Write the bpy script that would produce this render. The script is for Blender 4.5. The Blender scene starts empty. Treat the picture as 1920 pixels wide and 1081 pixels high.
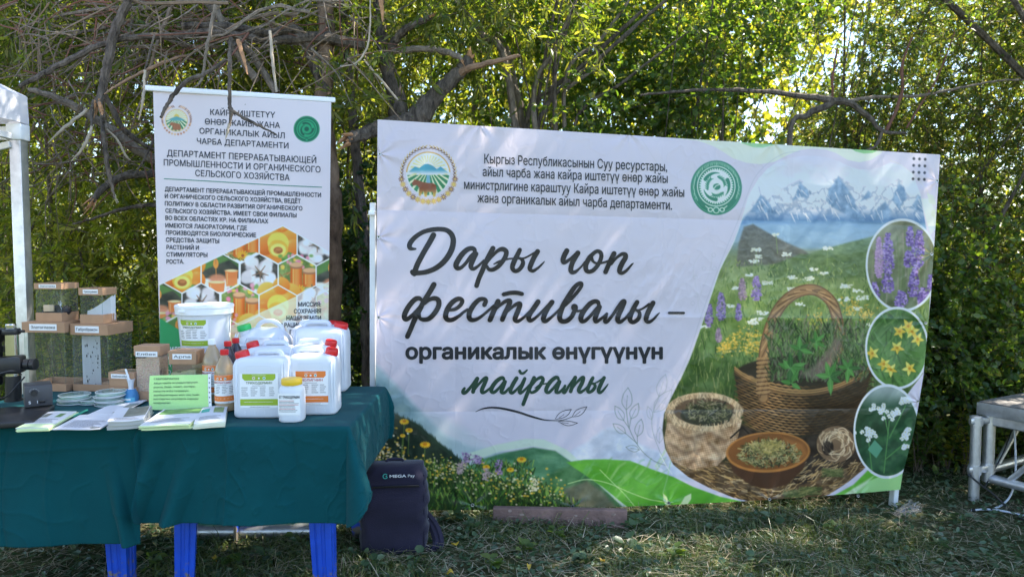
import bpy, bmesh, math, random
import numpy as np
from mathutils import Vector, Matrix
from mathutils.geometry import delaunay_2d_cdt

# ------------------------------------------------------------------ camera, world, sun, exposure
SC = bpy.context.scene
COL = SC.collection
CAMH = 1.45
PITCH = math.radians(3.3)
FPX = 1387.0
cam_d = bpy.data.cameras.new('camera'); cam_d.sensor_width = 36.0; cam_d.lens = 36.0*FPX/1920.0
cam_d.dof.use_dof = True; cam_d.dof.focus_distance = 3.5; cam_d.dof.aperture_fstop = 2.8
cam_d.clip_start = 0.05; cam_d.clip_end = 600
cam = bpy.data.objects.new('camera', cam_d); COL.objects.link(cam)
cam.location = (0, 0, CAMH); cam.rotation_euler = (math.pi/2-PITCH, 0, 0)
SC.camera = cam
SUN_AZ, SUN_EL = math.radians(65), math.radians(52)     # azimuth from +Y towards +X
w = bpy.data.worlds.new('World'); SC.world = w; w.use_nodes = True
nt = w.node_tree; nt.nodes.clear()
sky = nt.nodes.new('ShaderNodeTexSky'); sky.sky_type = 'NISHITA'; sky.sun_disc = False
sky.sun_elevation = SUN_EL; sky.sun_rotation = SUN_AZ; sky.air_density = 1.0; sky.dust_density = 0.6; sky.ozone_density = 1.8
bg = nt.nodes.new('ShaderNodeBackground'); bg.inputs[1].default_value = 0.15
wo = nt.nodes.new('ShaderNodeOutputWorld')
nt.links.new(sky.outputs[0], bg.inputs[0]); nt.links.new(bg.outputs[0], wo.inputs[0])
sun_d = bpy.data.lights.new('sun', 'SUN'); sun_d.energy = 5.0; sun_d.angle = math.radians(0.5); sun_d.color = (1.0, 0.93, 0.82)
sun = bpy.data.objects.new('sun', sun_d); COL.objects.link(sun)
SUNV = Vector((math.sin(SUN_AZ)*math.cos(SUN_EL), math.cos(SUN_AZ)*math.cos(SUN_EL), math.sin(SUN_EL)))
sun.rotation_euler = SUNV.to_track_quat('Z', 'Y').to_euler(); sun.location = SUNV*30
SC.view_settings.view_transform = 'Standard'; SC.view_settings.look = 'None'
SC.view_settings.exposure = 1.9; SC.view_settings.gamma = 1.0
SC.render.engine = 'CYCLES'
SC.cycles.max_bounces = 10; SC.cycles.diffuse_bounces = 7; SC.cycles.glossy_bounces = 3
SC.cycles.transmission_bounces = 8; SC.cycles.transparent_max_bounces = 12
SC.cycles.caustics_reflective = False; SC.cycles.caustics_refractive = False
SC.cycles.use_denoising = True
SC.cycles.sample_clamp_indirect = 6.0

# ------------------------------------------------------------------ photo pixel -> world point
_cp, _sp = math.cos(PITCH), math.sin(PITCH)
def ray(px, py):
    u = (px-960.0)/FPX; v = (540.5-py)/FPX
    return Vector((u, _cp+v*_sp, -_sp+v*_cp))
def P(px, py, Y):
    d = ray(px, py); return Vector((0, 0, CAMH))+d*(Y/d.y)
def PZ(px, py, Z):
    d = ray(px, py); return Vector((0, 0, CAMH))+d*((Z-CAMH)/d.z)
def Pn(px, py, Y):                      # the same for numpy arrays
    u = (px-960.0)/FPX; v = (540.5-py)/FPX
    dy = _cp+v*_sp; t = Y/dy
    return np.stack([u*t, dy*t, CAMH+(-_sp+v*_cp)*t], -1)
def sm(a, b, x):
    t = np.clip((x-a)/(b-a), 0, 1); return t*t*(3-2*t)
def lerp(a, b, t): return a+(b-a)*t

# ------------------------------------------------------------------ numpy value noise
def _hash(ix, iy, seed):
    h = (ix.astype(np.int64)*374761393+iy.astype(np.int64)*668265263+seed*974634777) & 0x7fffffff
    h = ((h ^ (h >> 13))*1274126177) & 0x7fffffff
    h = (h ^ (h >> 16)) & 0xffff
    return h/65535.0
def vnoise(x, y, seed=0):
    ix = np.floor(x); iy = np.floor(y); fx = x-ix; fy = y-iy
    fx = fx*fx*(3-2*fx); fy = fy*fy*(3-2*fy)
    a = _hash(ix, iy, seed); b = _hash(ix+1, iy, seed); c = _hash(ix, iy+1, seed); d = _hash(ix+1, iy+1, seed)
    return a+(b-a)*fx+(c-a)*fy+(a-b-c+d)*fx*fy
def fbm(x, y, seed=0, octv=4):
    s = 0.0; a = 0.5; t = 0.0
    for k in range(octv):
        s = s+a*vnoise(x, y, seed+k*17); t += a; a *= 0.5; x = x*2.03+5.1; y = y*2.03+1.7
    return s/t

# ------------------------------------------------------------------ mesh helpers
class MB:
    def __init__(self): self.v = []; self.f = []; self.mi = []
    def add(self, verts, faces, mi=0):
        b = len(self.v); self.v.extend([tuple(p) for p in verts])
        for f in faces: self.f.append(tuple(i+b for i in f)); self.mi.append(mi)
        return self
    def box(self, c, s, rot=None, mi=0):
        x, y, z = s[0]/2, s[1]/2, s[2]/2
        vs = [Vector(p) for p in ((-x,-y,-z),(x,-y,-z),(x,y,-z),(-x,y,-z),(-x,-y,z),(x,-y,z),(x,y,z),(-x,y,z))]
        if rot is not None: vs = [rot @ p for p in vs]
        c = Vector(c)
        return self.add([p+c for p in vs], [(0,3,2,1),(4,5,6,7),(0,1,5,4),(1,2,6,5),(2,3,7,6),(3,0,4,7)], mi)
    def rbox(self, c, s, r=0.004, seg=2, rot=None, mi=0):
        bm = bmesh.new(); bmesh.ops.create_cube(bm, size=1.0)
        for v in bm.verts: v.co = Vector((v.co.x*s[0], v.co.y*s[1], v.co.z*s[2]))
        bmesh.ops.bevel(bm, geom=bm.edges[:], offset=r, segments=seg, affect='EDGES', profile=0.5)
        bm.verts.index_update(); c = Vector(c)
        vs = [(rot @ v.co if rot is not None else v.co)+c for v in bm.verts]
        self.add(vs, [[v.index for v in f.verts] for f in bm.faces], mi); bm.free(); return self
    def tube(self, path, radii, n=8, mi=0, cap=True):
        path = [Vector(p) for p in path]
        if not hasattr(radii, '__len__'): radii = [radii]*len(path)
        rings = []; up = None
        for i, p in enumerate(path):
            t = (path[min(i+1, len(path)-1)]-path[max(i-1, 0)])
            if t.length < 1e-9: t = Vector((0, 0, 1))
            t.normalize()
            if up is None:
                up = Vector((0, 0, 1)) if abs(t.z) < 0.9 else Vector((0, 1, 0))
            a = up-t*up.dot(t)
            if a.length < 1e-6: a = t.orthogonal()
            a.normalize(); b = t.cross(a); up = a
            rings.append([p+(a*math.cos(2*math.pi*k/n)+b*math.sin(2*math.pi*k/n))*radii[i] for k in range(n)])
        return self.loft(rings, cap, mi)
    def loft(self, rings, cap=True, mi=0):
        n = len(rings[0]); vs = [p for r in rings for p in r]; fs = []
        for i in range(len(rings)-1):
            for k in range(n):
                a = i*n+k; b = i*n+(k+1) % n
                fs.append((a, b, b+n, a+n))
        if cap: fs.append(tuple(range(n-1, -1, -1))); fs.append(tuple(range((len(rings)-1)*n, len(rings)*n)))
        return self.add(vs, fs, mi)
    def lathe(self, prof, n=32, c=(0, 0, 0), mi=0, cap=True):
        return self.loft([[(c[0]+r*math.cos(2*math.pi*k/n), c[1]+r*math.sin(2*math.pi*k/n), c[2]+z) for k in range(n)] for r, z in prof], cap, mi)
    def quad(self, a, b, c, d, mi=0): return self.add([a, b, c, d], [(0, 1, 2, 3)], mi)

def rring(w, d, r, z, n=6, cx=0, cy=0):
    """a rounded rectangle ring in the xy plane"""
    out = []; r = min(r, w/2-1e-4, d/2-1e-4)
    for qx, qy, a0 in ((1, 1, 0), (-1, 1, 90), (-1, -1, 180), (1, -1, 270)):
        for k in range(n):
            a = math.radians(a0+90*k/(n-1))
            out.append((cx+qx*(w/2-r)+r*math.cos(a), cy+qy*(d/2-r)+r*math.sin(a), z))
    return out

def link_mesh(name, me, mats, parent=None):
    o = bpy.data.objects.new(name, me); COL.objects.link(o)
    for m in (mats if isinstance(mats, (list, tuple)) else [mats]): me.materials.append(m)
    if parent is not None: o.parent = parent
    return o
def obj(name, mb, mats, parent=None, off=None, smooth=True, ang=38):
    me = bpy.data.meshes.new(name)
    vs = mb.v if off is None else [(a-off[0], b-off[1], c-off[2]) for a, b, c in mb.v]
    me.from_pydata(vs, [], mb.f)
    if any(mb.mi): me.polygons.foreach_set('material_index', mb.mi)
    if smooth:
        me.polygons.foreach_set('use_smooth', [True]*len(me.polygons)); me.set_sharp_from_angle(angle=math.radians(ang))
    me.update()
    return link_mesh(name, me, mats, parent)
def np_mesh(name, verts, faces, smooth=False, mi=None):
    me = bpy.data.meshes.new(name); verts = np.ascontiguousarray(verts, np.float32); faces = np.ascontiguousarray(faces, np.int32)
    k = faces.shape[1]; m = len(faces)
    me.vertices.add(len(verts)); me.vertices.foreach_set('co', verts.ravel())
    me.loops.add(m*k); me.loops.foreach_set('vertex_index', faces.ravel())
    me.polygons.add(m); me.polygons.foreach_set('loop_start', np.arange(0, m*k, k, dtype=np.int32))
    if smooth: me.polygons.foreach_set('use_smooth', np.ones(m, bool))
    if mi is not None: me.polygons.foreach_set('material_index', np.asarray(mi, np.int32))
    me.update(calc_edges=True); return me
def tag(o, label=None, cat=None, group=None, kind=None):
    if label: o['label'] = label
    if cat: o['category'] = cat
    if group: o['group'] = group
    if kind: o['kind'] = kind
    return o
def thing(name, label, cat, loc=(0, 0, 0), rz=0.0, group=None):
    o = bpy.data.objects.new(name, None); COL.objects.link(o); o.empty_display_size = 0.1
    o.location = loc; o.rotation_euler = (0, 0, rz)
    return tag(o, label, cat, group)
def dup(o, parent=None, loc=None, rz=None):
    kids = [c for c in o.children]
    c = o.copy(); COL.objects.link(c); c.parent = parent
    for k in kids: dup(k, c)
    if loc is not None: c.location = loc
    if rz is not None: c.rotation_euler = (0, 0, rz)
    return c

# ------------------------------------------------------------------ materials
def lin(c):
    c = np.asarray(c, float); return np.where(c <= 0.04045, c/12.92, ((c+0.055)/1.055)**2.4)
def H(r, g, b): return tuple(float(x) for x in lin(np.array([r, g, b])/255.0))
def mat(name, col, rough=0.5, metal=0.0, spec=0.5, bump=0.0, bscale=60.0, var=0.0, vscale=8.0, trans=0.0, transl=0.0, ior=1.45, sheen=0.0, alpha=1.0):
    m = bpy.data.materials.new(name); m.use_nodes = True; t = m.node_tree
    b = t.nodes['Principled BSDF']
    b.inputs['Base Color'].default_value = (*col, 1); b.inputs['Roughness'].default_value = rough; b.inputs['Metallic'].default_value = metal
    b.inputs['Specular IOR Level'].default_value = spec; b.inputs['Transmission Weight'].default_value = trans; b.inputs['IOR'].default_value = ior
    b.inputs['Sheen Weight'].default_value = sheen; b.inputs['Alpha'].default_value = alpha
    if var or bump:
        tc = t.nodes.new('ShaderNodeTexCoord')
    if var:
        n = t.nodes.new('ShaderNodeTexNoise'); n.inputs['Scale'].default_value = vscale; n.inputs['Detail'].default_value = 6; n.inputs['Roughness'].default_value = 0.65
        t.links.new(tc.outputs['Object'], n.inputs['Vector'])
        mr = t.nodes.new('ShaderNodeMapRange'); mr.inputs[1].default_value = 0.3; mr.inputs[2].default_value = 0.7; mr.inputs[3].default_value = 1-var; mr.inputs[4].default_value = 1+var
        t.links.new(n.outputs['Fac'], mr.inputs[0])
        mx = t.nodes.new('ShaderNodeMix'); mx.data_type = 'RGBA'; mx.blend_type = 'MULTIPLY'; mx.inputs[0].default_value = 1
        mx.inputs[6].default_value = (*col, 1); t.links.new(mr.outputs[0], mx.inputs[7]); t.links.new(mx.outputs[2], b.inputs['Base Color'])
        m['_mix'] = mx.name
    if bump:
        n2 = t.nodes.new('ShaderNodeTexNoise'); n2.inputs['Scale'].default_value = bscale; n2.inputs['Detail'].default_value = 5
        t.links.new(tc.outputs['Object'], n2.inputs['Vector'])
        bp = t.nodes.new('ShaderNodeBump'); bp.inputs['Strength'].default_value = bump; bp.inputs['Distance'].default_value = 0.01
        t.links.new(n2.outputs['Fac'], bp.inputs['Height']); t.links.new(bp.outputs[0], b.inputs['Normal'])
    if transl:
        tr = t.nodes.new('ShaderNodeBsdfTranslucent'); ms = t.nodes.new('ShaderNodeMixShader'); ms.inputs[0].default_value = transl
        out = t.nodes['Material Output']
        if var: t.links.new(mx.outputs[2], tr.inputs[0])
        else: tr.inputs[0].default_value = (*col, 1)
        t.links.new(b.outputs[0], ms.inputs[1]); t.links.new(tr.outputs[0], ms.inputs[2]); t.links.new(ms.outputs[0], out.inputs[0])
    return m
def mat_print(name, rough=0.34, transl=0.3, spec=0.4):
    """vinyl whose ink colour is a colour attribute of its own mesh"""
    m = bpy.data.materials.new(name); m.use_nodes = True; t = m.node_tree; b = t.nodes['Principled BSDF']
    a = t.nodes.new('ShaderNodeAttribute'); a.attribute_name = 'ink'
    t.links.new(a.outputs['Color'], b.inputs['Base Color']); b.inputs['Roughness'].default_value = rough; b.inputs['Specular IOR Level'].default_value = spec
    tr = t.nodes.new('ShaderNodeBsdfTranslucent'); t.links.new(a.outputs['Color'], tr.inputs[0])
    ms = t.nodes.new('ShaderNodeMixShader'); ms.inputs[0].default_value = transl
    t.links.new(b.outputs[0], ms.inputs[1]); t.links.new(tr.outputs[0], ms.inputs[2]); t.links.new(ms.outputs[0], t.nodes['Material Output'].inputs[0])
    return m
def mat_leaf(name, ramp, transl=0.45, tcol=(2.5, 2.3, 0.6), rough=0.38, spec=0.5):
    """foliage: each leaf takes its own tone from the ramp; light also passes through it"""
    m = bpy.data.materials.new(name); m.use_nodes = True; t = m.node_tree; b = t.nodes['Principled BSDF']
    g = t.nodes.new('ShaderNodeNewGeometry'); r = t.nodes.new('ShaderNodeValToRGB')
    t.links.new(g.outputs['Random Per Island'], r.inputs[0])
    els = r.color_ramp.elements
    while len(els) < len(ramp): els.new(0.5)
    for e, (p, c) in zip(els, ramp): e.position = p; e.color = (*c, 1)
    t.links.new(r.outputs[0], b.inputs['Base Color']); b.inputs['Roughness'].default_value = rough; b.inputs['Specular IOR Level'].default_value = spec
    mx = t.nodes.new('ShaderNodeMix'); mx.data_type = 'RGBA'; mx.blend_type = 'MULTIPLY'; mx.inputs[0].default_value = 1
    t.links.new(r.outputs[0], mx.inputs[6]); mx.inputs[7].default_value = (*tcol, 1)
    tr = t.nodes.new('ShaderNodeBsdfTranslucent'); t.links.new(mx.outputs[2], tr.inputs[0])
    ms = t.nodes.new('ShaderNodeMixShader'); ms.inputs[0].default_value = transl
    t.links.new(b.outputs[0], ms.inputs[1]); t.links.new(tr.outputs[0], ms.inputs[2]); t.links.new(ms.outputs[0], t.nodes['Material Output'].inputs[0])
    return m
def mat_bark(name, c1, c2, scale=18.0, stretch=0.25, bump=0.6):
    m = bpy.data.materials.new(name); m.use_nodes = True; t = m.node_tree; b = t.nodes['Principled BSDF']
    tc = t.nodes.new('ShaderNodeTexCoord'); mp = t.nodes.new('ShaderNodeMapping'); mp.inputs['Scale'].default_value = (1, 1, stretch)
    n = t.nodes.new('ShaderNodeTexNoise'); n.inputs['Scale'].default_value = scale; n.inputs['Detail'].default_value = 8; n.inputs['Roughness'].default_value = 0.7
    t.links.new(tc.outputs['Object'], mp.inputs[0]); t.links.new(mp.outputs[0], n.inputs['Vector'])
    r = t.nodes.new('ShaderNodeValToRGB'); r.color_ramp.elements[0].position = 0.35; r.color_ramp.elements[1].position = 0.68
    r.color_ramp.elements[0].color = (*c1, 1); r.color_ramp.elements[1].color = (*c2, 1)
    t.links.new(n.outputs['Fac'], r.inputs[0]); t.links.new(r.outputs[0], b.inputs['Base Color']); b.inputs['Roughness'].default_value = 0.85
    b.inputs['Specular IOR Level'].default_value = 0.2
    bp = t.nodes.new('ShaderNodeBump'); bp.inputs['Strength'].default_value = bump; bp.inputs['Distance'].default_value = 0.02
    t.links.new(n.outputs['Fac'], bp.inputs['Height']); t.links.new(bp.outputs[0], b.inputs['Normal'])
    return m

# ------------------------------------------------------------------ flat lettering
_tc = {}
def text2d(s, bold=0.0):
    """outlines of the built-in font, filled: verts (x, y, layer), triangles"""
    k = (s, bold)
    if k not in _tc:
        cu = bpy.data.curves.new('tmp', 'FONT'); cu.body = s; cu.size = 1.0; cu.resolution_u = 3; cu.fill_mode = 'NONE'
        o = bpy.data.objects.new('tmp', cu); COL.objects.link(o)
        me = bpy.data.meshes.new_from_object(o.evaluated_get(bpy.context.evaluated_depsgraph_get()))
        co = [(a.co.x, a.co.y) for a in me.vertices]; nb = {}
        for e in me.edges:
            x, y = e.vertices; nb.setdefault(x, []).append(y); nb.setdefault(y, []).append(x)
        seen = set(); loops = []
        for i in nb:
            if i in seen: continue
            lp = [i]; seen.add(i)
            while True:
                j = [q for q in nb[lp[-1]] if q not in seen]
                if not j: break
                lp.append(j[0]); seen.add(j[0])
            if len(lp) > 2: loops.append([co[q] for q in lp])
        pts, eds = [], []
        for p in loops:
            b0 = len(pts); pts += [Vector(q) for q in p]; eds += [(b0+i, b0+(i+1) % len(p)) for i in range(len(p))]
        cv, _, cf = delaunay_2d_cdt(pts, eds, [], 0, 1e-6)[:3]
        cv = np.array([q[:] for q in cv]); cf = np.array([f for f in cf]); ce = cv[cf].mean(1); wn = np.zeros(len(ce), int)
        for i, j in eds:                                            # keep what the outlines wind round
            (x1, y1), (x2, y2) = pts[i], pts[j]
            if y1 == y2: continue
            xc = (x2-x1)*(ce[:, 1]-y1)/(y2-y1)+x1; wn += ((y1 <= ce[:, 1]) & (y2 > ce[:, 1]) & (ce[:, 0] < xc)).astype(int)-((y1 > ce[:, 1]) & (y2 <= ce[:, 1]) & (ce[:, 0] < xc)).astype(int)
        cf = cf[wn != 0]; V, F = [], []
        for c in range(9 if bold else 1):                           # heavier weights: copies shifted all round, each a hair in front of the last
            a = c*math.pi/4; dx, dy = (bold*math.cos(a), bold*math.sin(a)) if c < 8 and bold else (0, 0); b0 = len(V)
            V += [(x+dx, y+dy, 3*c) for x, y in cv]; F += [tuple(int(x)+b0 for x in t) for t in cf]
        bpy.data.objects.remove(o); bpy.data.curves.remove(cu); bpy.data.meshes.remove(me)
        _tc[k] = (np.array(V), F)
    return _tc[k]
CAPH = 0.728
def fit_text(s, x0, x1, yb0, yb1, cap, bold=0.0, shear=0.0):
    """lettering laid between x0 and x1 with y running downwards, baseline from yb0 to yb1"""
    v, f = text2d(s, bold); lo, hi = v[:, 0].min(), v[:, 0].max()
    t = (v[:, 0]-lo)/(hi-lo); h = v[:, 1]/CAPH*cap
    return np.stack([lerp(x0, x1, t)+shear*h, lerp(yb0, yb1, t)-h, v[:, 2]], 1), f
def split_flat(v, f, lim):
    """cut flat faces into small ones so that they can follow a creased sheet"""
    bm = bmesh.new(); vs = [bm.verts.new(a) for a in v]
    for q in f:
        try: bm.faces.new([vs[i] for i in q])
        except ValueError: pass
    for _ in range(5):
        es = [e for e in bm.edges if e.calc_length() > lim]
        if not es: break
        bmesh.ops.subdivide_edges(bm, edges=es, cuts=1); bmesh.ops.triangulate(bm, faces=[q for q in bm.faces if len(q.verts) > 3])
    bm.verts.index_update(); out = np.array([a.co[:] for a in bm.verts]), [[a.index for a in q.verts] for q in bm.faces]
    bm.free(); return out
def put_text(mb, items, surf, lim=None):
    """items: argument tuples of fit_text; surf(xy array, lift array) gives the 3D points"""
    for it in items:
        v, f = fit_text(*it)
        if lim: v, f = split_flat(v, f, lim)
        mb.add([tuple(p) for p in surf(v[:, :2], v[:, 2]*-.00004)], f)

# ------------------------------------------------------------------ ink canvas (numpy raster kept in memory as a mesh colour attribute)
class Canvas:
    def __init__(s, x0, y0, x1, y1, S=1.5, base=(1, 1, 1)):
        s.x0, s.y0, s.S = x0, y0, S; s.W = int((x1-x0)*S); s.Hh = int((y1-y0)*S)
        s.a = np.ones((s.Hh, s.W, 3))*np.array(base)
    def win(s, xa, ya, xb, yb):
        i0 = max(0, int((xa-s.x0)*s.S)-2); i1 = min(s.W, int((xb-s.x0)*s.S)+3); j0 = max(0, int((ya-s.y0)*s.S)-2); j1 = min(s.Hh, int((yb-s.y0)*s.S)+3)
        if i0 >= i1 or j0 >= j1: return None
        X, Y = np.meshgrid((np.arange(i0, i1)+.5)/s.S+s.x0, (np.arange(j0, j1)+.5)/s.S+s.y0)
        return s.a[j0:j1, i0:i1], X, Y
    def blend(s, A, m, col):
        col = np.asarray(col, float)/255.0 if not callable(col) else col
        A += (col-A)*m[..., None]
    def _c(s, col, X, Y): return col(X, Y)/255.0 if callable(col) else np.asarray(col, float)/255.0
    def poly(s, pts, col, alpha=1.0, soft=0.7, clip=None):
        p = np.asarray(pts, float); w = s.win(p[:, 0].min()-soft, p[:, 1].min()-soft, p[:, 0].max()+soft, p[:, 1].max()+soft)
        if w is None: return
        A, X, Y = w; m = s.pmask(p, X, Y, soft)*alpha
        if clip is not None: m = m*clip(X, Y)
        A += (s._c(col, X, Y)-A)*m[..., None]
    @staticmethod
    def pmask(p, X, Y, soft=0.7):
        ins = np.zeros(X.shape, bool); d2 = np.full(X.shape, 1e9)
        for i in range(len(p)):
            x1, y1 = p[i]; x2, y2 = p[(i+1) % len(p)]
            if y1 != y2:
                c = ((y1 > Y) != (y2 > Y)) & (X < (x2-x1)*(Y-y1)/(y2-y1)+x1); ins ^= c
            dx, dy = x2-x1, y2-y1; L = dx*dx+dy*dy+1e-9
            t = np.clip(((X-x1)*dx+(Y-y1)*dy)/L, 0, 1); d2 = np.minimum(d2, (X-x1-t*dx)**2+(Y-y1-t*dy)**2)
        d = np.sqrt(d2); return np.clip(0.5+np.where(ins, d, -d)/(2*soft), 0, 1)
    def ell(s, cx, cy, rx, ry, col, alpha=1.0, soft=0.7, rot=0.0, clip=None):
        R = max(rx, ry)+soft*2; w = s.win(cx-R, cy-R, cx+R, cy+R)
        if w is None: return
        A, X, Y = w; c, n = math.cos(rot), math.sin(rot); u = (X-cx)*c+(Y-cy)*n; v = -(X-cx)*n+(Y-cy)*c
        q = np.sqrt((u/rx)**2+(v/ry)**2); d = (1-q)*min(rx, ry)
        m = np.clip(0.5+d/(2*soft), 0, 1)*alpha
        if clip is not None: m = m*clip(X, Y)
        A += (s._c(col, X, Y)-A)*m[..., None]
    def ring(s, cx, cy, rx, ry, wd, col, alpha=1.0, clip=None):
        w = s.win(cx-rx-wd, cy-ry-wd, cx+rx+wd, cy+ry+wd)
        if w is None: return
        A, X, Y = w; q = np.sqrt(((X-cx)/rx)**2+((Y-cy)/ry)**2); d = np.abs(q-1)*(rx+ry)/2
        m = np.clip(0.5+(wd/2-d)/1.2, 0, 1)*alpha
        if clip is not None: m = m*clip(X, Y)
        A += (s._c(col, X, Y)-A)*m[..., None]
    def line(s, pts, wd, col, alpha=1.0, soft=0.6, clip=None):
        p = np.asarray(pts, float); wd = np.broadcast_to(np.asarray(wd, float), (len(p),)); M = wd.max()/2+soft*2
        w = s.win(p[:, 0].min()-M, p[:, 1].min()-M, p[:, 0].max()+M, p[:, 1].max()+M)
        if w is None: return
        A, X, Y = w; best = np.full(X.shape, -1e9)
        for i in range(len(p)-1):
            x1, y1 = p[i]; dx, dy = p[i+1]-p[i]; t = np.clip(((X-x1)*dx+(Y-y1)*dy)/(dx*dx+dy*dy+1e-9), 0, 1)
            best = np.maximum(best, lerp(wd[i], wd[i+1], t)/2-np.hypot(X-x1-t*dx, Y-y1-t*dy))
        m = np.clip(0.5+best/(2*soft), 0, 1)*alpha
        if clip is not None: m = m*clip(X, Y)
        A += (s._c(col, X, Y)-A)*m[..., None]
    def shade(s, fn, xa, ya, xb, yb):
        w = s.win(xa, ya, xb, yb); A, X, Y = w; A[...] = fn(A, X, Y)
    def sample(s, px, py):
        u = np.clip((px-s.x0)*s.S-.5, 0, s.W-1.001); v = np.clip((py-s.y0)*s.S-.5, 0, s.Hh-1.001)
        i = u.astype(int); j = v.astype(int); fu = (u-i)[..., None]; fv = (v-j)[..., None]
        a = s.a; return (a[j, i]*(1-fu)+a[j, i+1]*fu)*(1-fv)+(a[j+1, i]*(1-fu)+a[j+1, i+1]*fu)*fv
def smooth_path(pts, k=6):
    """Catmull-Rom through rows of any width"""
    p = np.asarray(pts, float); q = np.vstack([2*p[0]-p[1], p, 2*p[-1]-p[-2]]); out = []
    for i in range(1, len(q)-2):
        for t in np.arange(k)/k:
            a, b, c, d = q[i-1], q[i], q[i+1], q[i+2]
            out.append(0.5*((2*b)+(c-a)*t+(2*a-5*b+4*c-d)*t*t+(3*b-a-3*c+d)*t**3))
    out.append(p[-1]); return np.array(out)
def ribbon2d(pts):
    """a brush stroke: rows x, y, width -> 2D vertices and faces with round ends"""
    q = smooth_path(pts, 6); xy = q[:, :2]; wd = np.maximum(q[:, 2], 0.3)/2
    t = np.gradient(xy, axis=0); t /= np.linalg.norm(t, axis=1)[:, None]+1e-9; n = np.stack([-t[:, 1], t[:, 0]], 1)
    v = []; f = []
    for i in range(len(xy)): v += [xy[i]+n[i]*wd[i], xy[i]-n[i]*wd[i]]
    for i in range(len(xy)-1): f.append((2*i, 2*i+1, 2*i+3, 2*i+2))
    for e, sg in ((0, -1), (len(xy)-1, 1)):
        b = len(v)
        for k in range(1, 6):
            a = math.pi*k/6; v.append(xy[e]+n[e]*wd[e]*math.cos(a)+sg*t[e]*wd[e]*math.sin(a))
        f.append((2*e,)+tuple(range(b, b+5))+(2*e+1,))
    return np.array(v), f
WSEEN = lin(np.array([200, 214, 235])/255.0)
def ink(c):
    """what the print must reflect so that it reads as colour c under the shade's bluish light"""
    return np.clip(lin(np.clip(c, 0, 1))/WSEEN*0.80, 0.004, 0.82)
def ink_mesh(name, V, C, nu, nv):
    """grid of nu x nv points with ink colours"""
    j, i = np.meshgrid(np.arange(nv-1), np.arange(nu-1), indexing='ij'); a = (j*nu+i).ravel()
    me = np_mesh(name, V.reshape(-1, 3), np.stack([a, a+nu, a+nu+1, a+1], 1), smooth=True)
    at = me.color_attributes.new('ink', 'FLOAT_COLOR', 'POINT')
    c4 = np.ones((nu*nv, 4), np.float32); c4[:, :3] = C.reshape(-1, 3); at.data.foreach_set('color', c4.ravel()); return me

M = {}
M['white_plastic'] = mat('white_plastic', (0.80, 0.81, 0.82), 0.35, spec=0.4)
M['grey_metal'] = mat('grey_metal', (0.55, 0.55, 0.56), 0.35, metal=0.85, var=0.12, vscale=30)
M['alu'] = mat('alu', (0.62, 0.62, 0.63), 0.38, metal=0.8, var=0.15, vscale=25, bump=0.05, bscale=90)
M['white_metal'] = mat('white_metal', (0.70, 0.70, 0.69), 0.4, var=0.08, vscale=12)
M['dark_ink'] = mat('dark_ink', (0.022, 0.024, 0.032), 0.3, spec=0.45, transl=0.2)
M['script_ink'] = mat('script_ink', (0.030, 0.027, 0.028), 0.30, spec=0.5, transl=0.35)
M['green_ink'] = mat('green_ink', (0.030, 0.075, 0.048), 0.30, spec=0.5, transl=0.3)
M['white_ink'] = mat('white_ink', (0.75, 0.75, 0.75), 0.4)
M['label_ink'] = mat('label_ink', (0.06, 0.06, 0.065), 0.5)
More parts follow.
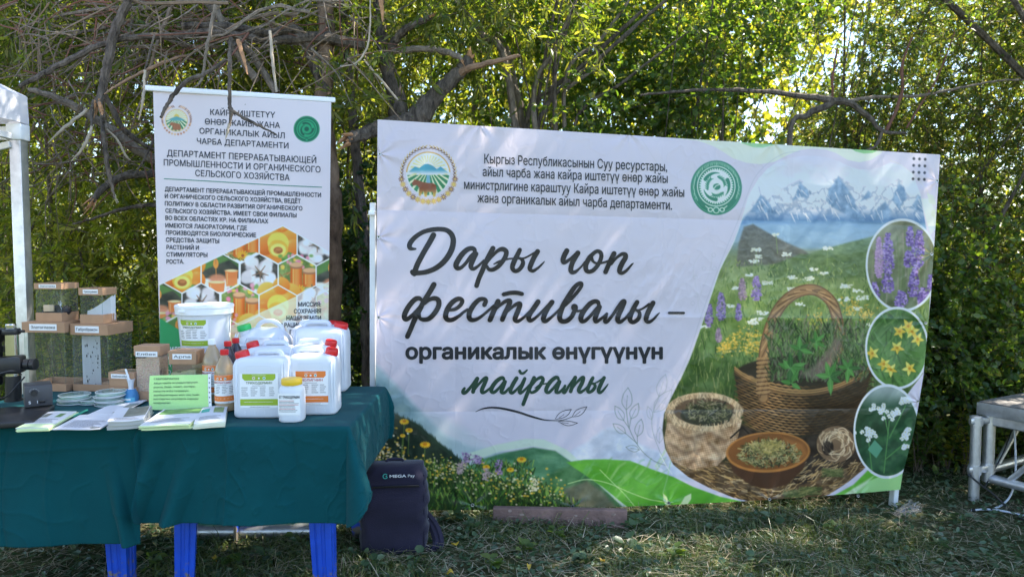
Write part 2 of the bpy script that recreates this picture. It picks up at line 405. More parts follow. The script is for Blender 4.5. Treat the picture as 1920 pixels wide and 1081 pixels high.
# ================================================================== GROUND
def gz(x, y):
    return -0.11*sm(0.2, 2.3, x)+0.03*(fbm(np.asarray(x)*0.9+3, np.asarray(y)*0.9, 3, 3)-0.5)+0.012*(fbm(np.asarray(x)*6, np.asarray(y)*6, 9, 3)-0.5)
def gzf(x, y): return float(gz(np.array([x], float), np.array([y], float))[0])
def build_ground():
    xs = np.concatenate([np.linspace(-160, -9, 22), np.linspace(-8, 8, 330), np.linspace(9, 160, 22)])
    ys = np.concatenate([np.linspace(-60, 0.5, 18), np.linspace(1, 9, 200), np.linspace(9.6, 220, 26)])
    X, Y = np.meshgrid(xs, ys); Z = gz(X, Y); nu, nv = len(xs), len(ys)
    j, i = np.meshgrid(np.arange(nv-1), np.arange(nu-1), indexing='ij'); a = (j*nu+i).ravel()
    me = np_mesh('ground', np.stack([X, Y, Z], -1).reshape(-1, 3), np.stack([a, a+1, a+nu+1, a+nu], 1), smooth=True)
    m = bpy.data.materials.new('soil'); m.use_nodes = True; t = m.node_tree; b = t.nodes['Principled BSDF']; b.inputs['Roughness'].default_value = 0.95
    b.inputs['Specular IOR Level'].default_value = 0.1
    tc = t.nodes.new('ShaderNodeTexCoord')
    n1 = t.nodes.new('ShaderNodeTexNoise'); n1.inputs['Scale'].default_value = 2.2; n1.inputs['Detail'].default_value = 7
    n2 = t.nodes.new('ShaderNodeTexNoise'); n2.inputs['Scale'].default_value = 45; n2.inputs['Detail'].default_value = 8; n2.inputs['Roughness'].default_value = 0.75
    for n in (n1, n2): t.links.new(tc.outputs['Object'], n.inputs['Vector'])
    r1 = t.nodes.new('ShaderNodeValToRGB'); r1.color_ramp.elements[0].position = 0.38; r1.color_ramp.elements[1].position = 0.62
    r1.color_ramp.elements[0].color = (0.046, 0.068, 0.026, 1); r1.color_ramp.elements[1].color = (0.080, 0.082, 0.042, 1)
    t.links.new(n1.outputs['Fac'], r1.inputs[0])
    r2 = t.nodes.new('ShaderNodeValToRGB'); r2.color_ramp.elements[0].color = (0.45, 0.45, 0.45, 1); r2.color_ramp.elements[1].color = (1.5, 1.45, 1.3, 1)
    t.links.new(n2.outputs['Fac'], r2.inputs[0])
    mx = t.nodes.new('ShaderNodeMix'); mx.data_type = 'RGBA'; mx.blend_type = 'MULTIPLY'; mx.inputs[0].default_value = 1
    t.links.new(r1.outputs[0], mx.inputs[6]); t.links.new(r2.outputs[0], mx.inputs[7]); t.links.new(mx.outputs[2], b.inputs['Base Color'])
    bp = t.nodes.new('ShaderNodeBump'); bp.inputs['Strength'].default_value = 0.8; bp.inputs['Distance'].default_value = 0.02
    t.links.new(n2.outputs['Fac'], bp.inputs['Height']); t.links.new(bp.outputs[0], b.inputs['Normal'])
    o = link_mesh('ground', me, m); tag(o, kind='structure')
build_ground()

# ================================================================== FESTIVAL BANNER
BL, BR = 1/3.78, 1/4.352
def bY(px): return 1/lerp(BL, BR, (px-705.0)/1058.0)
def vfold(px, py, x0, x1, wd):           # a crease from (x0, top) to (x1, bottom)
    d = px-lerp(x0, x1, (py-225)/730.0); return np.exp(-np.abs(d)/wd)
def hfold(px, py, y0, y1, wd):
    d = py-lerp(y0, y1, (px-705)/1058.0); return np.exp(-np.abs(d)/wd)
def bdisp(px, py):
    d = 0.0
    for y0, y1, a in ((393, 424, .0045), (590, 598, -.005), (772, 764, .0045), (865, 850, .0015)):
        d = d+a*hfold(px, py, y0, y1, 9)
    for x0, x1, a in ((858, 852, .003), (1005, 1000, -.003), (1242, 1236, .0035), (1490, 1460, -.003), (1660, 1620, .003)):
        d = d+a*vfold(px, py, x0, x1, 10)
    wx = px+22*(fbm(px/70, py/70, 5, 3)-.5); wy = py+22*(fbm(px/70, py/70, 8, 3)-.5)
    r1 = np.abs(fbm(wx/75, wy/95, 21, 3)-.5); r2 = np.abs(fbm(wx/34, wy/42, 33, 3)-.5)
    d = d-.018*np.exp(-r1/.03)*0.055-.0028*np.exp(-r2/.05)*fbm(px/120, py/120, 40, 2)
    d = d+.05*(fbm(px/210, py/190, 50, 2)-.5)*0.45+.012*(fbm(px/60, py/60, 61, 3)-.5)*.6
    pull = np.exp(-((px-1250)/70)**2-((py-560)/110)**2)+.8*np.exp(-((px-1180)/90)**2-((py-890)/60)**2)
    d = d+.010*pull*(fbm((px+py*.5)/14, (py-px*.4)/40, 71, 2)-.5)
    for gx, gy in ((712, 289), (710, 444), (710, 595), (711, 742), (886, 946), (1074, 948), (1254, 942), (1443, 935), (1609, 929), (1757, 339), (1747, 476), (1736, 605), (1721, 752), (900, 232), (1180, 250), (1450, 268)):   # pulls at the eyelets
        r = np.hypot(px-gx, py-gy); d = d+.0042*np.exp(-r/42)*np.cos(7*np.arctan2(py-gy, px-gx)+gx)*np.minimum(1, r/8)
    return d
def bsurf(v, off=-0.0018):
    px, py = v[:, 0], v[:, 1]; return Pn(px, py, bY(px)+bdisp(px, py)+off)

BPIC = [(1440, 316), (1458, 303), (1480, 296), (1505, 292), (1530, 292), (1552, 295), (1572, 302), (1590, 311), (1610, 317), (1630, 318), (1650, 313), (1668, 305), (1690, 308), (1712, 326), (1726, 365), (1737, 430), (1745, 520), (1740, 640), (1730, 700), (1700, 740), (1640, 800), (1640, 858), (1618, 880), (1590, 903), (1555, 926), (1515, 940), (1470, 944), (1420, 943), (1375, 932), (1330, 914), (1290, 893), (1262, 870), (1247, 840), (1242, 805), (1245, 775), (1257, 748), (1275, 712), (1293, 672), (1310, 625), (1328, 570), (1350, 505), (1375, 455), (1393, 405), (1408, 360), (1422, 335)]
CIRC = [(1692, 497, 67, 85), (1682, 652, 58, 75), (1663, 808, 61, 86)]

def paint_picture():
    rs = random.Random(5); R = rs.uniform
    c = Canvas(1235, 285, 1760, 950, 1.5)
    def base(A, X, Y):
        s = np.interp(Y, [285, 320, 395, 415, 450, 480, 560, 640, 720, 800, 950], range(11))
        pal = np.array([(196, 202, 238), (205, 212, 242), (225, 226, 246), (120, 165, 215), (140, 175, 205), (128, 150, 110), (120, 150, 78), (92, 130, 62), (60, 95, 45), (52, 60, 38), (60, 50, 38)], float)
        i = np.clip(s.astype(int), 0, 9); f = (s-i)[..., None]; col = pal[i]*(1-f)+pal[i+1]*f
        n = fbm(X/26, Y/20, 2, 4)[..., None]-.5
        return np.clip((col+n*np.where(Y[..., None] > 455, 85, 16))/255, 0, 1)
    c.shade(base, 1235, 285, 1760, 950)
    ridge = [(1390, 420), (1408, 385), (1425, 362), (1440, 372), (1470, 352), (1500, 337), (1520, 352), (1535, 350), (1550, 345), (1572, 330), (1588, 340), (1605, 352), (1640, 347), (1660, 352), (1686, 334), (1702, 348), (1712, 343), (1726, 362), (1742, 380), (1742, 420)]
    def mtn(X, Y):
        r = 1-np.abs(2*fbm(X/20+Y/34, Y/20-X/44, 12, 4)-1); k = sm(.74, .95, r)*.5
        low = sm(380, 416, Y); col = np.array([238, 236, 248.])*(1-k[..., None])+np.array([96, 132, 186.])*k[..., None]
        return col*(1-low[..., None]*.85)+np.array([62, 118, 186.])*low[..., None]*.85
    c.poly(ridge, mtn, soft=2.2)
    for p in ([(1572, 331), (1553, 356), (1548, 374), (1556, 386), (1578, 398), (1600, 412), (1622, 414), (1606, 390), (1602, 372), (1586, 348)], [(1500, 342), (1486, 376), (1500, 370), (1514, 372), (1522, 360)], [(1686, 342), (1672, 374), (1686, 396), (1700, 372), (1696, 352)], [(1426, 364), (1406, 398), (1460, 402), (1446, 384)], [(1628, 356), (1612, 378), (1630, 372), (1634, 362)], [(1722, 365), (1706, 390), (1740, 400), (1738, 380)], [(1640, 395), (1660, 376), (1672, 396), (1665, 410), (1640, 412)]):
        c.poly(p, lambda X, Y: np.array([104, 148, 200.])+(fbm(X/7, Y/9, 4, 3)[..., None]-.5)*90, .85, 2.4)
    for _ in range(90):
        x, y = R(1420, 1730), R(348, 404); c.line([(x, y), (x+R(3, 12), y+R(8, 20))], [R(1, 3), .8], (244, 240, 250) if R(0, 1) < .6 else (120, 152, 200), .6)
    c.poly([(1400, 415), (1745, 418), (1745, 465), (1400, 468)], lambda X, Y: np.array([128, 170, 212.])+(fbm(X/30, Y/10, 3)[..., None]-.5)*40, .8, 4)
    def hill(pts, col, n=40): c.poly(pts, lambda X, Y: np.array(col, float)+(fbm(X/8, Y/5, 7, 4)[..., None]-.5)*n, .92, 2)
    hill([(1380, 500), (1385, 455), (1395, 425), (1412, 420), (1440, 436), (1470, 452), (1510, 470), (1530, 490)], (96, 100, 96), 60)
    hill([(1480, 490), (1540, 468), (1600, 452), (1650, 440), (1745, 432), (1745, 500)], (98, 132, 92), 50)
    hill([(1440, 500), (1500, 476), (1560, 478), (1640, 470), (1745, 480), (1745, 520), (1440, 520)], (86, 118, 70), 60)
    greens = [(150, 172, 92), (118, 150, 70), (84, 126, 56), (60, 104, 46), (172, 186, 120), (48, 84, 40), (104, 132, 84)]
    for _ in range(3400):
        y = R(492, 800); x = R(1240, 1745); L = R(4, 15)*(.5+(y-480)/260); g = greens[int(R(0, 6.99))]; dk = 1-.35*max(0, (y-600)/200)
        c.line([(x, y), (x+R(-5, 5), y-L)], R(.8, 2.0), tuple(q*dk for q in g), R(.5, .95))
    def umbel(x, y, r):
        c.line([(x, y), (x+R(-3, 3), y+R(28, 60))], 1.5, (120, 150, 90), .8)
        for _ in range(int(r*2.2)): c.ell(x+R(-r, r), y+R(-r*.35, r*.3), R(1.2, 2.6), R(1, 1.8), (236, 238, 228) if R(0, 1) < .7 else (196, 204, 190))
    for x, y, r in ((1475, 477, 9), (1418, 468, 9), (1413, 490, 9), (1420, 481, 8), (1552, 466, 9), (1440, 530, 10), (1486, 520, 9), (1516, 522, 10), (1484, 542, 9), (1588, 536, 12), (1609, 545, 9), (1617, 558, 11), (1582, 561, 11), (1368, 573, 9), (1430, 587, 11), (1420, 600, 13), (1413, 605, 10), (1322, 612, 8), (1405, 515, 7), (1545, 512, 7), (1526, 505, 7), (1608, 578, 8), (1625, 608, 6), (1455, 440, 6), (1380, 540, 7), (1500, 570, 8)): umbel(x, y, r)
    def spike(x, y0, y1, wd, pal, lean=0, cv=c, dens=3.2):
        for _ in range(int((y1-y0)*dens)):
            t = R(0, 1); yy = lerp(y0, y1, t); ww = wd*(.35+.65*min(1, t*2.2))*(1 if t < .9 else .6)
            cv.ell(x+lean*(1-t)+R(-ww, ww), yy, R(1, 2.6), R(1, 2.4), pal[int(R(0, len(pal)-.01))], .92)
    pur = [(104, 92, 160), (130, 112, 186), (78, 70, 124), (150, 134, 200)]; pnk = [(150, 126, 160), (176, 150, 176), (122, 104, 132)]
    spike(1352, 548, 600, 8, pur); spike(1418, 518, 562, 9, [(140, 116, 196), (164, 146, 214), (108, 92, 164)]); spike(1392, 522, 562, 7, pnk); spike(1330, 570, 612, 7, pur, 0); spike(1385, 570, 600, 5, pur); spike(1347, 615, 640, 5, pnk)
    for _ in range(420):
        cx, cy, s = rs.choice([(1372, 645, 26), (1405, 628, 24), (1360, 652, 14), (1600, 578, 26), (1535, 602, 30), (1625, 590, 16), (1415, 650, 20)])
        c.ell(rs.gauss(cx, s*.5), rs.gauss(cy, s*.35), R(1, 2.4), R(1, 2), rs.choice([(206, 172, 58), (186, 160, 50), (226, 196, 92)]), .85)
    # basket
    body = [(1376, 688), (1380, 720), (1386, 758), (1398, 788), (1420, 806), (1500, 816), (1570, 812), (1604, 796), (1618, 760), (1628, 720), (1634, 694), (1600, 720), (1540, 738), (1460, 738), (1410, 718)]
    c.poly(body, (44, 34, 28), 1, 1)
    c.ell(1505, 702, 128, 36, (46, 42, 36), 1, 1.2)
    for row in range(24):
        y0 = 690+row*5.2; half = 128-max(0, row-11)*1.6
        for k in range(20):
            t0 = (k+.5*(row % 2))/20; t1 = t0+1.02/20; pts = []
            for q in range(5):
                t = lerp(t0, t1, q/4); x = 1505-half+2*half*t; yy = y0+36*math.sin(math.pi*min(1, max(0, t)))**.8-1.3*math.sin(math.pi*(q/4))
                pts.append((x, yy))
            if pts[2][1] > 816 or not (1376 < pts[2][0] < 1634): continue
            lit = .55+.45*math.sin(min(1, t0*1.9)*math.pi) if t0 < .52 else .42-.2*(t0-.5)
            lit *= R(.75, 1.1); col = (188*lit, 142*lit, 88*lit)
            c.line(pts, [1.4, 2.6, 3.2, 2.6, 1.4], col, .92)
    for off in (-2, 2, 6):
        c.line([(1378+i*12.6, 690+off+44*math.sin(math.pi*i/20)**.8) for i in range(21)], 3.0, (172, 132, 82) if off < 3 else (120, 88, 56), .9)
    arc = smooth_path([(1431, 745), (1430, 700), (1435, 650), (1448, 602), (1470, 566), (1500, 546), (1530, 544), (1556, 562), (1568, 590), (1574, 630), (1566, 668), (1556, 690)], 8)
    c.line(arc, 21, (110, 80, 54), 1); c.line(arc, 16, (150, 116, 78), 1)
    for i in range(0, len(arc)-6, 3):
        n = 8; a, b = arc[i], arc[i+6]; c.line([(a[0]-n*.8, a[1]), ((a[0]+b[0])/2, (a[1]+b[1])/2), (b[0]+n*.8, b[1])], 2.4, (192, 154, 106) if i % 2 else (94, 66, 44), .8)
    for i in range(9): c.line([(1420, 672+i*8), (1442, 670+i*8)], 4.5, (168, 130, 86), .9); c.line([(1420, 676+i*8), (1442, 674+i*8)], 1.6, (84, 58, 40), .9)
    for _ in range(1700):
        x, y = R(1440, 1628), R(606, 716); g = rs.choice([(64, 110, 52), (40, 74, 38), (96, 136, 84), (30, 54, 32), (112, 120, 104), (84, 78, 72)]); a = R(-.6, .6)
        c.line([(x, y), (x+R(-8, 8), y-R(5, 16))], R(1, 2.6), g, R(.4, .9))
    c.poly([(1500, 700), (1530, 712), (1556, 690), (1580, 640), (1565, 632), (1545, 664), (1520, 690)], (128, 112, 112), .6, 4)
    def leaf(x, y, L, a, wd, col, cv=c):
        dx, dy = math.cos(a), math.sin(a); nx, ny = -dy, dx
        cv.poly([(x, y), (x+dx*L*.3+nx*wd, y+dy*L*.3+ny*wd), (x+dx*L*.7+nx*wd*.7, y+dy*L*.7+ny*wd*.7), (x+dx*L, y+dy*L), (x+dx*L*.7-nx*wd*.7, y+dy*L*.7-ny*wd*.7), (x+dx*L*.3-nx*wd, y+dy*L*.3-ny*wd)], col, .95, .8)
        cv.line([(x, y), (x+dx*L, y+dy*L)], .9, tuple(min(255, q+40) for q in col), .6)
    for cx, cy, n, L in ((1482, 690, 7, 30), (1500, 655, 5, 24), (1556, 706, 6, 30), (1484, 718, 3, 26), (1590, 690, 6, 24), (1530, 640, 5, 20)):
        for k in range(n): leaf(cx, cy, R(.7, 1.2)*L, math.radians(-160+k*300/n+R(-15, 15)), L*.2, rs.choice([(58, 124, 54), (76, 146, 68), (44, 98, 48)]))
    # dark hollow beneath, sack, bowl, twine, straw
    c.poly([(1380, 790), (1420, 808), (1500, 818), (1600, 800), (1640, 800), (1645, 870), (1560, 930), (1380, 930)], lambda X, Y: np.array([50, 41, 37.])+(fbm(X/14, Y/10, 6, 4)[..., None]-.5)*50, .95, 3)
    c.poly([(1240, 860), (1300, 850), (1400, 880), (1500, 910), (1640, 860), (1640, 950), (1240, 950)], lambda X, Y: np.array([88, 70, 50.])+(fbm(X/9, Y/7, 16, 4)[..., None]-.5)*80, .95, 3)
    for _ in range(900):
        x = R(1250, 1640); y = R(868, 945) if R(0, 1) < .8 else R(850, 945); a = R(-.5, .5)+(.35 if x < 1450 else -.5); L = R(6, 20)
        c.line([(x, y), (x+L*math.cos(a), y+L*math.sin(a))], R(.9, 2), rs.choice([(204, 172, 120), (178, 146, 92), (150, 118, 72), (92, 72, 48), (222, 198, 150)]), R(.5, .95))
    c.poly([(1252, 775), (1246, 820), (1252, 862), (1300, 880), (1345, 872), (1378, 838), (1392, 786)], lambda X, Y: np.array([160, 134, 106.])+20*np.sin(X*1.9+Y*.4)[..., None]+20*np.sin(Y*1.9-X*.3)[..., None]+(fbm(X/14, Y/14, 26, 3)[..., None]-.5)*150, 1, 1)
    for q in ([(1262, 800), (1290, 820), (1330, 812), (1360, 826)], [(1256, 830), (1285, 848), (1310, 842)], [(1330, 830), (1350, 852), (1346, 868)], [(1300, 818), (1306, 846), (1296, 866)]): c.line(smooth_path(q, 5), [7]*(5*(len(q)-1)+1), (92, 72, 60), .5, 4); c.line(smooth_path([(x, y-6) for x, y in q], 5), 4, (206, 186, 152), .45, 3)
    c.ell(1320, 771, 72, 36, (186, 164, 132)); c.ell(1321, 770, 58, 25, (96, 80, 66)); c.ell(1326, 778, 50, 20, (50, 54, 44))
    for k in range(260):
        a = R(0, 6.28); q = R(.86, 1.12); x = 1320+66*q*math.cos(a); y = 772+31*q*math.sin(a); c.line([(x, y-R(2, 5)), (x+R(-5, 5), y+R(2, 6))], R(1, 2.4), rs.choice([(214, 194, 160), (140, 118, 92)]), .7)
    def herbs(cx, cy, rx, ry, n, pal, L=9):
        for _ in range(n):
            a = R(0, 6.28); q = R(0, 1)**.5; x = cx+rx*q*math.cos(a); y = cy+ry*q*math.sin(a); b = R(0, 3.14)
            c.line([(x, y), (x+L*R(.4, 1)*math.cos(b), y-L*R(.3, .8)*math.sin(b))], R(1, 2.3), rs.choice(pal), .9)
    herbs(1327, 772, 46, 20, 320, [(84, 92, 60), (58, 66, 48), (120, 122, 90), (40, 46, 38), (140, 136, 112)])
    c.line([(1370, 820), (1392, 800), (1404, 812)], 3, (30, 26, 24)); 
    c.poly([(1363, 850), (1375, 885), (1410, 910), (1440, 916), (1475, 908), (1505, 880), (1518, 845)], (76, 52, 38), 1, 1)
    c.ell(1440, 847, 79, 38, (178, 118, 58), 1, .8, -.04); c.ell(1440, 846, 75, 34, (126, 80, 42), 1, .8, -.04)
    c.poly([(1470, 820), (1505, 832), (1514, 850), (1490, 870), (1480, 840)], (160, 104, 54), .8, 3)
    herbs(1442, 852, 58, 26, 620, [(128, 130, 78), (92, 100, 60), (60, 68, 44), (156, 152, 108), (44, 48, 36), (176, 166, 110)], 11)
    herbs(1440, 838, 34, 12, 160, [(166, 154, 84), (186, 172, 110), (120, 118, 66)], 11)
    c.ell(1568, 832, 37, 34, (118, 94, 72)); c.ell(1552, 838, 11, 15, (44, 36, 32))
    for k in range(70):
        a = R(0, 6.28); q = R(.35, .95); x = 1566+34*q*math.cos(a); y = 832+31*q*math.sin(a); b = a+1.57+R(-.7, .7)
        c.line(smooth_path([(x, y), (x+10*math.cos(b), y+10*math.sin(b)), (x+20*math.cos(b+.5), y+20*math.sin(b+.5))], 4), 1.7, rs.choice([(208, 184, 150), (184, 156, 120), (150, 122, 92), (226, 208, 178)]), .85, clip=lambda X, Y: np.clip((1.02-np.hypot((X-1568)/37, (Y-832)/34))*20, 0, 1))
    c.ell(1552, 838, 8, 12, (40, 32, 30), .8)
    for cx, cy in ((1560, 885), (1490, 925), (1520, 920)):
        for _ in range(60): a = R(0, 6.28); c.line([(cx+R(-22, 22), cy+R(-8, 8)), (cx+R(-22, 22), cy+R(-9, 9))], 1.6, rs.choice([(88, 104, 58), (60, 78, 44), (128, 132, 84)]), .7)
    # the three plant medallions
    cs = []
    for k, (cx, cy, rx, ry) in enumerate(CIRC):
        d = Canvas(cx-rx-6, cy-ry-6, cx+rx+6, cy+ry+6, 1.5)
        pal = [((128, 136, 116), (92, 112, 82)), ((64, 112, 58), (84, 136, 66)), ((150, 172, 178), (38, 82, 56))][k]
        def bgf(A, X, Y, pal=pal, k=k, cy=cy, ry=ry):
            t = np.clip((Y-cy+ry)/(2*ry), 0, 1)[..., None] if k != 2 else sm(-.95, -.35, (Y-cy)/ry)[..., None]
            return np.clip((np.array(pal[0], float)*(1-t)+np.array(pal[1], float)*t+(fbm(X/18+Y/30, Y/30, 30+k, 3)[..., None]-.5)*[90, 70, 60][k])/255, 0, 1)
        d.shade(bgf, cx-rx-9, cy-ry-9, cx+rx+9, cy+ry+9)
        if k == 0:
            for _ in range(60): x = R(1630, 1750); c0 = R(500, 580); d.line([(x, c0), (x+R(-8, 8), c0-R(30, 90))], R(1, 3), rs.choice([(120, 146, 92), (84, 112, 70), (160, 150, 150)]), .5, 1.2)
            lav = [(108, 86, 176), (134, 112, 204), (82, 62, 142), (168, 148, 222)]
            for x, y0, y1, wd, ln in ((1665, 438, 512, 11, 0), (1718, 432, 505, 12, 6), (1706, 425, 462, 7, 0), (1648, 445, 520, 7, 0), (1664, 515, 548, 12, 0), (1712, 505, 555, 10, 3), (1703, 470, 500, 8, 0), (1640, 530, 575, 9, 0), (1690, 545, 575, 12, 0), (1730, 540, 575, 9, 0), (1745, 515, 560, 7, 0)):
                spike(x, y0, y1, wd, lav if x != 1648 else [(150, 120, 180), (178, 150, 204)], ln, d, 4)
        if k == 1:
            for _ in range(120): x, y = R(1620, 1745), R(590, 730); d.line([(x, y), (x+R(-30, 30), y-R(5, 30))], R(1.5, 4), rs.choice([(94, 150, 76), (48, 92, 44), (120, 160, 96), (36, 72, 36)]), .5, 1.2)
            for zx, zy in ((262, 150), (302, 125), (345, 185), (250, 225), (137, 250), (190, 300), (222, 325), (308, 320), (320, 150)):
                x, y = 1580+zx/2.456, 560+zy/2.456; a0 = R(0, 1)
                for q in range(5):
                    a = a0+q*1.257; r0 = R(12, 15)
                    leaf(x, y, r0, a, r0*.26, rs.choice([(238, 200, 70), (226, 182, 50), (246, 214, 100)]), d)
                for q in range(16): a = R(0, 6.28); d.line([(x, y), (x+7*math.cos(a), y+7*math.sin(a))], .8, (214, 170, 60), .8)
                d.ell(x, y, 2.6, 2.6, (184, 138, 30))
        if k == 2:
            for _ in range(80): x, y = R(1605, 1720), R(790, 892); d.ell(x, y, R(3, 9), R(3, 9), rs.choice([(58, 112, 70), (28, 60, 42), (80, 136, 88)]), .4, 2)
            for zx0, zy0, zx1, zy1 in ((215, 560, 190, 800), (118, 640, 135, 790), (290, 660, 200, 735), (290, 490, 215, 640), (190, 520, 210, 620)): d.line([(1580+zx0/2.456, 560+zy0/2.456), (1580+zx1/2.456, 560+zy1/2.456)], 2, (88, 150, 84), .9)
            d.poly([(1640, 824), (1655, 840), (1643, 858), (1627, 842)], (92, 168, 140), .9)
            for zx, zy, n, s in ((290, 468, 9, 17), (215, 530, 15, 24), (170, 500, 9, 18), (118, 615, 13, 21), (290, 630, 8, 12), (300, 610, 5, 9), (285, 675, 5, 8)):
                for _ in range(n):
                    x, y = 1580+(zx+rs.gauss(0, s))/2.456, 560+(zy+rs.gauss(0, s*.65))/2.456
                    for q in range(5): a = q*1.257+R(0, 1); d.ell(x+2.6*math.cos(a), y+2.6*math.sin(a), 1.9, 1.9, (240, 242, 240), .95)
                    d.ell(x, y, 1.2, 1.2, (206, 200, 150))
        cs.append(d)
    return c, cs

def paint_low():
    rs = random.Random(11); R = rs.uniform
    c = Canvas(695, 655, 1710, 965, 1.5, (196/255, 199/255, 227/255))
    tex = lambda col, n, sx, sy, sd: (lambda X, Y: np.clip(np.array(col, float)+(fbm(X/sx, Y/sy, sd, 4)[..., None]-.5)*n, 0, 255))
    c.poly([(695, 665), (722, 700), (748, 726), (790, 772), (835, 815), (885, 838), (960, 850), (960, 965), (695, 965)], tex((142, 174, 196), 70, 34, 22, 1), .95, 5)
    c.poly([(695, 700), (725, 715), (770, 760), (815, 805), (850, 832), (850, 965), (695, 965)], tex((112, 150, 168), 60, 26, 18, 2), .8, 6)
    c.poly([(780, 770), (830, 780), (880, 810), (930, 846), (930, 880), (800, 880)], (176, 200, 216), .5, 9)
    c.poly([(1030, 868), (1070, 845), (1100, 828), (1130, 806), (1150, 800), (1172, 812), (1200, 832), (1245, 850), (1300, 900), (1030, 905)], tex((182, 200, 230), 70, 20, 14, 3), .85, 4)
    c.poly([(868, 880), (905, 860), (945, 848), (1000, 838), (1042, 844), (1082, 872), (1135, 920), (1175, 960), (868, 960)], tex((70, 124, 92), 70, 26, 9, 4), .95, 2)
    c.poly([(1005, 905), (1045, 880), (1085, 866), (1140, 920), (1180, 960), (1000, 960)], tex((66, 112, 74), 60, 14, 10, 5), .9, 3)
    c.poly([(868, 852), (930, 833), (985, 822), (1020, 823), (1062, 842), (1112, 885), (1165, 925), (1205, 960), (1180, 960), (1120, 905), (1080, 870), (1040, 843), (1000, 836), (940, 845), (880, 866)], (188, 214, 206), .85, 1.5)
    c.poly([(1062, 866), (1095, 861), (1135, 860), (1182, 863), (1220, 878), (1262, 893), (1300, 912), (1350, 930), (1420, 946), (1500, 946), (1560, 930), (1600, 908), (1640, 868), (1720, 868), (1720, 965), (1195, 965), (1130, 912)], tex((92, 166, 62), 46, 40, 22, 6), 1, 1.2)
    for _ in range(26):
        x, y = R(1085, 1230), R(872, 935); a = R(-1.2, -.3); L = R(14, 40)
        c.line(smooth_path([(x, y), (x+L*.5*math.cos(a), y+L*.5*math.sin(a)+R(-5, 5)), (x+L*math.cos(a), y+L*math.sin(a))], 4), R(1.5, 5), rs.choice([(150, 196, 120), (110, 176, 120), (166, 206, 150), (84, 150, 60)]), .45, 1.5)
    c.poly([(1560, 942), (1600, 915), (1640, 896), (1720, 870), (1720, 965), (1500, 965)], (150, 204, 146), .95, 1)
    c.poly([(1560, 942), (1600, 915), (1640, 890), (1650, 880), (1626, 905), (1590, 935)], (198, 226, 204), .8, 2)
    c.poly([(1020, 960), (1060, 915), (1100, 900), (1130, 920), (1165, 960)], tex((110, 104, 96), 60, 12, 12, 7), .75, 4)
    c.poly([(703, 772), (738, 776), (782, 796), (822, 830), (870, 868), (870, 900), (695, 930), (695, 770)], tex((28, 46, 40), 26, 7, 7, 8), 1, 1.5)
    for k in range(60):
        t = k/60; x = lerp(705, 868, t); y = np.interp(x, [703, 738, 782, 822, 870], [772, 776, 796, 830, 868]); c.poly([(x-3, y+5), (x, y-R(3, 9)), (x+3, y+5)], (34, 56, 48), 1)
    c.poly([(695, 880), (760, 866), (850, 872), (930, 895), (1010, 915), (1050, 960), (695, 960)], tex((34, 58, 32), 46, 8, 6, 9), 1, 5)
    for _ in range(2600):
        x = R(697, 1085); y = R(868, 958); a = R(-2.3, -.8); L = R(4, 14); dk = rs.choice([.5, .8, 1, 1.2])
        if x > 1000 and y < 900+(x-1000)*.5: continue
        g = rs.choice([(58, 104, 44), (86, 132, 52), (40, 74, 36), (120, 148, 66), (34, 60, 32)])
        c.line([(x, y), (x+L*math.cos(a), y+L*math.sin(a))], R(1, 2.6), tuple(min(255, q*dk) for q in g), .8)
    for _ in range(520):
        x = rs.choice([R(705, 760), R(760, 880), R(880, 1060)]); y = np.interp(x, [700, 780, 900, 1060], [848, 868, 895, 925])+rs.gauss(0, 16)
        c.ell(x, y, R(1, 2.8), R(1, 2.2), rs.choice([(214, 180, 70), (190, 160, 60), (222, 216, 190), (150, 160, 90), (200, 196, 170)]), .85)
    for x, y in ((722, 790), (737, 801), (738, 816), (718, 800), (765, 812), (730, 812)): c.ell(x, y, 2, 2, (222, 226, 218), .9)
    def daisy(x, y, r):
        c.line([(x, y), (x-2, y+45)], 1.4, (96, 124, 60), .9)
        for q in range(14): a = q*.449; c.line([(x, y), (x+r*math.cos(a), y+r*.6*math.sin(a))], 2, (228, 178, 46), 1)
        c.ell(x, y-1, r*.45, r*.3, (176, 116, 24))
    for x, y, r in ((758, 790, 8), (767, 806, 6), (797, 833, 9), (978, 861, 8), (957, 880, 6), (755, 816, 4), (912, 875, 6)): daisy(x, y, r)
    for x, y0, y1, pal in ((874, 846, 870, 0), (935, 862, 890, 0), (896, 853, 868, 0), (912, 878, 900, 1), (862, 866, 888, 1), (1000, 895, 920, 2)):
        for _ in range(46): c.ell(x+rs.gauss(0, 4), R(y0, y1), R(1, 2.4), R(1, 2.2), rs.choice([[(140, 118, 176), (170, 150, 200), (110, 92, 140)], [(176, 160, 170), (150, 130, 150)], [(228, 226, 206), (200, 196, 170)]][pal]), .9)
        c.line([(x, y1), (x-2, y1+45)], 1.5, (70, 100, 50), .8)
    c.line(smooth_path([(1065, 906), (1100, 898), (1140, 905), (1180, 922), (1220, 936), (1262, 941)], 6), 1.6, (196, 226, 170), .8)
    c.line(smooth_path([(1125, 880), (1150, 905), (1175, 930), (1200, 962)], 6), 1.4, (206, 232, 190), .7)
    for pts in ([(1243, 924), (1250, 930), (1256, 942), (1256, 951), (1250, 949), (1244, 938)], [(1296, 924), (1296, 934), (1290, 944), (1278, 950), (1276, 944), (1284, 930)]): c.poly(pts, (196, 216, 182), .9)
    c.line([(1258, 862), (1250, 900), (1243, 924)], 2.4, (150, 200, 150), .5)
    return c

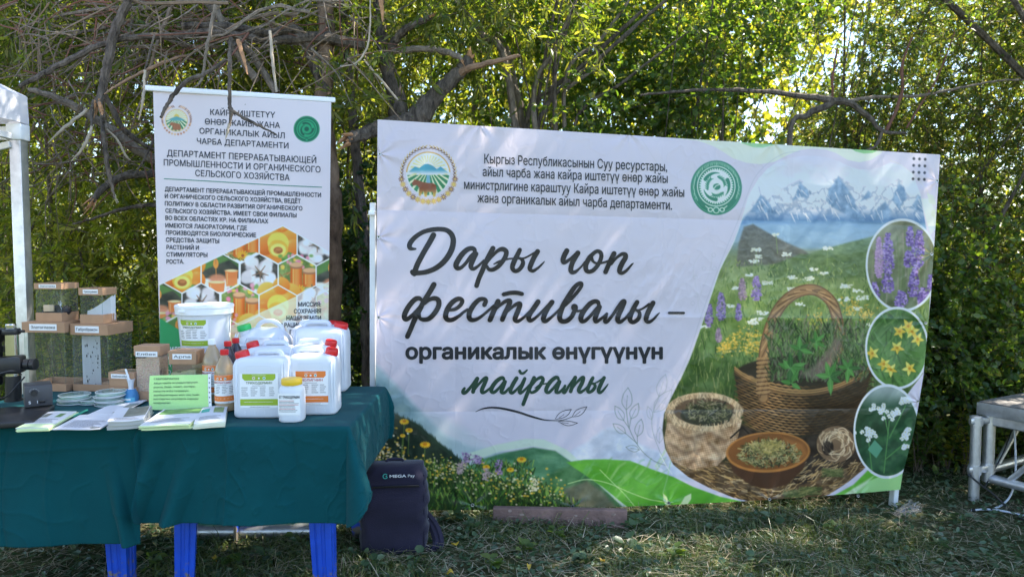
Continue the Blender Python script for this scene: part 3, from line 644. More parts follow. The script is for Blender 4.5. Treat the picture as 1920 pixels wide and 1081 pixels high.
def paint_banner():
    c = Canvas(690, 210, 1775, 970, 1.5, (198/255, 200/255, 228/255))
    low = paint_low(); pic, circ = paint_picture()
    g = pic.a.mean(2, keepdims=True); pic.a = np.clip(g+(pic.a-g)*.86, 0, 1)
    for d in circ: g = d.a.mean(2, keepdims=True); d.a = np.clip(g+(d.a-g)*.88, 0, 1)
    # lower landscape fades upward into the white vinyl
    A, X, Y = c.win(695, 655, 1710, 966); s = low.sample(X, Y); al = sm(672, 790, Y)*.0+1.0
    al = al*sm(664, 700, Y); A += (s-A)*(al*np.where(X < 1250, 1, 1))[..., None]
    # pale green waves along the top edge
    up = lambda pts, lower, col: c.poly(pts+lower, col, 1, .9)
    c.poly([(1220, 240), (1660, 262), (1660, 280), (1648, 290), (1632, 300), (1612, 304), (1590, 300), (1568, 287), (1548, 280), (1524, 278), (1500, 281), (1478, 290), (1452, 303), (1425, 308), (1400, 305), (1375, 297), (1355, 284), (1338, 274), (1310, 264), (1270, 259), (1220, 254)], (204, 220, 218), 1, 1)
    c.poly([(1372, 255), (1470, 262), (1450, 272), (1430, 277), (1412, 276), (1392, 269)], (146, 200, 164), 1, 1)
    c.poly([(1582, 268), (1662, 272), (1652, 280), (1636, 287), (1620, 288), (1604, 284)], (128, 188, 140), 1, 1)
    grey = (196, 200, 220)
    for k in range(5): c.ring(706, 335, 10+k*6, 16+k*8, 1.0, (200, 203, 222), .55)
    c.line(smooth_path([(1500, 284), (1470, 288), (1440, 306), (1416, 332), (1400, 368), (1385, 410), (1360, 470), (1335, 535), (1312, 600), (1296, 650), (1275, 700), (1255, 735), (1240, 765)], 6), 1.1, (170, 176, 200), .7)
    # picture
    A, X, Y = c.win(1238, 288, 1756, 948); m = Canvas.pmask(np.array(BPIC, float), X, Y, .8); A += (pic.sample(X, Y)-A)*m[..., None]
    wl = smooth_path(BPIC[32:]+BPIC[:12], 5); 
    c.line(smooth_path(BPIC[36:44]+[BPIC[0]], 5), 1.5, (226, 230, 242), .7)
    # right border strip: pale leaf print
    c.poly([(1726, 372), (1745, 372), (1760, 420), (1745, 440), (1740, 425)], (222, 226, 226), .7, 2)
    for pts in ([(1738, 362), (1750, 366), (1755, 385), (1742, 380)], [(1747, 396), (1754, 392), (1753, 408), (1746, 404)]): c.poly(pts, (198, 214, 206), .8)
    c.line(smooth_path([(1668, 300), (1690, 310), (1715, 330), (1740, 360), (1756, 400)], 5), .9, (206, 212, 206), .6)
    for (cx, cy, rx, ry), d in zip(CIRC, circ):
        A, X, Y = c.win(cx-rx-4, cy-ry-4, cx+rx+4, cy+ry+4); q = np.hypot((X-cx)/rx, (Y-cy)/ry); m = np.clip((1-q)*40, 0, 1)
        A += (d.sample(X, Y)-A)*m[..., None]; c.ring(cx, cy, rx, ry, 4.2, (236, 238, 244))
    c.poly([(1690, 884), (1724, 800), (1770, 800), (1770, 970), (1690, 970)], (150, 204, 146), .0)
    for i in range(3):
        for j in range(4): c.ell(1713.5+10.6*i-j*.5, 297.5+12.6*j+i*.6, 2.5, 2.7, (56, 62, 76))
    # faint leaf line-work
    def lf(p0, p1, wd, col, lw=1.2, al=.8, vein=True):
        (x0, y0), (x1, y1) = p0, p1; dx, dy = x1-x0, y1-y0; nx, ny = -dy*wd, dx*wd
        for s in (1, -1): c.line(smooth_path([(x0, y0), (x0+dx*.3+s*nx, y0+dy*.3+s*ny), (x0+dx*.7+s*nx*.8, y0+dy*.7+s*ny*.8), (x1, y1)], 5), lw, col, al)
        if vein: c.line([(x0, y0), (x0+dx*.65, y0+dy*.65)], lw*.8, col, al)
    def Z(x, y): return (1140+x/4.0, 690+y/4.0)
    g1 = (112, 128, 128)
    c.line(smooth_path([Z(440, 728), Z(340, 690), Z(240, 600), Z(160, 450), Z(137, 310)], 6), 1.3, g1, .85)
    for a, b in (((137, 310), (150, 145)), ((118, 390), (52, 282)), ((172, 378), (228, 262)), ((132, 487), (38, 415)), ((220, 510), (250, 380)), ((235, 610), (135, 590))): lf(Z(*a), Z(*b), .22, g1, 1.1, .85)
    for a, b in (((118, 390), (160, 450)), ((172, 378), (158, 452)), ((132, 487), (215, 560)), ((220, 510), (220, 565))): c.line([Z(*a), Z(*b)], 1.1, g1, .85)
    g2 = (150, 160, 170)
    c.line(smooth_path([Z(440, 730), Z(380, 600), Z(335, 470), Z(330, 370), Z(350, 290), Z(385, 205)], 6), 1.2, g2, .8)
    for a, b in (((380, 210), (432, 45)), ((345, 330), (480, 160)), ((328, 385), (298, 285)), ((385, 560), (390, 440))): lf(Z(*a), Z(*b), .2, g2, 1, .75)
    c.line(smooth_path([Z(390, 640), Z(440, 735), Z(480, 790)], 5), 2.2, (220, 232, 240), .7)
    for pts in ([(1204, 262), (1215, 280), (1228, 300), (1240, 318)], [(1318, 470), (1300, 500), (1305, 540), (1312, 585)], [(1302, 585), (1316, 545), (1330, 510), (1336, 478)]): c.line(smooth_path(pts, 5), .9, (188, 192, 212), .7)
    for x, y in ((1304, 520), (1320, 503), (1306, 553), (1299, 568), (1338, 478), (1340, 503)): c.ring(x, y, 3.6, 3.6, .9, (180, 185, 208), .8)
    # emblem with sun, mountains, fields and cow
    ex, ey = 803, 327
    c.ell(ex, ey-1, 41, 41, (240, 238, 240))
    sc = np.hypot
    A, X, Y = c.win(ex-45, ey-45, ex+45, ey+45); r = np.hypot(X-ex, Y-ey); an = np.arctan2(Y-(ey-12), X-ex)
    rays = (np.sin(an*26) > .1)&(Y < ey+2)&(r < 36)&(np.hypot(X-ex, Y-(ey-12)) > 11); A[rays] = np.array((206, 184, 104))/255*.5+np.array((238, 232, 214))/255*.5
    fld = (r < 39)&(Y > ey+1); fa = np.arctan2(X-ex-1, Y-(ey-12)); A[fld] = np.where((np.sin(fa*26)[fld] > .35)[:, None], np.array((206, 226, 196))/255, np.array((44, 128, 92))/255)
    c.ell(ex, ey-10, 9.5, 9.5, (226, 176, 62), 1, .7, 0, lambda X, Y: (Y < ey-4)*1.0)
    c.poly([(765, 323), (778, 312), (786, 315), (795, 308), (802, 307), (812, 311), (819, 317), (826, 312), (834, 318), (843, 325), (803, 328)], lambda X, Y: np.array([60, 148, 186.])*(1-sm(316, 328, Y))[..., None]+np.array([208, 220, 240.])*sm(316, 328, Y)[..., None])
    c.poly([(800, 328), (806, 328), (807, 346), (799, 344)], (112, 170, 204))
    c.ring(ex, ey-1, 40.5, 40.5, 2.0, (188, 150, 60), 1, lambda X, Y: (Y < ey-4)*1.0)
    cow = [(772, 344), (777, 336), (784, 338), (792, 341), (802, 343), (812, 343), (818, 348), (818, 360), (816, 369), (812, 369), (811, 360), (802, 360), (800, 369), (796, 369), (794, 358), (788, 368), (785, 366), (786, 352), (782, 347), (774, 348)]
    c.poly(cow, lambda X, Y: np.array([128, 78, 62.])*(1-sm(352, 368, Y))[..., None]+np.array([196, 176, 90.])*sm(352, 368, Y)[..., None])
    for k in range(13):
        for s in (-1, 1):
            a = math.radians(8+k*7.4); x, y = ex+s*50*math.sin(a), ey-1-50*math.cos(a)
            t = a+s*0; dx, dy = -s*math.cos(a), -math.sin(a)
            for q, cl in ((.55, (188, 160, 66)), (-.55, (84, 56, 40))):
                b = math.atan2(dy, dx)+q*s; c.line([(x, y), (x+6.5*math.cos(b), y+6.5*math.sin(b))], [2.4, .8], cl, .95)
    for k in range(15):
        a = math.radians(100+k*160/14); x, y = ex+51*math.sin(a), ey+51*-math.cos(a); big = 105 < math.degrees(a) < 255 and 5 <= k <= 9
        cl = (196, 158, 62) if (k % 2 or big) else (112, 70, 48)
        for q in range(8): b = q*.785; c.line([(x, y), (x+5*math.cos(b), y+5*math.sin(b))], 1.7, cl, .95)
        c.ell(x, y, 1.8, 1.8, (228, 200, 120))
    # round green seal
    sx, sy, srx, sry = 1343, 352, 48, 51
    gr = (34, 122, 104); pale = (214, 232, 232)
    c.ell(sx, sy, srx, sry, gr); c.ring(sx, sy, srx-3, sry-3, 1.0, (90, 160, 140)); c.ell(sx, sy-3, 36, 38, pale); c.ring(sx, sy-3, 33, 35, 2.5, gr)
    for k in range(44): a = k*.1428; c.line([(sx+33*math.cos(a), sy-3+35*math.sin(a)), (sx+30*math.cos(a), sy-3+32*math.sin(a))], 2.0, gr)
    for k in range(60):
        a = math.radians(150+k*4); 
        if k < 60: c.line([(sx+42*math.cos(a), sy-1+44.5*math.sin(a)-2.4), (sx+42*math.cos(a)+random.Random(k).uniform(-1.4, 1.4), sy-1+44.5*math.sin(a)+2.4)], 1.3, (176, 212, 200), .8)
    for k in range(3):
        a0 = k*2.094-.5
        c.line([(sx+(24-.0*q)*math.cos(a0+q*.16), sy-3+(25)*math.sin(a0+q*.16)) for q in range(9)], [7, 6.5, 6, 5.5, 5, 4, 3, 2, 1], gr)
        for q in range(7):
            a = a0+1.2+q*.2; x, y = sx+17*math.cos(a), sy-3+18*math.sin(a)
            for s in (1, -1): b = a+1.57+s*.7; c.line([(x, y), (x+5.5*math.cos(b), y+5.5*math.sin(b))], [2.2, 1], gr)
    c.ell(sx, sy-3, 9, 9, pale); c.ell(sx+1, sy-2, 7, 6, gr); c.line([(sx-5, sy+2), (sx, sy-4), (sx+6, sy-6)], 1.6, pale)
    c.ell(sx, sy+42, 6, 6, pale); c.ell(sx, sy+42, 4.5, 4.5, gr)
    for s in (-1, 1): c.ring(sx+s*11, sy+41, 4, 3.5, 1.6, pale); c.line([(sx+s*15, sy+38), (sx+s*20, sy+34)], 1.5, pale)
    return c

def bxy(s, t):
    top = 224+66*s+2.5*np.sin(s*math.pi)*0; xl = 708-5*t
    xr = np.interp(t, [0, .43, .664, .825, .955, 1], [1763, 1745, 1731, 1714, 1692, 1688]); x = xl+(xr-xl)*s
    bot = 956-39*s**2.3; return x, top+(bot-top)*t

def build_banner():
    base = P(704, 956, 3.78)
    root = thing('festival_banner', 'wide white vinyl festival banner with mountain meadow print and large brush lettering', 'banner', base)
    nu, nv = 1000, 700
    s, t = np.meshgrid(np.linspace(0, 1, nu), np.linspace(0, 1, nv)); px, py = bxy(s, t)
    can = paint_banner(); C = ink(can.sample(px, py)); V = Pn(px, py, bY(px)+bdisp(px, py))-np.array(base)
    M['vinyl'] = mat_print('printed_vinyl', 0.30, 0.30, 0.5)
    sheet = link_mesh('printed_sheet', ink_mesh('printed_sheet', V, C, nu, nv), M['vinyl'], root)
    def put(name, mb, m): return obj(name, mb, m, sheet, base, smooth=False)
    mb = MB()
    put_text(mb, [('Кыргыз Республикасынын Суу ресурстары,', 908, 1251, 306, 321, 17.5, .010), ('айыл чарба жана кайра иштетүү өнөр жайы', 905, 1252, 330, 343, 17.5, .010),
                  ('министрлигине караштуу Кайра иштетүү өнөр жайы', 870, 1283, 354, 369, 17.5, .010), ('жана органикалык айыл чарба департаменти.', 895, 1260, 379, 393, 17.5, .010),
                  ('органикалык өнүгүүнүн', 760, 1243, 672, 672, 28, .040)], lambda v, e: bsurf(v, -.0022+e), 6.0)
    put('header_lettering', mb, M['dark_ink'])
    A = [(200,352,25),(165,352,40),(130,340,60),(122,300,65),(150,250,65),(210,190,60),(300,135,58),(400,108,60),(500,98,60),(590,110,62),(650,150,68),(682,215,70),(682,290,72),(660,370,75),(610,460,75),(540,540,72),(450,605,68),(350,645,65),(260,660,62),(170,660,72)]
    strokesA = [A, [(430,175,72),(385,260,72),(320,370,70),(265,470,70),(220,560,70),(185,660,72)], [(158,648,62),(185,676,60)],
        [(965,405,45),(955,360,58),(915,345,62),(860,365,66),(800,420,70),(745,500,72),(720,560,72),(740,600,62),(790,590,48),(850,530,45),(910,450,50),(960,405,50)],
        [(980,415,58),(945,480,66),(915,550,66),(915,590,60),(945,608,52),(995,580,38),(1050,530,32),(1080,500,30)],
        [(1195,345,66),(1150,430,66),(1100,530,66),(1055,640,64),(1015,730,62),(985,825,62)],
        [(1120,520,40),(1190,440,40),(1260,375,48),(1320,355,62),(1365,385,62),(1360,440,62),(1320,510,60),(1260,580,58),(1190,620,54),(1140,612,48),(1120,575,36)],
        [(1207,547,16),(1260,522,32),(1320,500,32),(1400,480,24),(1470,475,24)],
        [(1540,365,55),(1510,430,62),(1465,520,66),(1445,590,62),(1475,635,55),(1530,620,55),(1575,560,58),(1580,510,50),(1545,475,38),(1480,468,36)],
        [(1545,475,30),(1600,470,24),(1670,435,24),(1740,395,28)],
        [(1770,385,64),(1725,460,66),(1680,560,66),(1670,612,56),(1710,635,46),(1770,600,34),(1820,555,26),(1855,515,14)]]
    B = [[(350,425,105),(300,520,105),(272,610,100),(290,660,85),(345,640,75),(410,595,58),(470,540,56),(530,490,66)], [(570,470,105),(510,570,105),(455,680,100),(430,790,100),(450,850,95),(510,850,75),(580,800,50),(650,730,40),(710,650,40)],
        [(800,560,90),(870,490,80),(920,450,78),(975,432,75),(1030,470,85),(1040,540,85),(1010,640,85),(950,740,85),(870,820,85),(790,845,85),(735,805,95),(730,720,100),(770,620,100),(830,530,95)],
        [(830,560,90),(880,640,55),(930,672,50),(990,680,48),(1090,660,44),(1190,625,46)], [(1295,480,100),(1240,590,100),(1180,720,95),(1125,850,95)],
        [(1240,690,55),(1310,600,55),(1390,530,60),(1460,490,75),(1520,505,95),(1520,570,100),(1460,670,105),(1415,770,105),(1405,840,95),(1450,870,80),(1520,840,65),(1590,770,50),(1650,700,38),(1680,675,20)]]
    Cc = [[(470,125,70),(410,230,68),(340,340,66),(290,440,66),(220,580,66),(170,700,64),(130,790,64)], [(315,325,42),(275,300,60),(220,320,66),(150,400,68),(100,490,70),(90,550,66),(120,570,60),(180,530,50),(250,460,48),(300,400,45)],
        [(350,370,40),(410,320,50),(480,300,60),(530,330,66),(530,400,66),(480,490,66),(410,560,62),(340,575,56),(290,555,46),(285,500,36)],
        [(660,455,36),(740,440,48),(800,400,52),(835,345,55),(815,310,55),(760,315,62),(690,370,66),(640,450,68),(620,530,68),(645,575,62),(710,575,58),(790,530,45),(850,480,38),(900,445,36)],
        [(1120,385,60),(1138,335,56),(1110,310,52),(1050,320,60),(980,390,66),(930,480,68),(925,550,66),(960,580,58),(1030,565,46),(1110,510,38),(1190,440,34),(1240,395,34)],
        [(1295,340,68),(1250,440,68),(1200,560,66),(1190,580,62)], [(1230,475,34),(1310,400,38),(1390,340,50),(1447,335,62),(1430,400,66),(1380,500,66),(1350,575,62)],
        [(1390,494,34),(1470,420,38),(1540,372,50),(1578,374,60),(1560,440,66),(1520,540,66),(1515,580,60),(1550,595,50),(1620,550,36),(1700,470,32)], [(1370,250,54),(1450,232,56),(1540,230,56),(1602,245,54)],
        [(1810,345,66),(1760,420,66),(1700,510,66),(1690,570,60),(1725,585,50),(1790,540,38),(1860,470,34),(1930,395,34)]]
    D = [[(240,350,66),(190,420,66),(140,520,66),(130,575,62),(160,595,52),(230,545,38),(300,480,34),(360,420,34)],
        [(350,440,44),(450,350,46),(550,240,46),(610,160,46),(620,115,50),(590,110,52),(530,160,60),(450,280,66),(380,400,68),(345,500,68),(340,560,66),(370,595,62),(430,590,62),(490,540,58),(522,480,58),(545,430,56),(540,400,52),(512,398,44),(512,440,38),(560,465,34),(650,452,32)],
        [(845,395,44),(830,350,55),(790,340,58),(730,370,64),(660,450,66),(615,530,68),(620,590,60),(665,590,48),(730,530,42),(800,450,44),(845,400,46)],
        [(855,410,56),(820,490,62),(795,560,62),(805,600,52),(850,580,40),(910,530,34),(945,500,34)],
        [(945,500,38),(920,580,48),(932,607,48),(970,580,44),(1030,500,40),(1090,410,44),(1145,345,54),(1172,345,58),(1140,420,66),(1095,520,66),(1085,580,62),(1115,605,52),(1180,560,38),(1240,490,34)],
        [(1335,350,58),(1290,430,64),(1250,520,66),(1245,580,62),(1280,608,55),(1335,580,54),(1365,530,54),(1362,480,46),(1325,452,36),(1280,450,30)], [(1350,455,30),(1410,430,28),(1490,375,34)],
        [(1540,360,64),(1500,430,66),(1460,520,66),(1450,580,60),(1485,605,48),(1540,575,34),(1590,520,26),(1622,487,12)], [(1745,488,32),(1840,488,33),(1935,489,32)]]
    E = [[(75,325,34),(55,360,44),(62,385,48),(100,370,44),(170,290,40),(235,200,46)], [(240,200,52),(210,280,54),(185,370,52)], [(190,360,30),(260,270,34),(330,200,44),(358,197,50),(335,260,54),(300,340,54),(305,380,46),(350,365,36),(430,300,28)],
        [(585,225,34),(572,195,46),(540,195,50),(480,240,54),(430,310,56),(420,360,52),(455,376,44),(520,320,36),(590,235,40)], [(600,240,44),(570,310,52),(550,370,50),(590,380,40),(650,320,30)],
        [(745,195,52),(700,270,54),(665,350,52),(685,385,44),(740,345,34),(820,260,30)], [(850,200,44),(820,270,52),(785,350,52),(795,385,42),(850,345,32),(910,280,28)], [(785,100,36),(800,130,36),(835,130,34),(880,90,20)],
        [(970,190,50),(930,280,52),(880,400,50),(830,530,48)], [(930,300,30),(1000,215,36),(1060,185,46),(1085,215,48),(1060,270,48),(1000,350,44),(940,380,38),(915,355,26)], [(980,322,12),(1030,290,26),(1090,270,20),(1150,260,20)],
        [(1285,215,34),(1272,190,46),(1240,190,50),(1180,240,54),(1135,310,54),(1125,362,50),(1160,378,42),(1220,320,36),(1290,235,38)], [(1300,240,44),(1270,310,50),(1255,370,48),(1295,375,38),(1350,320,30),(1368,290,30)],
        [(1365,298,34),(1345,360,44),(1365,378,40),(1420,290,34),(1490,200,44)], [(1500,185,48),(1470,270,50),(1440,365,48)], [(1445,350,28),(1510,260,32),(1580,192,42),(1605,192,48),(1585,260,52),(1545,340,52),(1560,375,44),(1610,350,32),(1660,300,26)],
        [(1725,190,44),(1690,260,48),(1660,340,48),(1675,375,42),(1725,350,42),(1755,300,42),(1735,266,34),(1695,266,26)], [(1735,268,22),(1790,240,22),(1855,198,28)], [(1870,190,48),(1830,270,50),(1800,340,50),(1810,380,42),(1850,360,32),(1900,300,22),(1922,268,10)]]
    def script(groups, name, m):
        mb = MB(); k = 0
        for st, ox, oy, z in groups:
            for q in st:
                r = np.array(q, float); r[:, 0] = ox+r[:, 0]/z; r[:, 1] = oy+r[:, 1]/z; r[:, 2] /= z
                v, f = ribbon2d(r); mb.add([tuple(p) for p in bsurf(v, -0.0015-0.00012*k)], f); k += 1
        return put(name, mb, m)
    script([(strokesA, 750, 415, 6.857), (B, 1030, 430, 10.667), (Cc, 745, 515, 6.857), (D, 1000, 515, 6.857)], 'brush_lettering', M['script_ink'])
    script([(E, 860, 680, 6.857)], 'green_brush_lettering', M['green_ink'])
    tw = [[(220,625,8),(300,590,16),(400,573,22),(520,578,26),(640,600,30),(780,635,30),(900,675,28),(1000,705,24),(1100,730,18),(1200,738,12),(1300,738,10),(1380,720,8),(1460,690,7)],
          [(1240,720,6),(1290,650,8),(1360,612,8),(1450,595,7)], [(1450,595,7),(1410,660,8),(1350,700,8),(1250,722,6)], [(1290,705,5),(1355,660,6)], [(1460,690,6),(1500,620,8),(1570,580,8),(1650,560,7)], [(1650,560,7),(1600,640,8),(1540,680,8),(1460,692,6)], [(1490,680,5),(1565,622,6)],
          [(1280,755,6),(1360,742,8),(1440,750,8),(1530,770,7)], [(1530,770,7),(1450,800,8),(1380,800,8),(1300,762,6)], [(1330,765,5),(1410,773,6)]]
    script([(tw, 860, 680, 6.857)], 'twig_drawing', M['dark_ink'])
    for x, y in ((712, 289), (710, 444), (710, 595), (711, 742), (886, 946), (1074, 948), (1254, 942), (1443, 935), (1609, 929), (1757, 339), (1747, 476), (1736, 605), (1721, 752)):
        mb = MB(); n = 12; c0 = P(x, y, bY(x)+float(bdisp(np.array([x]), np.array([y]))[0])-.002)
        ring = [c0+Vector((math.cos(a), 0, math.sin(a)))*r+Vector((0, d, 0)) for r, d in ((.0095, 0), (.0085, -.0022), (.0045, -.0018), (.0040, .001)) for a in [2*math.pi*k/n for k in range(n)]]
        mb.loft([ring[i*n:(i+1)*n] for i in range(4)], False); mb.add([c0+Vector((math.cos(2*math.pi*k/n)*.0042, -.0006, math.sin(2*math.pi*k/n)*.0042)) for k in range(n)], [tuple(range(n))], 1)
        obj('grommet', mb, [M['grey_metal'], M['dark_ink']], sheet, base)
    # frame behind the sheet
    for x, yt, yb, Yd, wd, nm in ((699.5, 380, 986, 3.82, .030, 'frame_post'), (1673, 305, 957, 4.365, .055, 'frame_post')):
        top = P(x+ (0 if x < 1000 else 60), yt, Yd); bot = P(x, yb, Yd); bot.z = gzf(bot.x, Yd)-.05; mb = MB(); mb.rbox(((top+bot)/2), (wd, .03, (top-bot).length), .003, 1, (top-bot).to_track_quat('Z', 'Y').to_matrix()); obj(nm, mb, M['white_metal'], root, base)
    mb = MB(); a, b = P(712, 250, 3.835), P(1745, 312, 4.38); mb.tube([a, b], .014, 8); obj('top_bar', mb, M['white_metal'], root, base)
    mb = MB(); mb.rbox(P(697.5, 399, 3.79), (.03, .04, .022), .003); obj('bracket', mb, M['white_plastic'], root, base)
build_banner()
# ================================================================== TREES, SHRUBS, UNDERGROWTH
def nrm(a): return a/(np.linalg.norm(a, axis=1)[:, None]+1e-9)
def leaf_quads(p, d, n, L, W, kind):
    """p, d, n: base, direction, normal (N,3); returns verts, quads"""
    s = nrm(np.cross(d, n)); n = np.cross(s, d); N = len(p); L = L[:, None]; W = W[:, None]
    if kind == 'narrow':
        v = np.stack([p, p+d*L*.45+s*W/2+n*W*.22, p+d*L-n*L*.08, p+d*L*.45-s*W/2+n*W*.22], 1)
        f = np.arange(N)[:, None]*4+np.array([[0, 1, 2, 3]])
        return v.reshape(-1, 3), f
    v = np.stack([p, p+d*L*.30+s*W*.5+n*W*.12, p+d*L*.70+s*W*.40+n*W*.10, p+d*L-n*L*.10, p+d*L*.70-s*W*.40+n*W*.10, p+d*L*.30-s*W*.5+n*W*.12], 1)
    b = np.arange(N)[:, None]*6
    return v.reshape(-1, 3), np.concatenate([b+np.array([[0, 1, 2, 3]]), b+np.array([[0, 3, 4, 5]])], 0)
def twig_prisms(p, q, r):
    d = nrm(q-p); a = nrm(np.cross(d, np.where(np.abs(d[:, 2:3]) < .9, np.array([[0, 0, 1.]]), np.array([[1., 0, 0]])))); b = np.cross(d, a)
    o = [a, -.5*a+.866*b, -.5*a-.866*b]; r = r[:, None]
    v = np.stack([p+k*r for k in o]+[q+k*r*.35 for k in o], 1); i = np.arange(len(p))[:, None]*6
    return v.reshape(-1, 3), np.concatenate([i+np.array([[0, 1, 4, 3]]), i+np.array([[1, 2, 5, 4]]), i+np.array([[2, 0, 3, 5]])], 0)
def crown(blobs, ntw, tl, npl, L, W, kind, seed, up=0.2, droop=0.0, shell=2.0, thr=0.42, nsc=1.7, spread=0.9, bend=0.0):
    """leaf-bearing twigs through the blobs' volume, with holes where a noise field is low; (verts, quads, material index)"""
    g = np.random.default_rng(seed); vol = np.array([b[1][0]*b[1][1]*b[1][2] for b in blobs]); pb = vol**.75/(vol**.75).sum()
    k = g.choice(len(blobs), ntw*3, p=pb); C = np.array([b[0] for b in blobs])[k]; Rr = np.array([b[1] for b in blobs])[k]
    u = nrm(g.normal(size=(ntw*3, 3))); rad = g.random(ntw*3)**(1/shell); p = C+u*Rr*rad[:, None]
    hole = fbm(p[:, 0]*nsc+seed, p[:, 2]*nsc+p[:, 1]*.9*nsc, seed, 3); keep = (hole > thr) & (p[:, 2] > gz(p[:, 0], p[:, 1])+.05)
    p = p[keep][:ntw]; u = (u*1.0)[keep][:ntw]; n = len(p)
    d = nrm(u*.7+g.normal(size=(n, 3))*.55+np.array([0, 0, up])); ln = tl*g.uniform(.55, 1.3, n)
    q = p+d*ln[:, None]; q[:, 2] -= droop*ln
    V, F, MI = [], [], []; tv, tf = twig_prisms(p, q, g.uniform(.0016, .0034, n)*(tl/.3)**.5)
    V.append(tv); F.append(tf); MI.append(np.ones(len(tf), int))
    m = n*npl; t = np.tile((np.arange(npl)+.5)/npl, n)+g.uniform(-.06, .06, m); i = np.repeat(np.arange(n), npl)
    bp = p[i]+(q-p)[i]*t[:, None]; td = nrm(q-p)[i]
    ld = nrm(td*(1-spread*.55)+nrm(g.normal(size=(m, 3)))*spread+np.array([0, 0, -droop*.6])); ln2 = nrm(g.normal(size=(m, 3))+np.array([0, 0, .9]))
    sz = g.uniform(.5, 1.4, m); lv, lf = leaf_quads(bp, ld, ln2, L*sz, W*sz*g.uniform(.8, 1.15, m), kind)
    V.append(lv); F.append(lf+len(tv)); MI.append(np.zeros(len(lf), int))
    return np.concatenate(V), np.concatenate(F), np.concatenate(MI)
def crook(path, radii, seed=0, amp=0.25, k=6, n=7):
    """a crooked limb through the given points"""
    q = smooth_path([tuple(p)+(r,) for p, r in zip(path, radii)], k); g = np.random.default_rng(seed); m = len(q)
    j = g.normal(size=(m, 3))*q[:, 3:4]*amp*np.where(q[:, 3:4] > .018, .6, 1); j[0] = 0
    return q[:, :3]+j, np.maximum(q[:, 3]*(1+np.where(q[:, 3] > .018, .05, .15)*g.uniform(-1, 1, m)), .0008)
M['bark'] = mat_bark('bark', (0.034, 0.027, 0.022), (0.21, 0.168, 0.132), 30, .3, 1.0)
M['pale_bark'] = mat_bark('pale_bark', (0.10, 0.08, 0.06), (0.33, 0.265, 0.205), 34, .3, .9)
M['peeling_bark'] = mat_bark('peeling_bark', (0.06, 0.038, 0.026), (0.30, 0.20, 0.13), 10, .4, 1.0)
M['splinter'] = mat('splintered_wood', (0.42, 0.215, 0.10), 0.7, var=.4, vscale=40)
M['torn_wood'] = mat('torn_wood', (0.25, 0.15, 0.09), 0.8, var=.4, vscale=30, bump=.3, bscale=60)
M['dry_wood'] = mat('dry_wood', (0.42, 0.34, 0.25), 0.75, var=.25, vscale=30)
M['twig_bark'] = mat('twig_bark', (0.19, 0.135, 0.09), 0.8, var=.35, vscale=20)
M['twig'] = mat('twig', (0.085, 0.062, 0.042), 0.8)
M['red_twig'] = mat('red_twig', (0.16, 0.07, 0.045), 0.8)
M['willow_leaf'] = mat_leaf('willow_leaf', [(0, (.065, .105, .024)), (.45, (.115, .155, .034)), (.8, (.18, .21, .05)), (1, (.29, .27, .10))], .55)
M['round_leaf'] = mat_leaf('round_leaf', [(0, (.046, .094, .024)), (.5, (.078, .138, .032)), (.85, (.13, .18, .042)), (1, (.23, .23, .08))], .52)
M['buckthorn_leaf'] = mat_leaf('buckthorn_leaf', [(0, (.036, .075, .026)), (.45, (.068, .115, .034)), (.82, (.13, .165, .046)), (1, (.27, .235, .09))], .52)
M['herb_leaf'] = mat_leaf('herb_leaf', [(0, (.045, .095, .026)), (.5, (.085, .14, .036)), (1, (.16, .21, .055))], .48)
M['sunlit_tint_leaf'] = mat_leaf('sunlit_tint_leaf', [(0, (.11, .16, .025)), (.5, (.22, .25, .04)), (1, (.36, .33, .09))], .55)  # bright yellow-green puts sunlight into the leaf colour
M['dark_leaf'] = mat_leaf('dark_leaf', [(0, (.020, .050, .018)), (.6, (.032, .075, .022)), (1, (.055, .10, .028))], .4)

def tree(name, label, cat, x, y, blobs, cp, leafm, seed, group=None, stems=3, trunk_r=.05, tmat='bark', crown_name='crown', twigm='twig', lean=(0, 0)):
    base = Vector((x, y, gzf(x, y)-.03)); root = thing(name, label, cat, base, 0, group); rs = random.Random(seed); mb = MB()
    trunk_r *= .8
    for k in range(stems):
        b = blobs[k % len(blobs)]; top = Vector(b[0])+Vector((rs.uniform(-.3, .3), rs.uniform(-.3, .3), b[1][2]*rs.uniform(.1, .8)))
        st = base+Vector((rs.uniform(-.12, .12), rs.uniform(-.12, .12), 0)); mid = st.lerp(top, .45)+Vector((rs.uniform(-.45, .45), rs.uniform(-.2, .2), rs.uniform(0, .3)))
        r = trunk_r*rs.uniform(.6, 1.1); p, rr = crook([st, mid, top], [r, r*.65, r*.2], seed+k, .22, 8); mb.tube(p, rr, 7)
        for j in range(5):
            i = rs.randint(4, len(p)-3); a = Vector(p[i]); bl = rs.choice(blobs); e = a.lerp(Vector(bl[0])+Vector((rs.uniform(-1, 1)*bl[1][0], rs.uniform(-1, 1)*bl[1][1], rs.uniform(-.3, 1)*bl[1][2])), .8)
            q, qr = crook([a, a.lerp(e, .5)+Vector((rs.uniform(-.1, .1), 0, rs.uniform(0, .15))), e], [rr[i]*.5, rr[i]*.34, .003], seed*7+j, .2, 6); mb.tube(q, qr, 5)
    obj('trunk', mb, M[tmat], root, base)
    cp = dict(cp, ntw=int(cp['ntw']*DENS)); v, f, mi = crown(blobs, seed=seed, **cp); me = np_mesh(crown_name, v-np.array(base), f, mi=mi)
    link_mesh(crown_name, me, [M[leafm], M[twigm]], root); return root

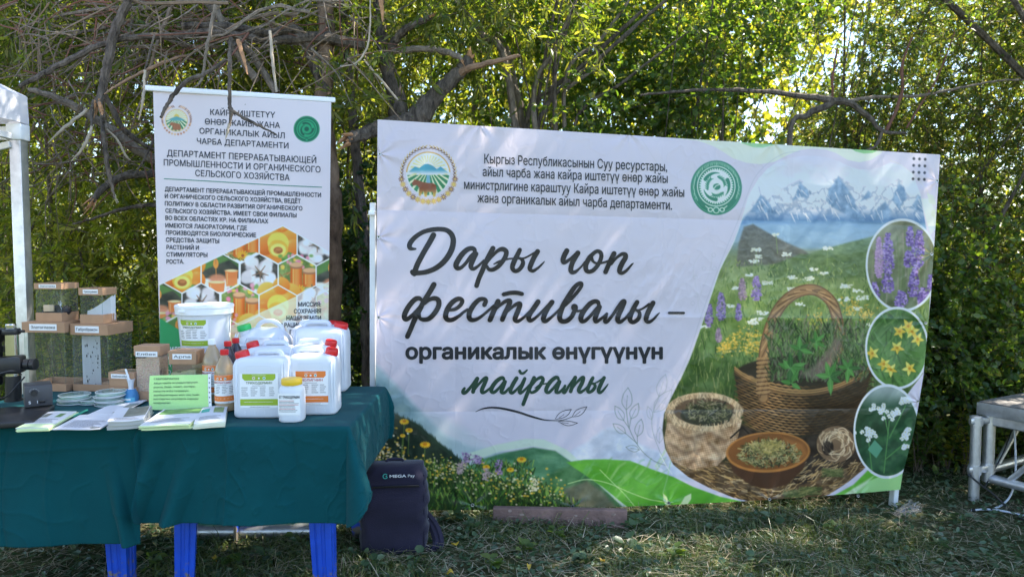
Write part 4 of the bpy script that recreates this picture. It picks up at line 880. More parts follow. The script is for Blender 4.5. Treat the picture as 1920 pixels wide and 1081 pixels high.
WIL = dict(tl=.42, npl=26, L=.088, W=.0155, kind='narrow', up=.1, droop=.35, spread=.7)
RND = dict(tl=.30, npl=19, L=.042, W=.030, kind='round', up=.0, droop=.12, spread=.95)
BUK = dict(tl=.34, npl=34, L=.044, W=.0125, kind='narrow', up=.1, droop=.1, spread=.75)
def sp(d, **k): q = dict(d); q.update(k); return q

DENS = 1.15
HEDGE = 'trees and shrubs of the hedge behind the stand'
def hedge():
    g = HEDGE
    # narrow-leaved willows behind the tent leg and the dead branches
    tree('willow_tree', 'willow with drooping narrow leaves behind the tent leg', 'tree', -3.9, 6.1, [((-3.9, 6.1, 3.6), (1.1, .9, 1.3)), ((-3.5, 6.0, 1.9), (1.0, .8, 1.3)), ((-4.5, 6.2, 2.2), (.9, .8, 1.5))], sp(WIL, ntw=900), 'willow_leaf', 101, g, 3, .035, 'pale_bark')
    tree('willow_tree', 'willow with long pale stems between the tent and the roll-up banner', 'tree', -2.5, 6.3, [((-2.4, 6.2, 3.5), (1.0, .9, 1.5)), ((-2.3, 6.0, 1.9), (.95, .8, 1.2)), ((-3.0, 6.4, 4.6), (1.0, .9, .9))], sp(WIL, ntw=950), 'willow_leaf', 102, g, 3, .035, 'pale_bark')
    tree('willow_tree', 'willow whose crown rises straight behind the roll-up banner', 'tree', -1.2, 6.5, [((-1.2, 6.4, 4.1), (1.1, 1.0, 1.2)), ((-1.4, 6.2, 2.4), (.9, .8, 1.2)), ((-.6, 6.5, 1.5), (.8, .7, 1.2)), ((-.9, 5.7, 4.9), (1.2, .8, .6))], sp(WIL, ntw=1000), 'willow_leaf', 103, g, 3, .035, 'bark')  # last clump hangs out of view, added to shade the table
    # round-leaved shrubs above the festival banner, each with an unseen clump added for shade
    tree('shrub', 'round-leaved shrub over the emblem end of the festival banner', 'shrub', .25, 6.0, [((.2, 5.9, 3.3), (.9, .8, 1.0)), ((.1, 5.7, 2.3), (.8, .6, .8)), ((.6, 4.6, 4.9), (1.0, .8, .45))], sp(RND, ntw=760, thr=.46), 'round_leaf', 104, g, 3, .026, 'bark')
    tree('shrub', 'round-leaved shrub with straight slanting stems above the middle of the festival banner', 'shrub', 1.05, 6.3, [((1.2, 6.2, 3.2), (.8, .7, 1.2)), ((1.1, 5.8, 2.2), (.8, .55, .7)), ((1.8, 4.6, 4.9), (1.0, .8, .45))], sp(RND, ntw=680, thr=.48), 'round_leaf', 105, g, 3, .022, 'bark')
    tree('shrub', 'dark round-leaved shrub above the banner print of mountains', 'shrub', 2.0, 5.9, [((1.9, 5.8, 2.6), (.9, .7, .9)), ((2.2, 5.9, 1.3), (.9, .7, 1.0)), ((2.0, 6.0, 3.4), (.7, .6, .6)), ((3.0, 4.6, 4.9), (1.0, .8, .45))], sp(RND, ntw=820, thr=.45), 'round_leaf', 106, g, 3, .026, 'bark')
    # sea-buckthorn-like bushes towards the stage; their clumps high overhead are unseen, added for shade
    tree('bush', 'tall yellowish fine-leaved bush with reddish stems beyond the corner of the banner', 'bush', 3.0, 6.3, [((2.9, 6.2, 3.3), (1.0, .8, 1.3)), ((3.1, 6.1, 1.7), (.9, .7, 1.2)), ((4.1, 4.7, 5.0), (1.0, .8, .5)), ((2.3, 6.5, 3.9), (.9, .7, 1.0))], sp(BUK, ntw=1700), 'buckthorn_leaf', 107, g, 3, .024, 'bark', 'crown', 'red_twig')
    tree('bush', 'tall fine-leaved bush rising above the stage deck', 'bush', 4.15, 6.1, [((4.1, 6.0, 3.4), (1.0, .8, 1.3)), ((4.2, 5.9, 1.7), (1.0, .8, 1.3)), ((5.2, 4.8, 5.0), (1.0, .8, .5)), ((4.8, 6.0, 3.0), (.8, .7, 1.2))], sp(BUK, ntw=1800), 'buckthorn_leaf', 108, g, 3, .024, 'bark', 'crown', 'red_twig')
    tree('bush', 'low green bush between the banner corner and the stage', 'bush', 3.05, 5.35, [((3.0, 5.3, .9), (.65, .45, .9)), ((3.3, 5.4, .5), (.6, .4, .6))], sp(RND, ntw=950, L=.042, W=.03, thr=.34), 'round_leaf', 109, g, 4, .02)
    tree('bush', 'sunlit-tinted yellow-green bush behind the stage truss', 'bush', 4.0, 5.5, [((3.9, 5.5, .75), (.7, .45, .75)), ((4.5, 5.5, .9), (.6, .5, .9))], sp(RND, ntw=560, L=.044, W=.03), 'sunlit_tint_leaf', 110, g, 4, .02)
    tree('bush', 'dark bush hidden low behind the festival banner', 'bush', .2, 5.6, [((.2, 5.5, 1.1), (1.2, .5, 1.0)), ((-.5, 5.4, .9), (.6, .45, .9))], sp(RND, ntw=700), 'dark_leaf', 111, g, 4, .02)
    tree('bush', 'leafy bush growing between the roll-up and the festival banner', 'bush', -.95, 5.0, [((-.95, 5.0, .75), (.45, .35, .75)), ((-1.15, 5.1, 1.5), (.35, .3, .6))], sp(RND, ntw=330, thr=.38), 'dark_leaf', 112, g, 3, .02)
    tree('bush', 'sunlit-tinted yellow-green bush behind the insect cages', 'bush', -2.75, 5.35, [((-2.8, 5.3, .9), (.7, .4, .9)), ((-2.2, 5.4, .6), (.5, .4, .6)), ((-3.4, 5.4, 1.3), (.5, .4, .7))], sp(WIL, ntw=420, L=.07, W=.016), 'sunlit_tint_leaf', 113, g, 4, .02)
    tree('bush', 'unseen tall leafy bush added beyond the stage to shade the ground', 'bush', 5.3, 4.6, [((5.2, 4.6, 3.4), (1.0, .7, 1.5)), ((5.9, 4.9, 4.6), (1.1, .8, .8)), ((4.9, 4.2, 2.4), (.7, .5, 1.2))], sp(RND, ntw=1500, thr=.33), 'round_leaf', 114, g, 4, .04)  # added out of view to block low sun from the ground
    tree('tree', 'added tall tree whose crown shades the stand from out of view', 'tree', 6.3, 5.6, [((x, y, 5.0+.25*math.sin(x*2)), (.75, .7, .35)) for x in (.5, 1.5, 2.5, 3.5, 4.5, 5.5, 6.3) for y in (4.15, 5.1)], sp(RND, ntw=1350, thr=.40, L=.05, W=.036), 'round_leaf', 115, g, 3, .05)  # crown added out of view to screen the stand from the sun
    # tall trees further back that close the view
    for i, (x, y, h, lm, cpd, lb) in enumerate(((-6.4, 9.2, 6.2, 'willow_leaf', WIL, 'tall tree far back beyond the tent'), (-4.2, 9.6, 6.8, 'sunlit_tint_leaf', RND, 'tall tree far back, seen through the dead branches beside the tent'),
            (-2.0, 9.4, 6.6, 'willow_leaf', WIL, 'tall tree far back, seen above the roll-up banner'), (.1, 9.8, 6.9, 'sunlit_tint_leaf', RND, 'tall tree far back, seen over the gnarled trunk'), (2.2, 9.5, 6.4, 'sunlit_tint_leaf', RND, 'tall light-green tree far back, seen over the middle of the festival banner'),
            (4.3, 9.3, 6.8, 'buckthorn_leaf', BUK, 'tall fine-leaved tree far back, seen beyond the banner corner'), (6.5, 9.0, 6.4, 'buckthorn_leaf', BUK, 'tall fine-leaved tree far back beyond the stage'))):
        bl = [((x, y, h*.68), (1.5, 1.2, h*.30)), ((x+.3, y-.2, h*.34), (1.4, 1.1, h*.30)), ((x-.5, y+.2, h*.16), (1.5, 1.0, h*.18))]
        tree('tree', lb, 'tree', x, y, bl, sp(cpd, ntw=760, tl=cpd['tl']*1.25, L=cpd['L']*1.5, W=cpd['W']*1.6, npl=int(cpd['npl']*.9), nsc=1.1, thr=.43), lm, 120+i, 'tall trees far behind the hedge', 2, .07)
hedge()
def thicket():
    # the wood beyond: one far mass
    bl = [((x, 13.5+.8*math.sin(x), 2.6+.5*math.sin(x*1.7)), (1.6, 1.2, 2.7)) for x in np.arange(-11, 11.5, 1.7)]+[((x, 14.2, 6.2), (1.8, 1.2, 1.6)) for x in np.arange(-11, 11.5, 2.2)]+[((1.6, 10.6, 4.3), (1.5, .9, 1.5)), ((3.0, 10.4, 4.8), (1.3, .9, 1.2)), ((-.2, 10.8, 4.6), (1.3, .9, 1.3))]
    ub = [((x+.3*math.sin(y*3), y, .25), (.8, .8, .55)) for y in (5.9, 7.2, 8.6, 10.5) for x in np.arange(-1.05*y, 1.05*y, 1.25)]
    v, f, mi = crown(ub, seed=151, **sp(RND, ntw=3600, L=.07, W=.04, tl=.4, npl=12, thr=.25, up=.6)); tag(link_mesh('undergrowth', np_mesh('undergrowth', v, f, mi=mi), [M['herb_leaf'], M['twig']]), kind='stuff')
    v, f, mi = crown(bl, seed=150, **sp(RND, ntw=8000, L=.11, W=.075, tl=.6, npl=12, thr=.33, nsc=.7)); me = np_mesh('far_thicket', v, f, mi=mi); tag(link_mesh('far_thicket', me, [M['sunlit_tint_leaf'], M['twig']]), kind='stuff')
thicket()

# ------------------------------------------------------------------ undergrowth behind the table and beside the stage
def herb(name, label, x, y, h, n, leafm, seed, L=.10, W=.022, group=None, kind='narrow', lean=.25):
    g = np.random.default_rng(seed); base = Vector((x, y, gzf(x, y)-.01)); root = thing(name, label, 'plant', base, 0, group); V, F = [], []; nb = 0; mb = MB()
    for k in range(n):
        a = g.uniform(0, 6.28); tip = base+Vector((math.cos(a)*lean*h*g.uniform(.2, 1), math.sin(a)*lean*h*g.uniform(.2, 1), h*g.uniform(.65, 1.05))); st = base+Vector((g.uniform(-.05, .05), g.uniform(-.04, .04), 0))
        p, r = crook([st, st.lerp(tip, .5)+Vector((0, 0, .04)), tip], [.004, .003, .001], int(seed*31+k), .3, 6, 4); mb.tube(p, r, 4)
        m = int(h*60); t = g.uniform(.12, 1, m)**.8; idx = np.clip((t*(len(p)-1)), 0, len(p)-1.01); i = idx.astype(int); bp = p[i]+(p[i+1]-p[i])*(idx-i)[:, None]
        d = nrm(np.stack([np.cos(q := g.uniform(0, 6.28, m)), np.sin(q), g.uniform(-.25, .7, m)], 1)); s = (1.15-.7*t)*g.uniform(.7, 1.2, m)
        v, f = leaf_quads(bp, d, nrm(g.normal(size=(m, 3))*.3+np.array([0, 0, 1.])), L*s, W*s, kind); V.append(v); F.append(f+nb); nb += len(v)
    obj('stem', mb, M['twig'], root, base); link_mesh('leaves', np_mesh('leaves', np.concatenate(V)-np.array(base), np.concatenate(F)), M[leafm], root)
HB = 'tall herbs behind the table'
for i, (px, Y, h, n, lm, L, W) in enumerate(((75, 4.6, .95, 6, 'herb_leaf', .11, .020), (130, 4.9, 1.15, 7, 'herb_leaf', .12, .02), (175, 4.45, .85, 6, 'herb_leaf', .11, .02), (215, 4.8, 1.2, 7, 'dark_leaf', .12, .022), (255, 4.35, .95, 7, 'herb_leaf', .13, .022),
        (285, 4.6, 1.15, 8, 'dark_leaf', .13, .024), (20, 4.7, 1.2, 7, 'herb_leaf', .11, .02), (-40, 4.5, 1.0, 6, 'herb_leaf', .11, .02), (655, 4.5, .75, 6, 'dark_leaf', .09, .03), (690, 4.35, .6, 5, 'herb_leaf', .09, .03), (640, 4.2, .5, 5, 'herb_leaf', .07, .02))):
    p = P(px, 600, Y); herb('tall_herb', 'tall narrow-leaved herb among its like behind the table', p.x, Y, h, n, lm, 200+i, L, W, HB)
p = P(243, 600, 4.15); herb('lime_shrub', 'low yellow-green sunlit-tinted shrub beside the grain box', p.x, 4.15, .80, 9, 'sunlit_tint_leaf', 260, .055, .034, None, 'round', .3)
for i, (px, Y, h, n, lm) in enumerate(((1725, 4.95, .5, 6, 'herb_leaf'), (1775, 5.05, .6, 7, 'sunlit_tint_leaf'), (1815, 4.95, .45, 6, 'sunlit_tint_leaf'), (1868, 5.15, .55, 7, 'herb_leaf'), (1915, 5.05, .5, 6, 'herb_leaf'), (1960, 5.1, .6, 6, 'sunlit_tint_leaf'))):
    p = P(px, 700, Y); herb('leafy_weed', 'knee-high leafy weed among its like beside the stage', p.x, Y, h, n, lm, 300+i, .075, .035, 'weeds beside the stage', 'round', .35)

# ------------------------------------------------------------------ broken tree with the tangle of dead limbs
def splinters(mb, p, d, n, L, w, seed):
    rs = random.Random(seed); d = Vector(d).normalized()
    for k in range(n):
        e = d+Vector((rs.uniform(-.35, .35), rs.uniform(-.35, .35), rs.uniform(-.35, .35))); s = p+Vector((rs.uniform(-w, w), rs.uniform(-w, w), rs.uniform(-w, w)))*.7
        mb.tube([s, s+e*L*.4, s+e*L*rs.uniform(.6, 1.1)], [w*.45, w*.3, .0006], 4)
def broken_tree():
    base = P(790, 900, 4.85); base.z = gzf(base.x, 4.85)-.05
    root = thing('broken_tree', 'gnarled half-dead tree with a tangle of bare broken limbs reaching over the roll-up banner', 'tree', base)
    def path(pts, Y0, Y1): n = len(pts); return [P(x, y, lerp(Y0, Y1, i/max(1, n-1))) for i, (x, y) in enumerate(pts)]
    def limb(name, pts, w, Y0, Y1, seed, m='bark', end=None, amp=.16, n=8):
        pp = path(pts, Y0, Y1); r = [q/2/FPX*p.y for q, p in zip(w, pp)]; p, rr = crook(pp, r, seed, amp, 7); mb = MB(); mb.tube(p, rr, n); o = obj(name, mb, M[m], root, base)
        if end:
            mb = MB(); e = Vector(p[-1]); d = Vector(p[-1])-Vector(p[-3]); L, k, mm = end; splinters(mb, e-d.normalized()*L*.25, d, k, L, max(rr[-1], .006), seed); obj('splintered_end', mb, M[mm], o, base)
        return p, rr
    # trunks
    limb('trunk', [(792, 985), (790, 700), (786, 420), (775, 260), (795, 205), (835, 160), (868, 128), (880, 108)], [90, 84, 76, 60, 40, 28, 24, 18], 4.85, 4.8, 1, 'bark', (.07, 7, 'splinter'), .1, 12)
    limb('trunk', [(760, 300), (752, 230), (738, 160), (724, 120), (716, 60), (706, -40)], [46, 40, 32, 26, 22, 20], 4.86, 4.95, 2, 'bark', None, .12, 10)
    limb('trunk', [(640, 985), (632, 760), (624, 560), (626, 420), (618, 300), (606, 180), (612, 60), (604, -60)], [46, 40, 36, 34, 30, 32, 30, 26], 4.55, 4.7, 3, 'peeling_bark', None, .14, 10)
    limb('trunk', [(700, 985), (690, 700), (684, 500), (676, 380), (664, 240), (650, 100), (640, -40)], [26, 24, 24, 20, 18, 14, 12], 4.75, 4.95, 4, 'bark')
    # heavy limbs
    limb('limb', [(775, 225), (725, 235), (685, 250), (650, 262)], [34, 28, 25, 22], 4.8, 4.5, 5, 'bark', (.08, 8, 'splinter'))
    limb('limb', [(855, 140), (880, 128), (920, 118), (968, 106), (975, 104)], [18, 13, 10, 7, 3], 4.8, 4.65, 6, 'torn_wood', None)
    limb('limb', [(730, 100), (742, 75), (762, 55), (790, 40), (812, 30)], [18, 16, 14, 12, 8], 4.8, 4.6, 7, 'bark', (.05, 6, 'splinter'))
    limb('limb', [(735, 96), (790, 92), (840, 98), (866, 112)], [13, 12, 12, 8], 4.75, 4.7, 8, 'pale_bark', (.05, 5, 'splinter'))
    limb('limb', [(610, 170), (560, 62), (500, 64), (430, 50), (340, 48)], [22, 20, 17, 15, 12], 4.65, 4.3, 9, 'bark')
    limb('limb', [(680, 85), (620, 72), (560, 72), (500, 76), (440, 62)], [18, 22, 20, 14, 8], 4.7, 4.4, 10, 'bark')
    limb('limb', [(480, 72), (400, 60), (330, 68), (250, 70), (180, 88), (110, 124), (36, 162)], [12, 13, 13, 12, 11, 11, 9], 4.35, 3.9, 11, 'bark')
    limb('limb', [(250, -20), (232, 20), (212, 66), (202, 120), (192, 165), (184, 196)], [16, 16, 18, 17, 16, 13], 4.1, 4.0, 12, 'bark', (.09, 6, 'splinter'))
    limb('limb', [(615, 300), (520, 330), (330, 312), (270, 288), (190, 230), (110, 185), (52, 168)], [24, 24, 20, 19, 17, 14, 8], 4.6, 4.25, 13, 'pale_bark')
    limb('limb', [(620, 340), (420, 330), (300, 326), (230, 332), (196, 350), (172, 378)], [18, 17, 15, 14, 13, 11], 4.6, 4.15, 14, 'bark', (.10, 8, 'splinter'))
    limb('limb', [(330, 390), (280, 384), (230, 392), (180, 408), (136, 420)], [8, 8, 7, 5, 3], 4.5, 4.4, 15, 'bark')
    limb('limb', [(480, 150), (440, 90), (410, 30), (395, -20)], [15, 14, 13, 12], 4.5, 4.6, 16, 'pale_bark')
    limb('limb', [(520, 175), (470, 100), (420, 40), (360, -20)], [14, 13, 12, 10], 4.55, 4.7, 17, 'pale_bark')
    limb('limb', [(196, 178), (230, 240), (268, 270), (300, 284)], [9, 10, 8, 8], 4.1, 4.3, 18, 'bark')
    limb('limb', [(350, 104), (320, 112), (270, 134), (220, 160), (196, 176)], [4, 6, 6, 5, 3], 4.2, 4.0, 19, 'torn_wood')
    # hanging broken pieces
    limb('hanging_branch', [(186, 190), (192, 215), (194, 250), (200, 300), (208, 340), (215, 372)], [9, 9, 8, 9, 7, 3], 3.98, 3.9, 20, 'bark', (.04, 3, 'dry_wood'))
    limb('hanging_branch', [(176, 188), (172, 215), (172, 238)], [7, 6, 5], 4.0, 3.95, 21, 'bark')
    limb('hanging_branch', [(172, 236), (166, 258), (152, 282), (134, 302)], [5, 6, 5, 1.5], 3.95, 3.92, 22, 'dry_wood')
    limb('hanging_branch', [(164, 205), (146, 220), (120, 240), (90, 268)], [7, 6, 6, 2], 4.0, 3.95, 23, 'dry_wood')
    limb('hanging_branch', [(186, 192), (190, 205), (193, 222)], [6, 7, 3], 3.97, 3.95, 24, 'splinter')
    limb('hanging_branch', [(425, 112), (385, 138), (350, 152), (326, 178), (312, 198), (302, 220)], [6, 7, 8, 8, 7, 5], 3.85, 3.68, 25, 'bark')
    limb('hanging_branch', [(432, 70), (431, 110), (430, 160), (431, 200), (434, 208), (430, 236)], [8, 8, 7, 7, 7, 5], 3.85, 3.72, 26, 'bark')
    limb('hanging_branch', [(430, 232), (427, 246), (422, 262)], [5, 5, 1], 3.72, 3.71, 27, 'dry_wood')
    limb('hanging_branch', [(433, 206), (455, 220), (485, 235), (518, 252)], [6, 6, 5, 2.5], 3.72, 3.68, 28, 'bark')
    limb('hanging_branch', [(272, 132), (270, 160), (268, 190), (260, 225)], [5, 5, 5, 2], 3.95, 3.9, 29, 'dry_wood')
    limb('hanging_branch', [(506, 58), (510, 100), (514, 140), (519, 172)], [5, 6, 5, 4], 4.1, 4.05, 30, 'dry_wood')
    limb('hanging_branch', [(446, 75), (456, 105), (464, 140)], [8, 7, 2], 4.0, 3.95, 31, 'splinter')
    limb('hanging_branch', [(404, 10), (396, 50), (386, 100), (378, 150), (362, 165)], [7, 7, 6, 5, 2], 4.0, 3.95, 32, 'pale_bark')
    limb('hanging_branch', [(290, 66), (280, 100), (272, 130)], [4, 4, 3], 4.0, 3.95, 33, 'bark')
    limb('hanging_branch', [(713, -10), (716, 18), (718, 42)], [8, 8, 2], 4.3, 4.3, 34, 'splinter')
    limb('hanging_branch', [(694, 0), (694, 50), (688, 90), (668, 118), (640, 125)], [2.5, 3, 3.5, 3, 2], 4.2, 4.2, 35, 'dry_wood')
    limb('hanging_branch', [(682, 112), (706, 140), (730, 168), (746, 188)], [4, 4, 4, 4], 4.4, 4.45, 36, 'dry_wood')
    limb('hanging_branch', [(200, 242), (220, 262), (236, 292), (244, 300)], [3, 4, 4, 2], 4.05, 4.1, 37, 'dry_wood')
    limb('hanging_branch', [(330, 205), (290, 260), (270, 300), (250, 330)], [6, 5, 4, 3], 4.3, 4.2, 38, 'bark')
    # fans of fine dead twigs
    rs = random.Random(77); mb = MB()
    for k in range(430):
        x0 = rs.uniform(20, 700); y0 = rs.uniform(-20, 120)
        if k % 3 == 0: x0, y0 = rs.uniform(40, 290), rs.uniform(100, 330)
        Y = rs.uniform(4.1, 5.0); a = rs.gauss(2.5, .8) if rs.random() < .65 else rs.uniform(-.6, 1.6); L = rs.uniform(50, 190)
        pts = [P(x0, y0, Y), P(x0+L*.5*math.cos(a)+rs.uniform(-12, 12), y0+L*.35*math.sin(a)+rs.uniform(-12, 12), Y+rs.uniform(-.1, .1)), P(x0+L*math.cos(a), y0+L*.8*math.sin(a), Y+rs.uniform(-.15, .15))]
        p, r = crook(pts, [rs.uniform(.0028, .0068), .0036, .001], k+500, .3, 4); mb.tube(p, r, 4, rs.choice([0, 1, 1, 2]))
    for k in range(28):
        x0, y0 = rs.uniform(250, 720), rs.uniform(-60, 90); a1 = rs.uniform(1.7, 3.3); L1 = rs.uniform(150, 420); x1, y1 = x0+L1*math.cos(a1), y0+L1*.8*math.sin(a1); Y = rs.uniform(4.15, 4.95)
        if x1 > 250 and y1 > 150: y1 = rs.uniform(40, 150)
        pts = [P(x0, y0, Y), P(lerp(x0, x1, .35)+rs.uniform(-20, 20), lerp(y0, y1, .3)+rs.uniform(-35, 10), Y-.05), P(lerp(x0, x1, .7)+rs.uniform(-15, 15), lerp(y0, y1, .62)+rs.uniform(-20, 15), Y-.1), P(x1, y1, Y-.15)]
        r0 = rs.uniform(.006, .014); p, r = crook(pts, [r0, r0*.8, r0*.55, r0*.2], k+900, .3, 6); mb.tube(p, r, 5, rs.choice([0, 1, 1]))
    obj('twigs', mb, [M['pale_bark'], M['twig_bark'], M['red_twig']], root, base)['kind'] = 'stuff'
    # the few living sprays, plus unseen overhead clumps added to shade the table
    bl = [((base.x-.35, 4.75, 2.75), (.45, .35, .35)), ((base.x-.5, 4.8, 2.2), (.3, .25, .35)), ((base.x+.3, 5.1, 3.2), (.9, .5, .5)), ((base.x-1.2, 5.3, 3.5), (1.2, .5, .5)), ((base.x-2.4, 5.2, 3.6), (1.2, .5, .5)), ((base.x+.1, 5.3, 4.7), (1.4, .8, .6)), ((base.x-.6, 4.8, 4.5), (1.3, .8, .6)), ((base.x-1.5, 5.2, 4.7), (1.2, .8, .6)), ((base.x-1.6, 4.75, 3.05), (1.3, .4, .35)), ((base.x-2.7, 4.9, 2.9), (.8, .4, .5))]
    v, f, mi = crown(bl, seed=55, **sp(WIL, ntw=1700, L=.085, thr=.30)); link_mesh('crown', np_mesh('crown', v-np.array(base), f, mi=mi), [M['willow_leaf'], M['twig']], root)
broken_tree()
def stem_things():
    rs = random.Random(9)
    # slanting straight stems over the middle of the banner, and the dark bough further along: one many-stemmed shrub
    base = Vector((.55, 5.5, gzf(.55, 5.5)-.05)); root = thing('bare_shrub', 'many-stemmed shrub with long straight stems slanting above the middle of the festival banner', 'shrub', base)
    for k, (x0, y0, x1, y1, w0, w1) in enumerate(((985, 235, 1205, 20, 10, 8), (990, 215, 1130, 120, 8, 5), (1000, 190, 1085, -10, 10, 7), (1010, 230, 1260, -10, 9, 7), (980, 240, 960, 150, 14, 8), (1060, 150, 1180, 0, 8, 6), (1075, 240, 1290, 60, 6, 4), (965, 150, 900, 0, 10, 7), (948, 120, 850, -10, 14, 10), (1040, 110, 1075, 10, 9, 6))):
        Y = rs.uniform(5.3, 5.8); mid = P((x0+x1)/2+rs.uniform(-10, 10), (y0+y1)/2+rs.uniform(-6, 6), Y); a, b = P(x0, y0, Y), P(x1, y1, Y); root_p = base+Vector((rs.uniform(-.3, .3), rs.uniform(-.1, .1), 0))
        p, r = crook([root_p, root_p.lerp(a, .6), a, mid, b], [w0*.6/FPX*Y, w0*.55/FPX*Y, w0*.5/FPX*Y, w0*.45/FPX*Y, w1*.4/FPX*Y], k+40, .12, 6); mb = MB(); mb.tube(p, r, 7); obj('stem', mb, M['pale_bark' if k % 3 else 'bark'], root, base)
    base = Vector((2.15, 5.35, gzf(2.15, 5.35)-.05)); root = thing('bare_bough_shrub', 'dark crooked bough arching over the mountains end of the festival banner', 'shrub', base)
    for k, (pts, w, Y, m) in enumerate((([(1480, 262), (1515, 215), (1560, 190), (1500, 180), (1400, 170), (1300, 170), (1200, 178)], [10, 12, 15, 11, 8, 6, 4], 5.2, 'bark'), ([(1560, 190), (1590, 192), (1630, 220), (1655, 245), (1700, 250)], [14, 12, 10, 8, 5], 5.2, 'bark'),
            ([(1660, 250), (1690, 180), (1692, 120), (1710, 70)], [7, 6, 5, 3], 5.25, 'red_twig'), ([(1560, 190), (1562, 140), (1570, 90)], [5, 5, 3], 5.3, 'red_twig'), ([(1570, 195), (1640, 182), (1720, 180), (1800, 165), (1870, 152), (1930, 150)], [8, 7, 6, 5, 4, 3], 5.3, 'pale_bark'),
            ([(1655, 245), (1640, 275), (1600, 290)], [7, 6, 5], 5.2, 'bark'), ([(1930, 560), (1880, 520), (1830, 490), (1790, 470), (1760, 440)], [9, 9, 8, 6, 4], 5.4, 'bark'), ([(1700, 240), (1730, 190), (1760, 140), (1790, 60)], [4, 4, 3, 2], 5.3, 'red_twig'))):
        pp = [P(x, y, Y) for x, y in pts]
        if k == 0: pp = [base, base.lerp(pp[0], .5)]+pp; w = [14, 12]+w
        p, r = crook(pp, [q*.5/FPX*Y for q in w], k+70, .18, 6); mb = MB(); mb.tube(p, r, 7); obj('bough', mb, M[m], root, base)
stem_things()

# ------------------------------------------------------------------ grass, straw, clippings
def ground_cover():
    g = np.random.default_rng(4)
    def spots(n, y0=2.75, y1=6.2):
        y = y0+(y1-y0)*g.random(n)**1.25; x = g.uniform(-.80, .80, n)*y+g.uniform(-.3, .3, n); return x, y
    def build(name, V, F, m): o = link_mesh(name, np_mesh(name, V, F), m); return tag(o, kind='stuff')
    M['grass'] = mat_leaf('grass_blade', [(0, (.062, .095, .024)), (.5, (.105, .145, .038)), (.8, (.15, .175, .055)), (1, (.25, .215, .11))], .35, (1.1, 1.15, .5))
    M['straw'] = mat_leaf('straw', [(0, (.20, .165, .10)), (.5, (.36, .30, .20)), (1, (.58, .50, .36))], .2, (1, 1, .9))
    M['clipping'] = mat_leaf('clipping', [(0, (.040, .085, .038)), (.6, (.075, .13, .060)), (.92, (.13, .18, .10)), (1, (.24, .20, .10))], .3, (1, 1.1, .6))
    x, y = spots(90000); k = fbm(x*1.6, y*1.6, 77, 3) > .43+.1*g.random(len(x)); x, y = x[k], y[k]; n = len(x); h = g.uniform(.02, .075, n)*(1+.9*(g.random(n) > .96)); a = g.uniform(0, 6.28, n); b = g.uniform(0, 6.28, n); ln = g.uniform(.1, .9, n)
    p = np.stack([x, y, gz(x, y)-.004], 1); s = np.stack([np.cos(a), np.sin(a), a*0], 1)*(g.uniform(.0013, .0029, n))[:, None]; d = np.stack([np.cos(b)*ln, np.sin(b)*ln, np.ones(n)], 1)*h[:, None]; d2 = d*np.array([1.9, 1.9, .75])
    V = np.stack([p-s, p+s, p+d*.55+s*.8, p+d*.55-s*.8, p+d2+s*.1, p+d2-s*.1], 1).reshape(-1, 3); i = np.arange(n)[:, None]*6
    build('grass', V, np.concatenate([i+np.array([[0, 1, 2, 3]]), i+np.array([[3, 2, 4, 5]])]), M['grass'])
    x, y = spots(16000); n = len(x); L = g.uniform(.03, .14, n)*(1+(g.random(n) > .97)); a = g.uniform(0, 6.28, n); e = g.uniform(-.12, .22, n); w = g.uniform(.0007, .0017, n)
    p = np.stack([x, y, gz(x, y)+g.uniform(.003, .035, n)], 1); d = np.stack([np.cos(a), np.sin(a), e], 1)*L[:, None]; s = np.stack([-np.sin(a), np.cos(a), a*0], 1)*w[:, None]; up = np.array([0, 0, 1.])*(.06*L*g.uniform(-1, 1.5, n))[:, None]
    V = np.stack([p-s, p+s, p+d*.5+s+up, p+d*.5-s+up, p+d+s*.6, p+d-s*.6], 1).reshape(-1, 3); i = np.arange(n)[:, None]*6
    build('straw', V, np.concatenate([i+np.array([[0, 1, 2, 3]]), i+np.array([[3, 2, 4, 5]])]), M['straw'])
    x, y = spots(24000); n = len(x); p = np.stack([x, y, gz(x, y)+g.uniform(.004, .03, n)], 1); d = nrm(np.stack([g.normal(size=n), g.normal(size=n), g.normal(size=n)*.25], 1)); nn = nrm(g.normal(size=(n, 3))*.45+np.array([0, 0, 1.])); L = g.uniform(.012, .042, n)
    V, F = leaf_quads(p, d, nn, L, L*g.uniform(.35, .8, n), 'round'); build('leaf_clippings', V, F, M['clipping'])
ground_cover()
def small_weed(px, py, s, seed, leafm='clipping', n=9, L=.05, label='small broad-leaved weed in the mown grass, one of several alike', group='broad-leaved weeds in the mown grass'):
    p0 = PZ(px, py, 0); p0 = PZ(px, py, gzf(p0.x, p0.y)); g = np.random.default_rng(seed); root = thing('weed', label, 'plant', p0, 0, group); m = n
    a = g.uniform(0, 6.28, m); r = s*g.uniform(.2, 1, m); b = np.stack([np.cos(a)*r*.5, np.sin(a)*r*.5, s*g.uniform(.3, 1.1, m)], 1); mb = MB()
    for q in b: mb.tube([(0, 0, -.01), tuple(q*.6+np.array([0, 0, .01])), tuple(q)], [.0014, .0012, .0008], 4)
    obj('stem', mb, M['herb_leaf'], root); d = nrm(np.stack([np.cos(a), np.sin(a), g.uniform(-.2, .5, m)], 1)); sz = g.uniform(.6, 1.2, m)*L
    v, f = leaf_quads(b, d, nrm(g.normal(size=(m, 3))*.35+np.array([0, 0, 1.])), sz, sz*.8, 'round'); link_mesh('leaves', np_mesh('leaves', v, f), M[leafm], root)
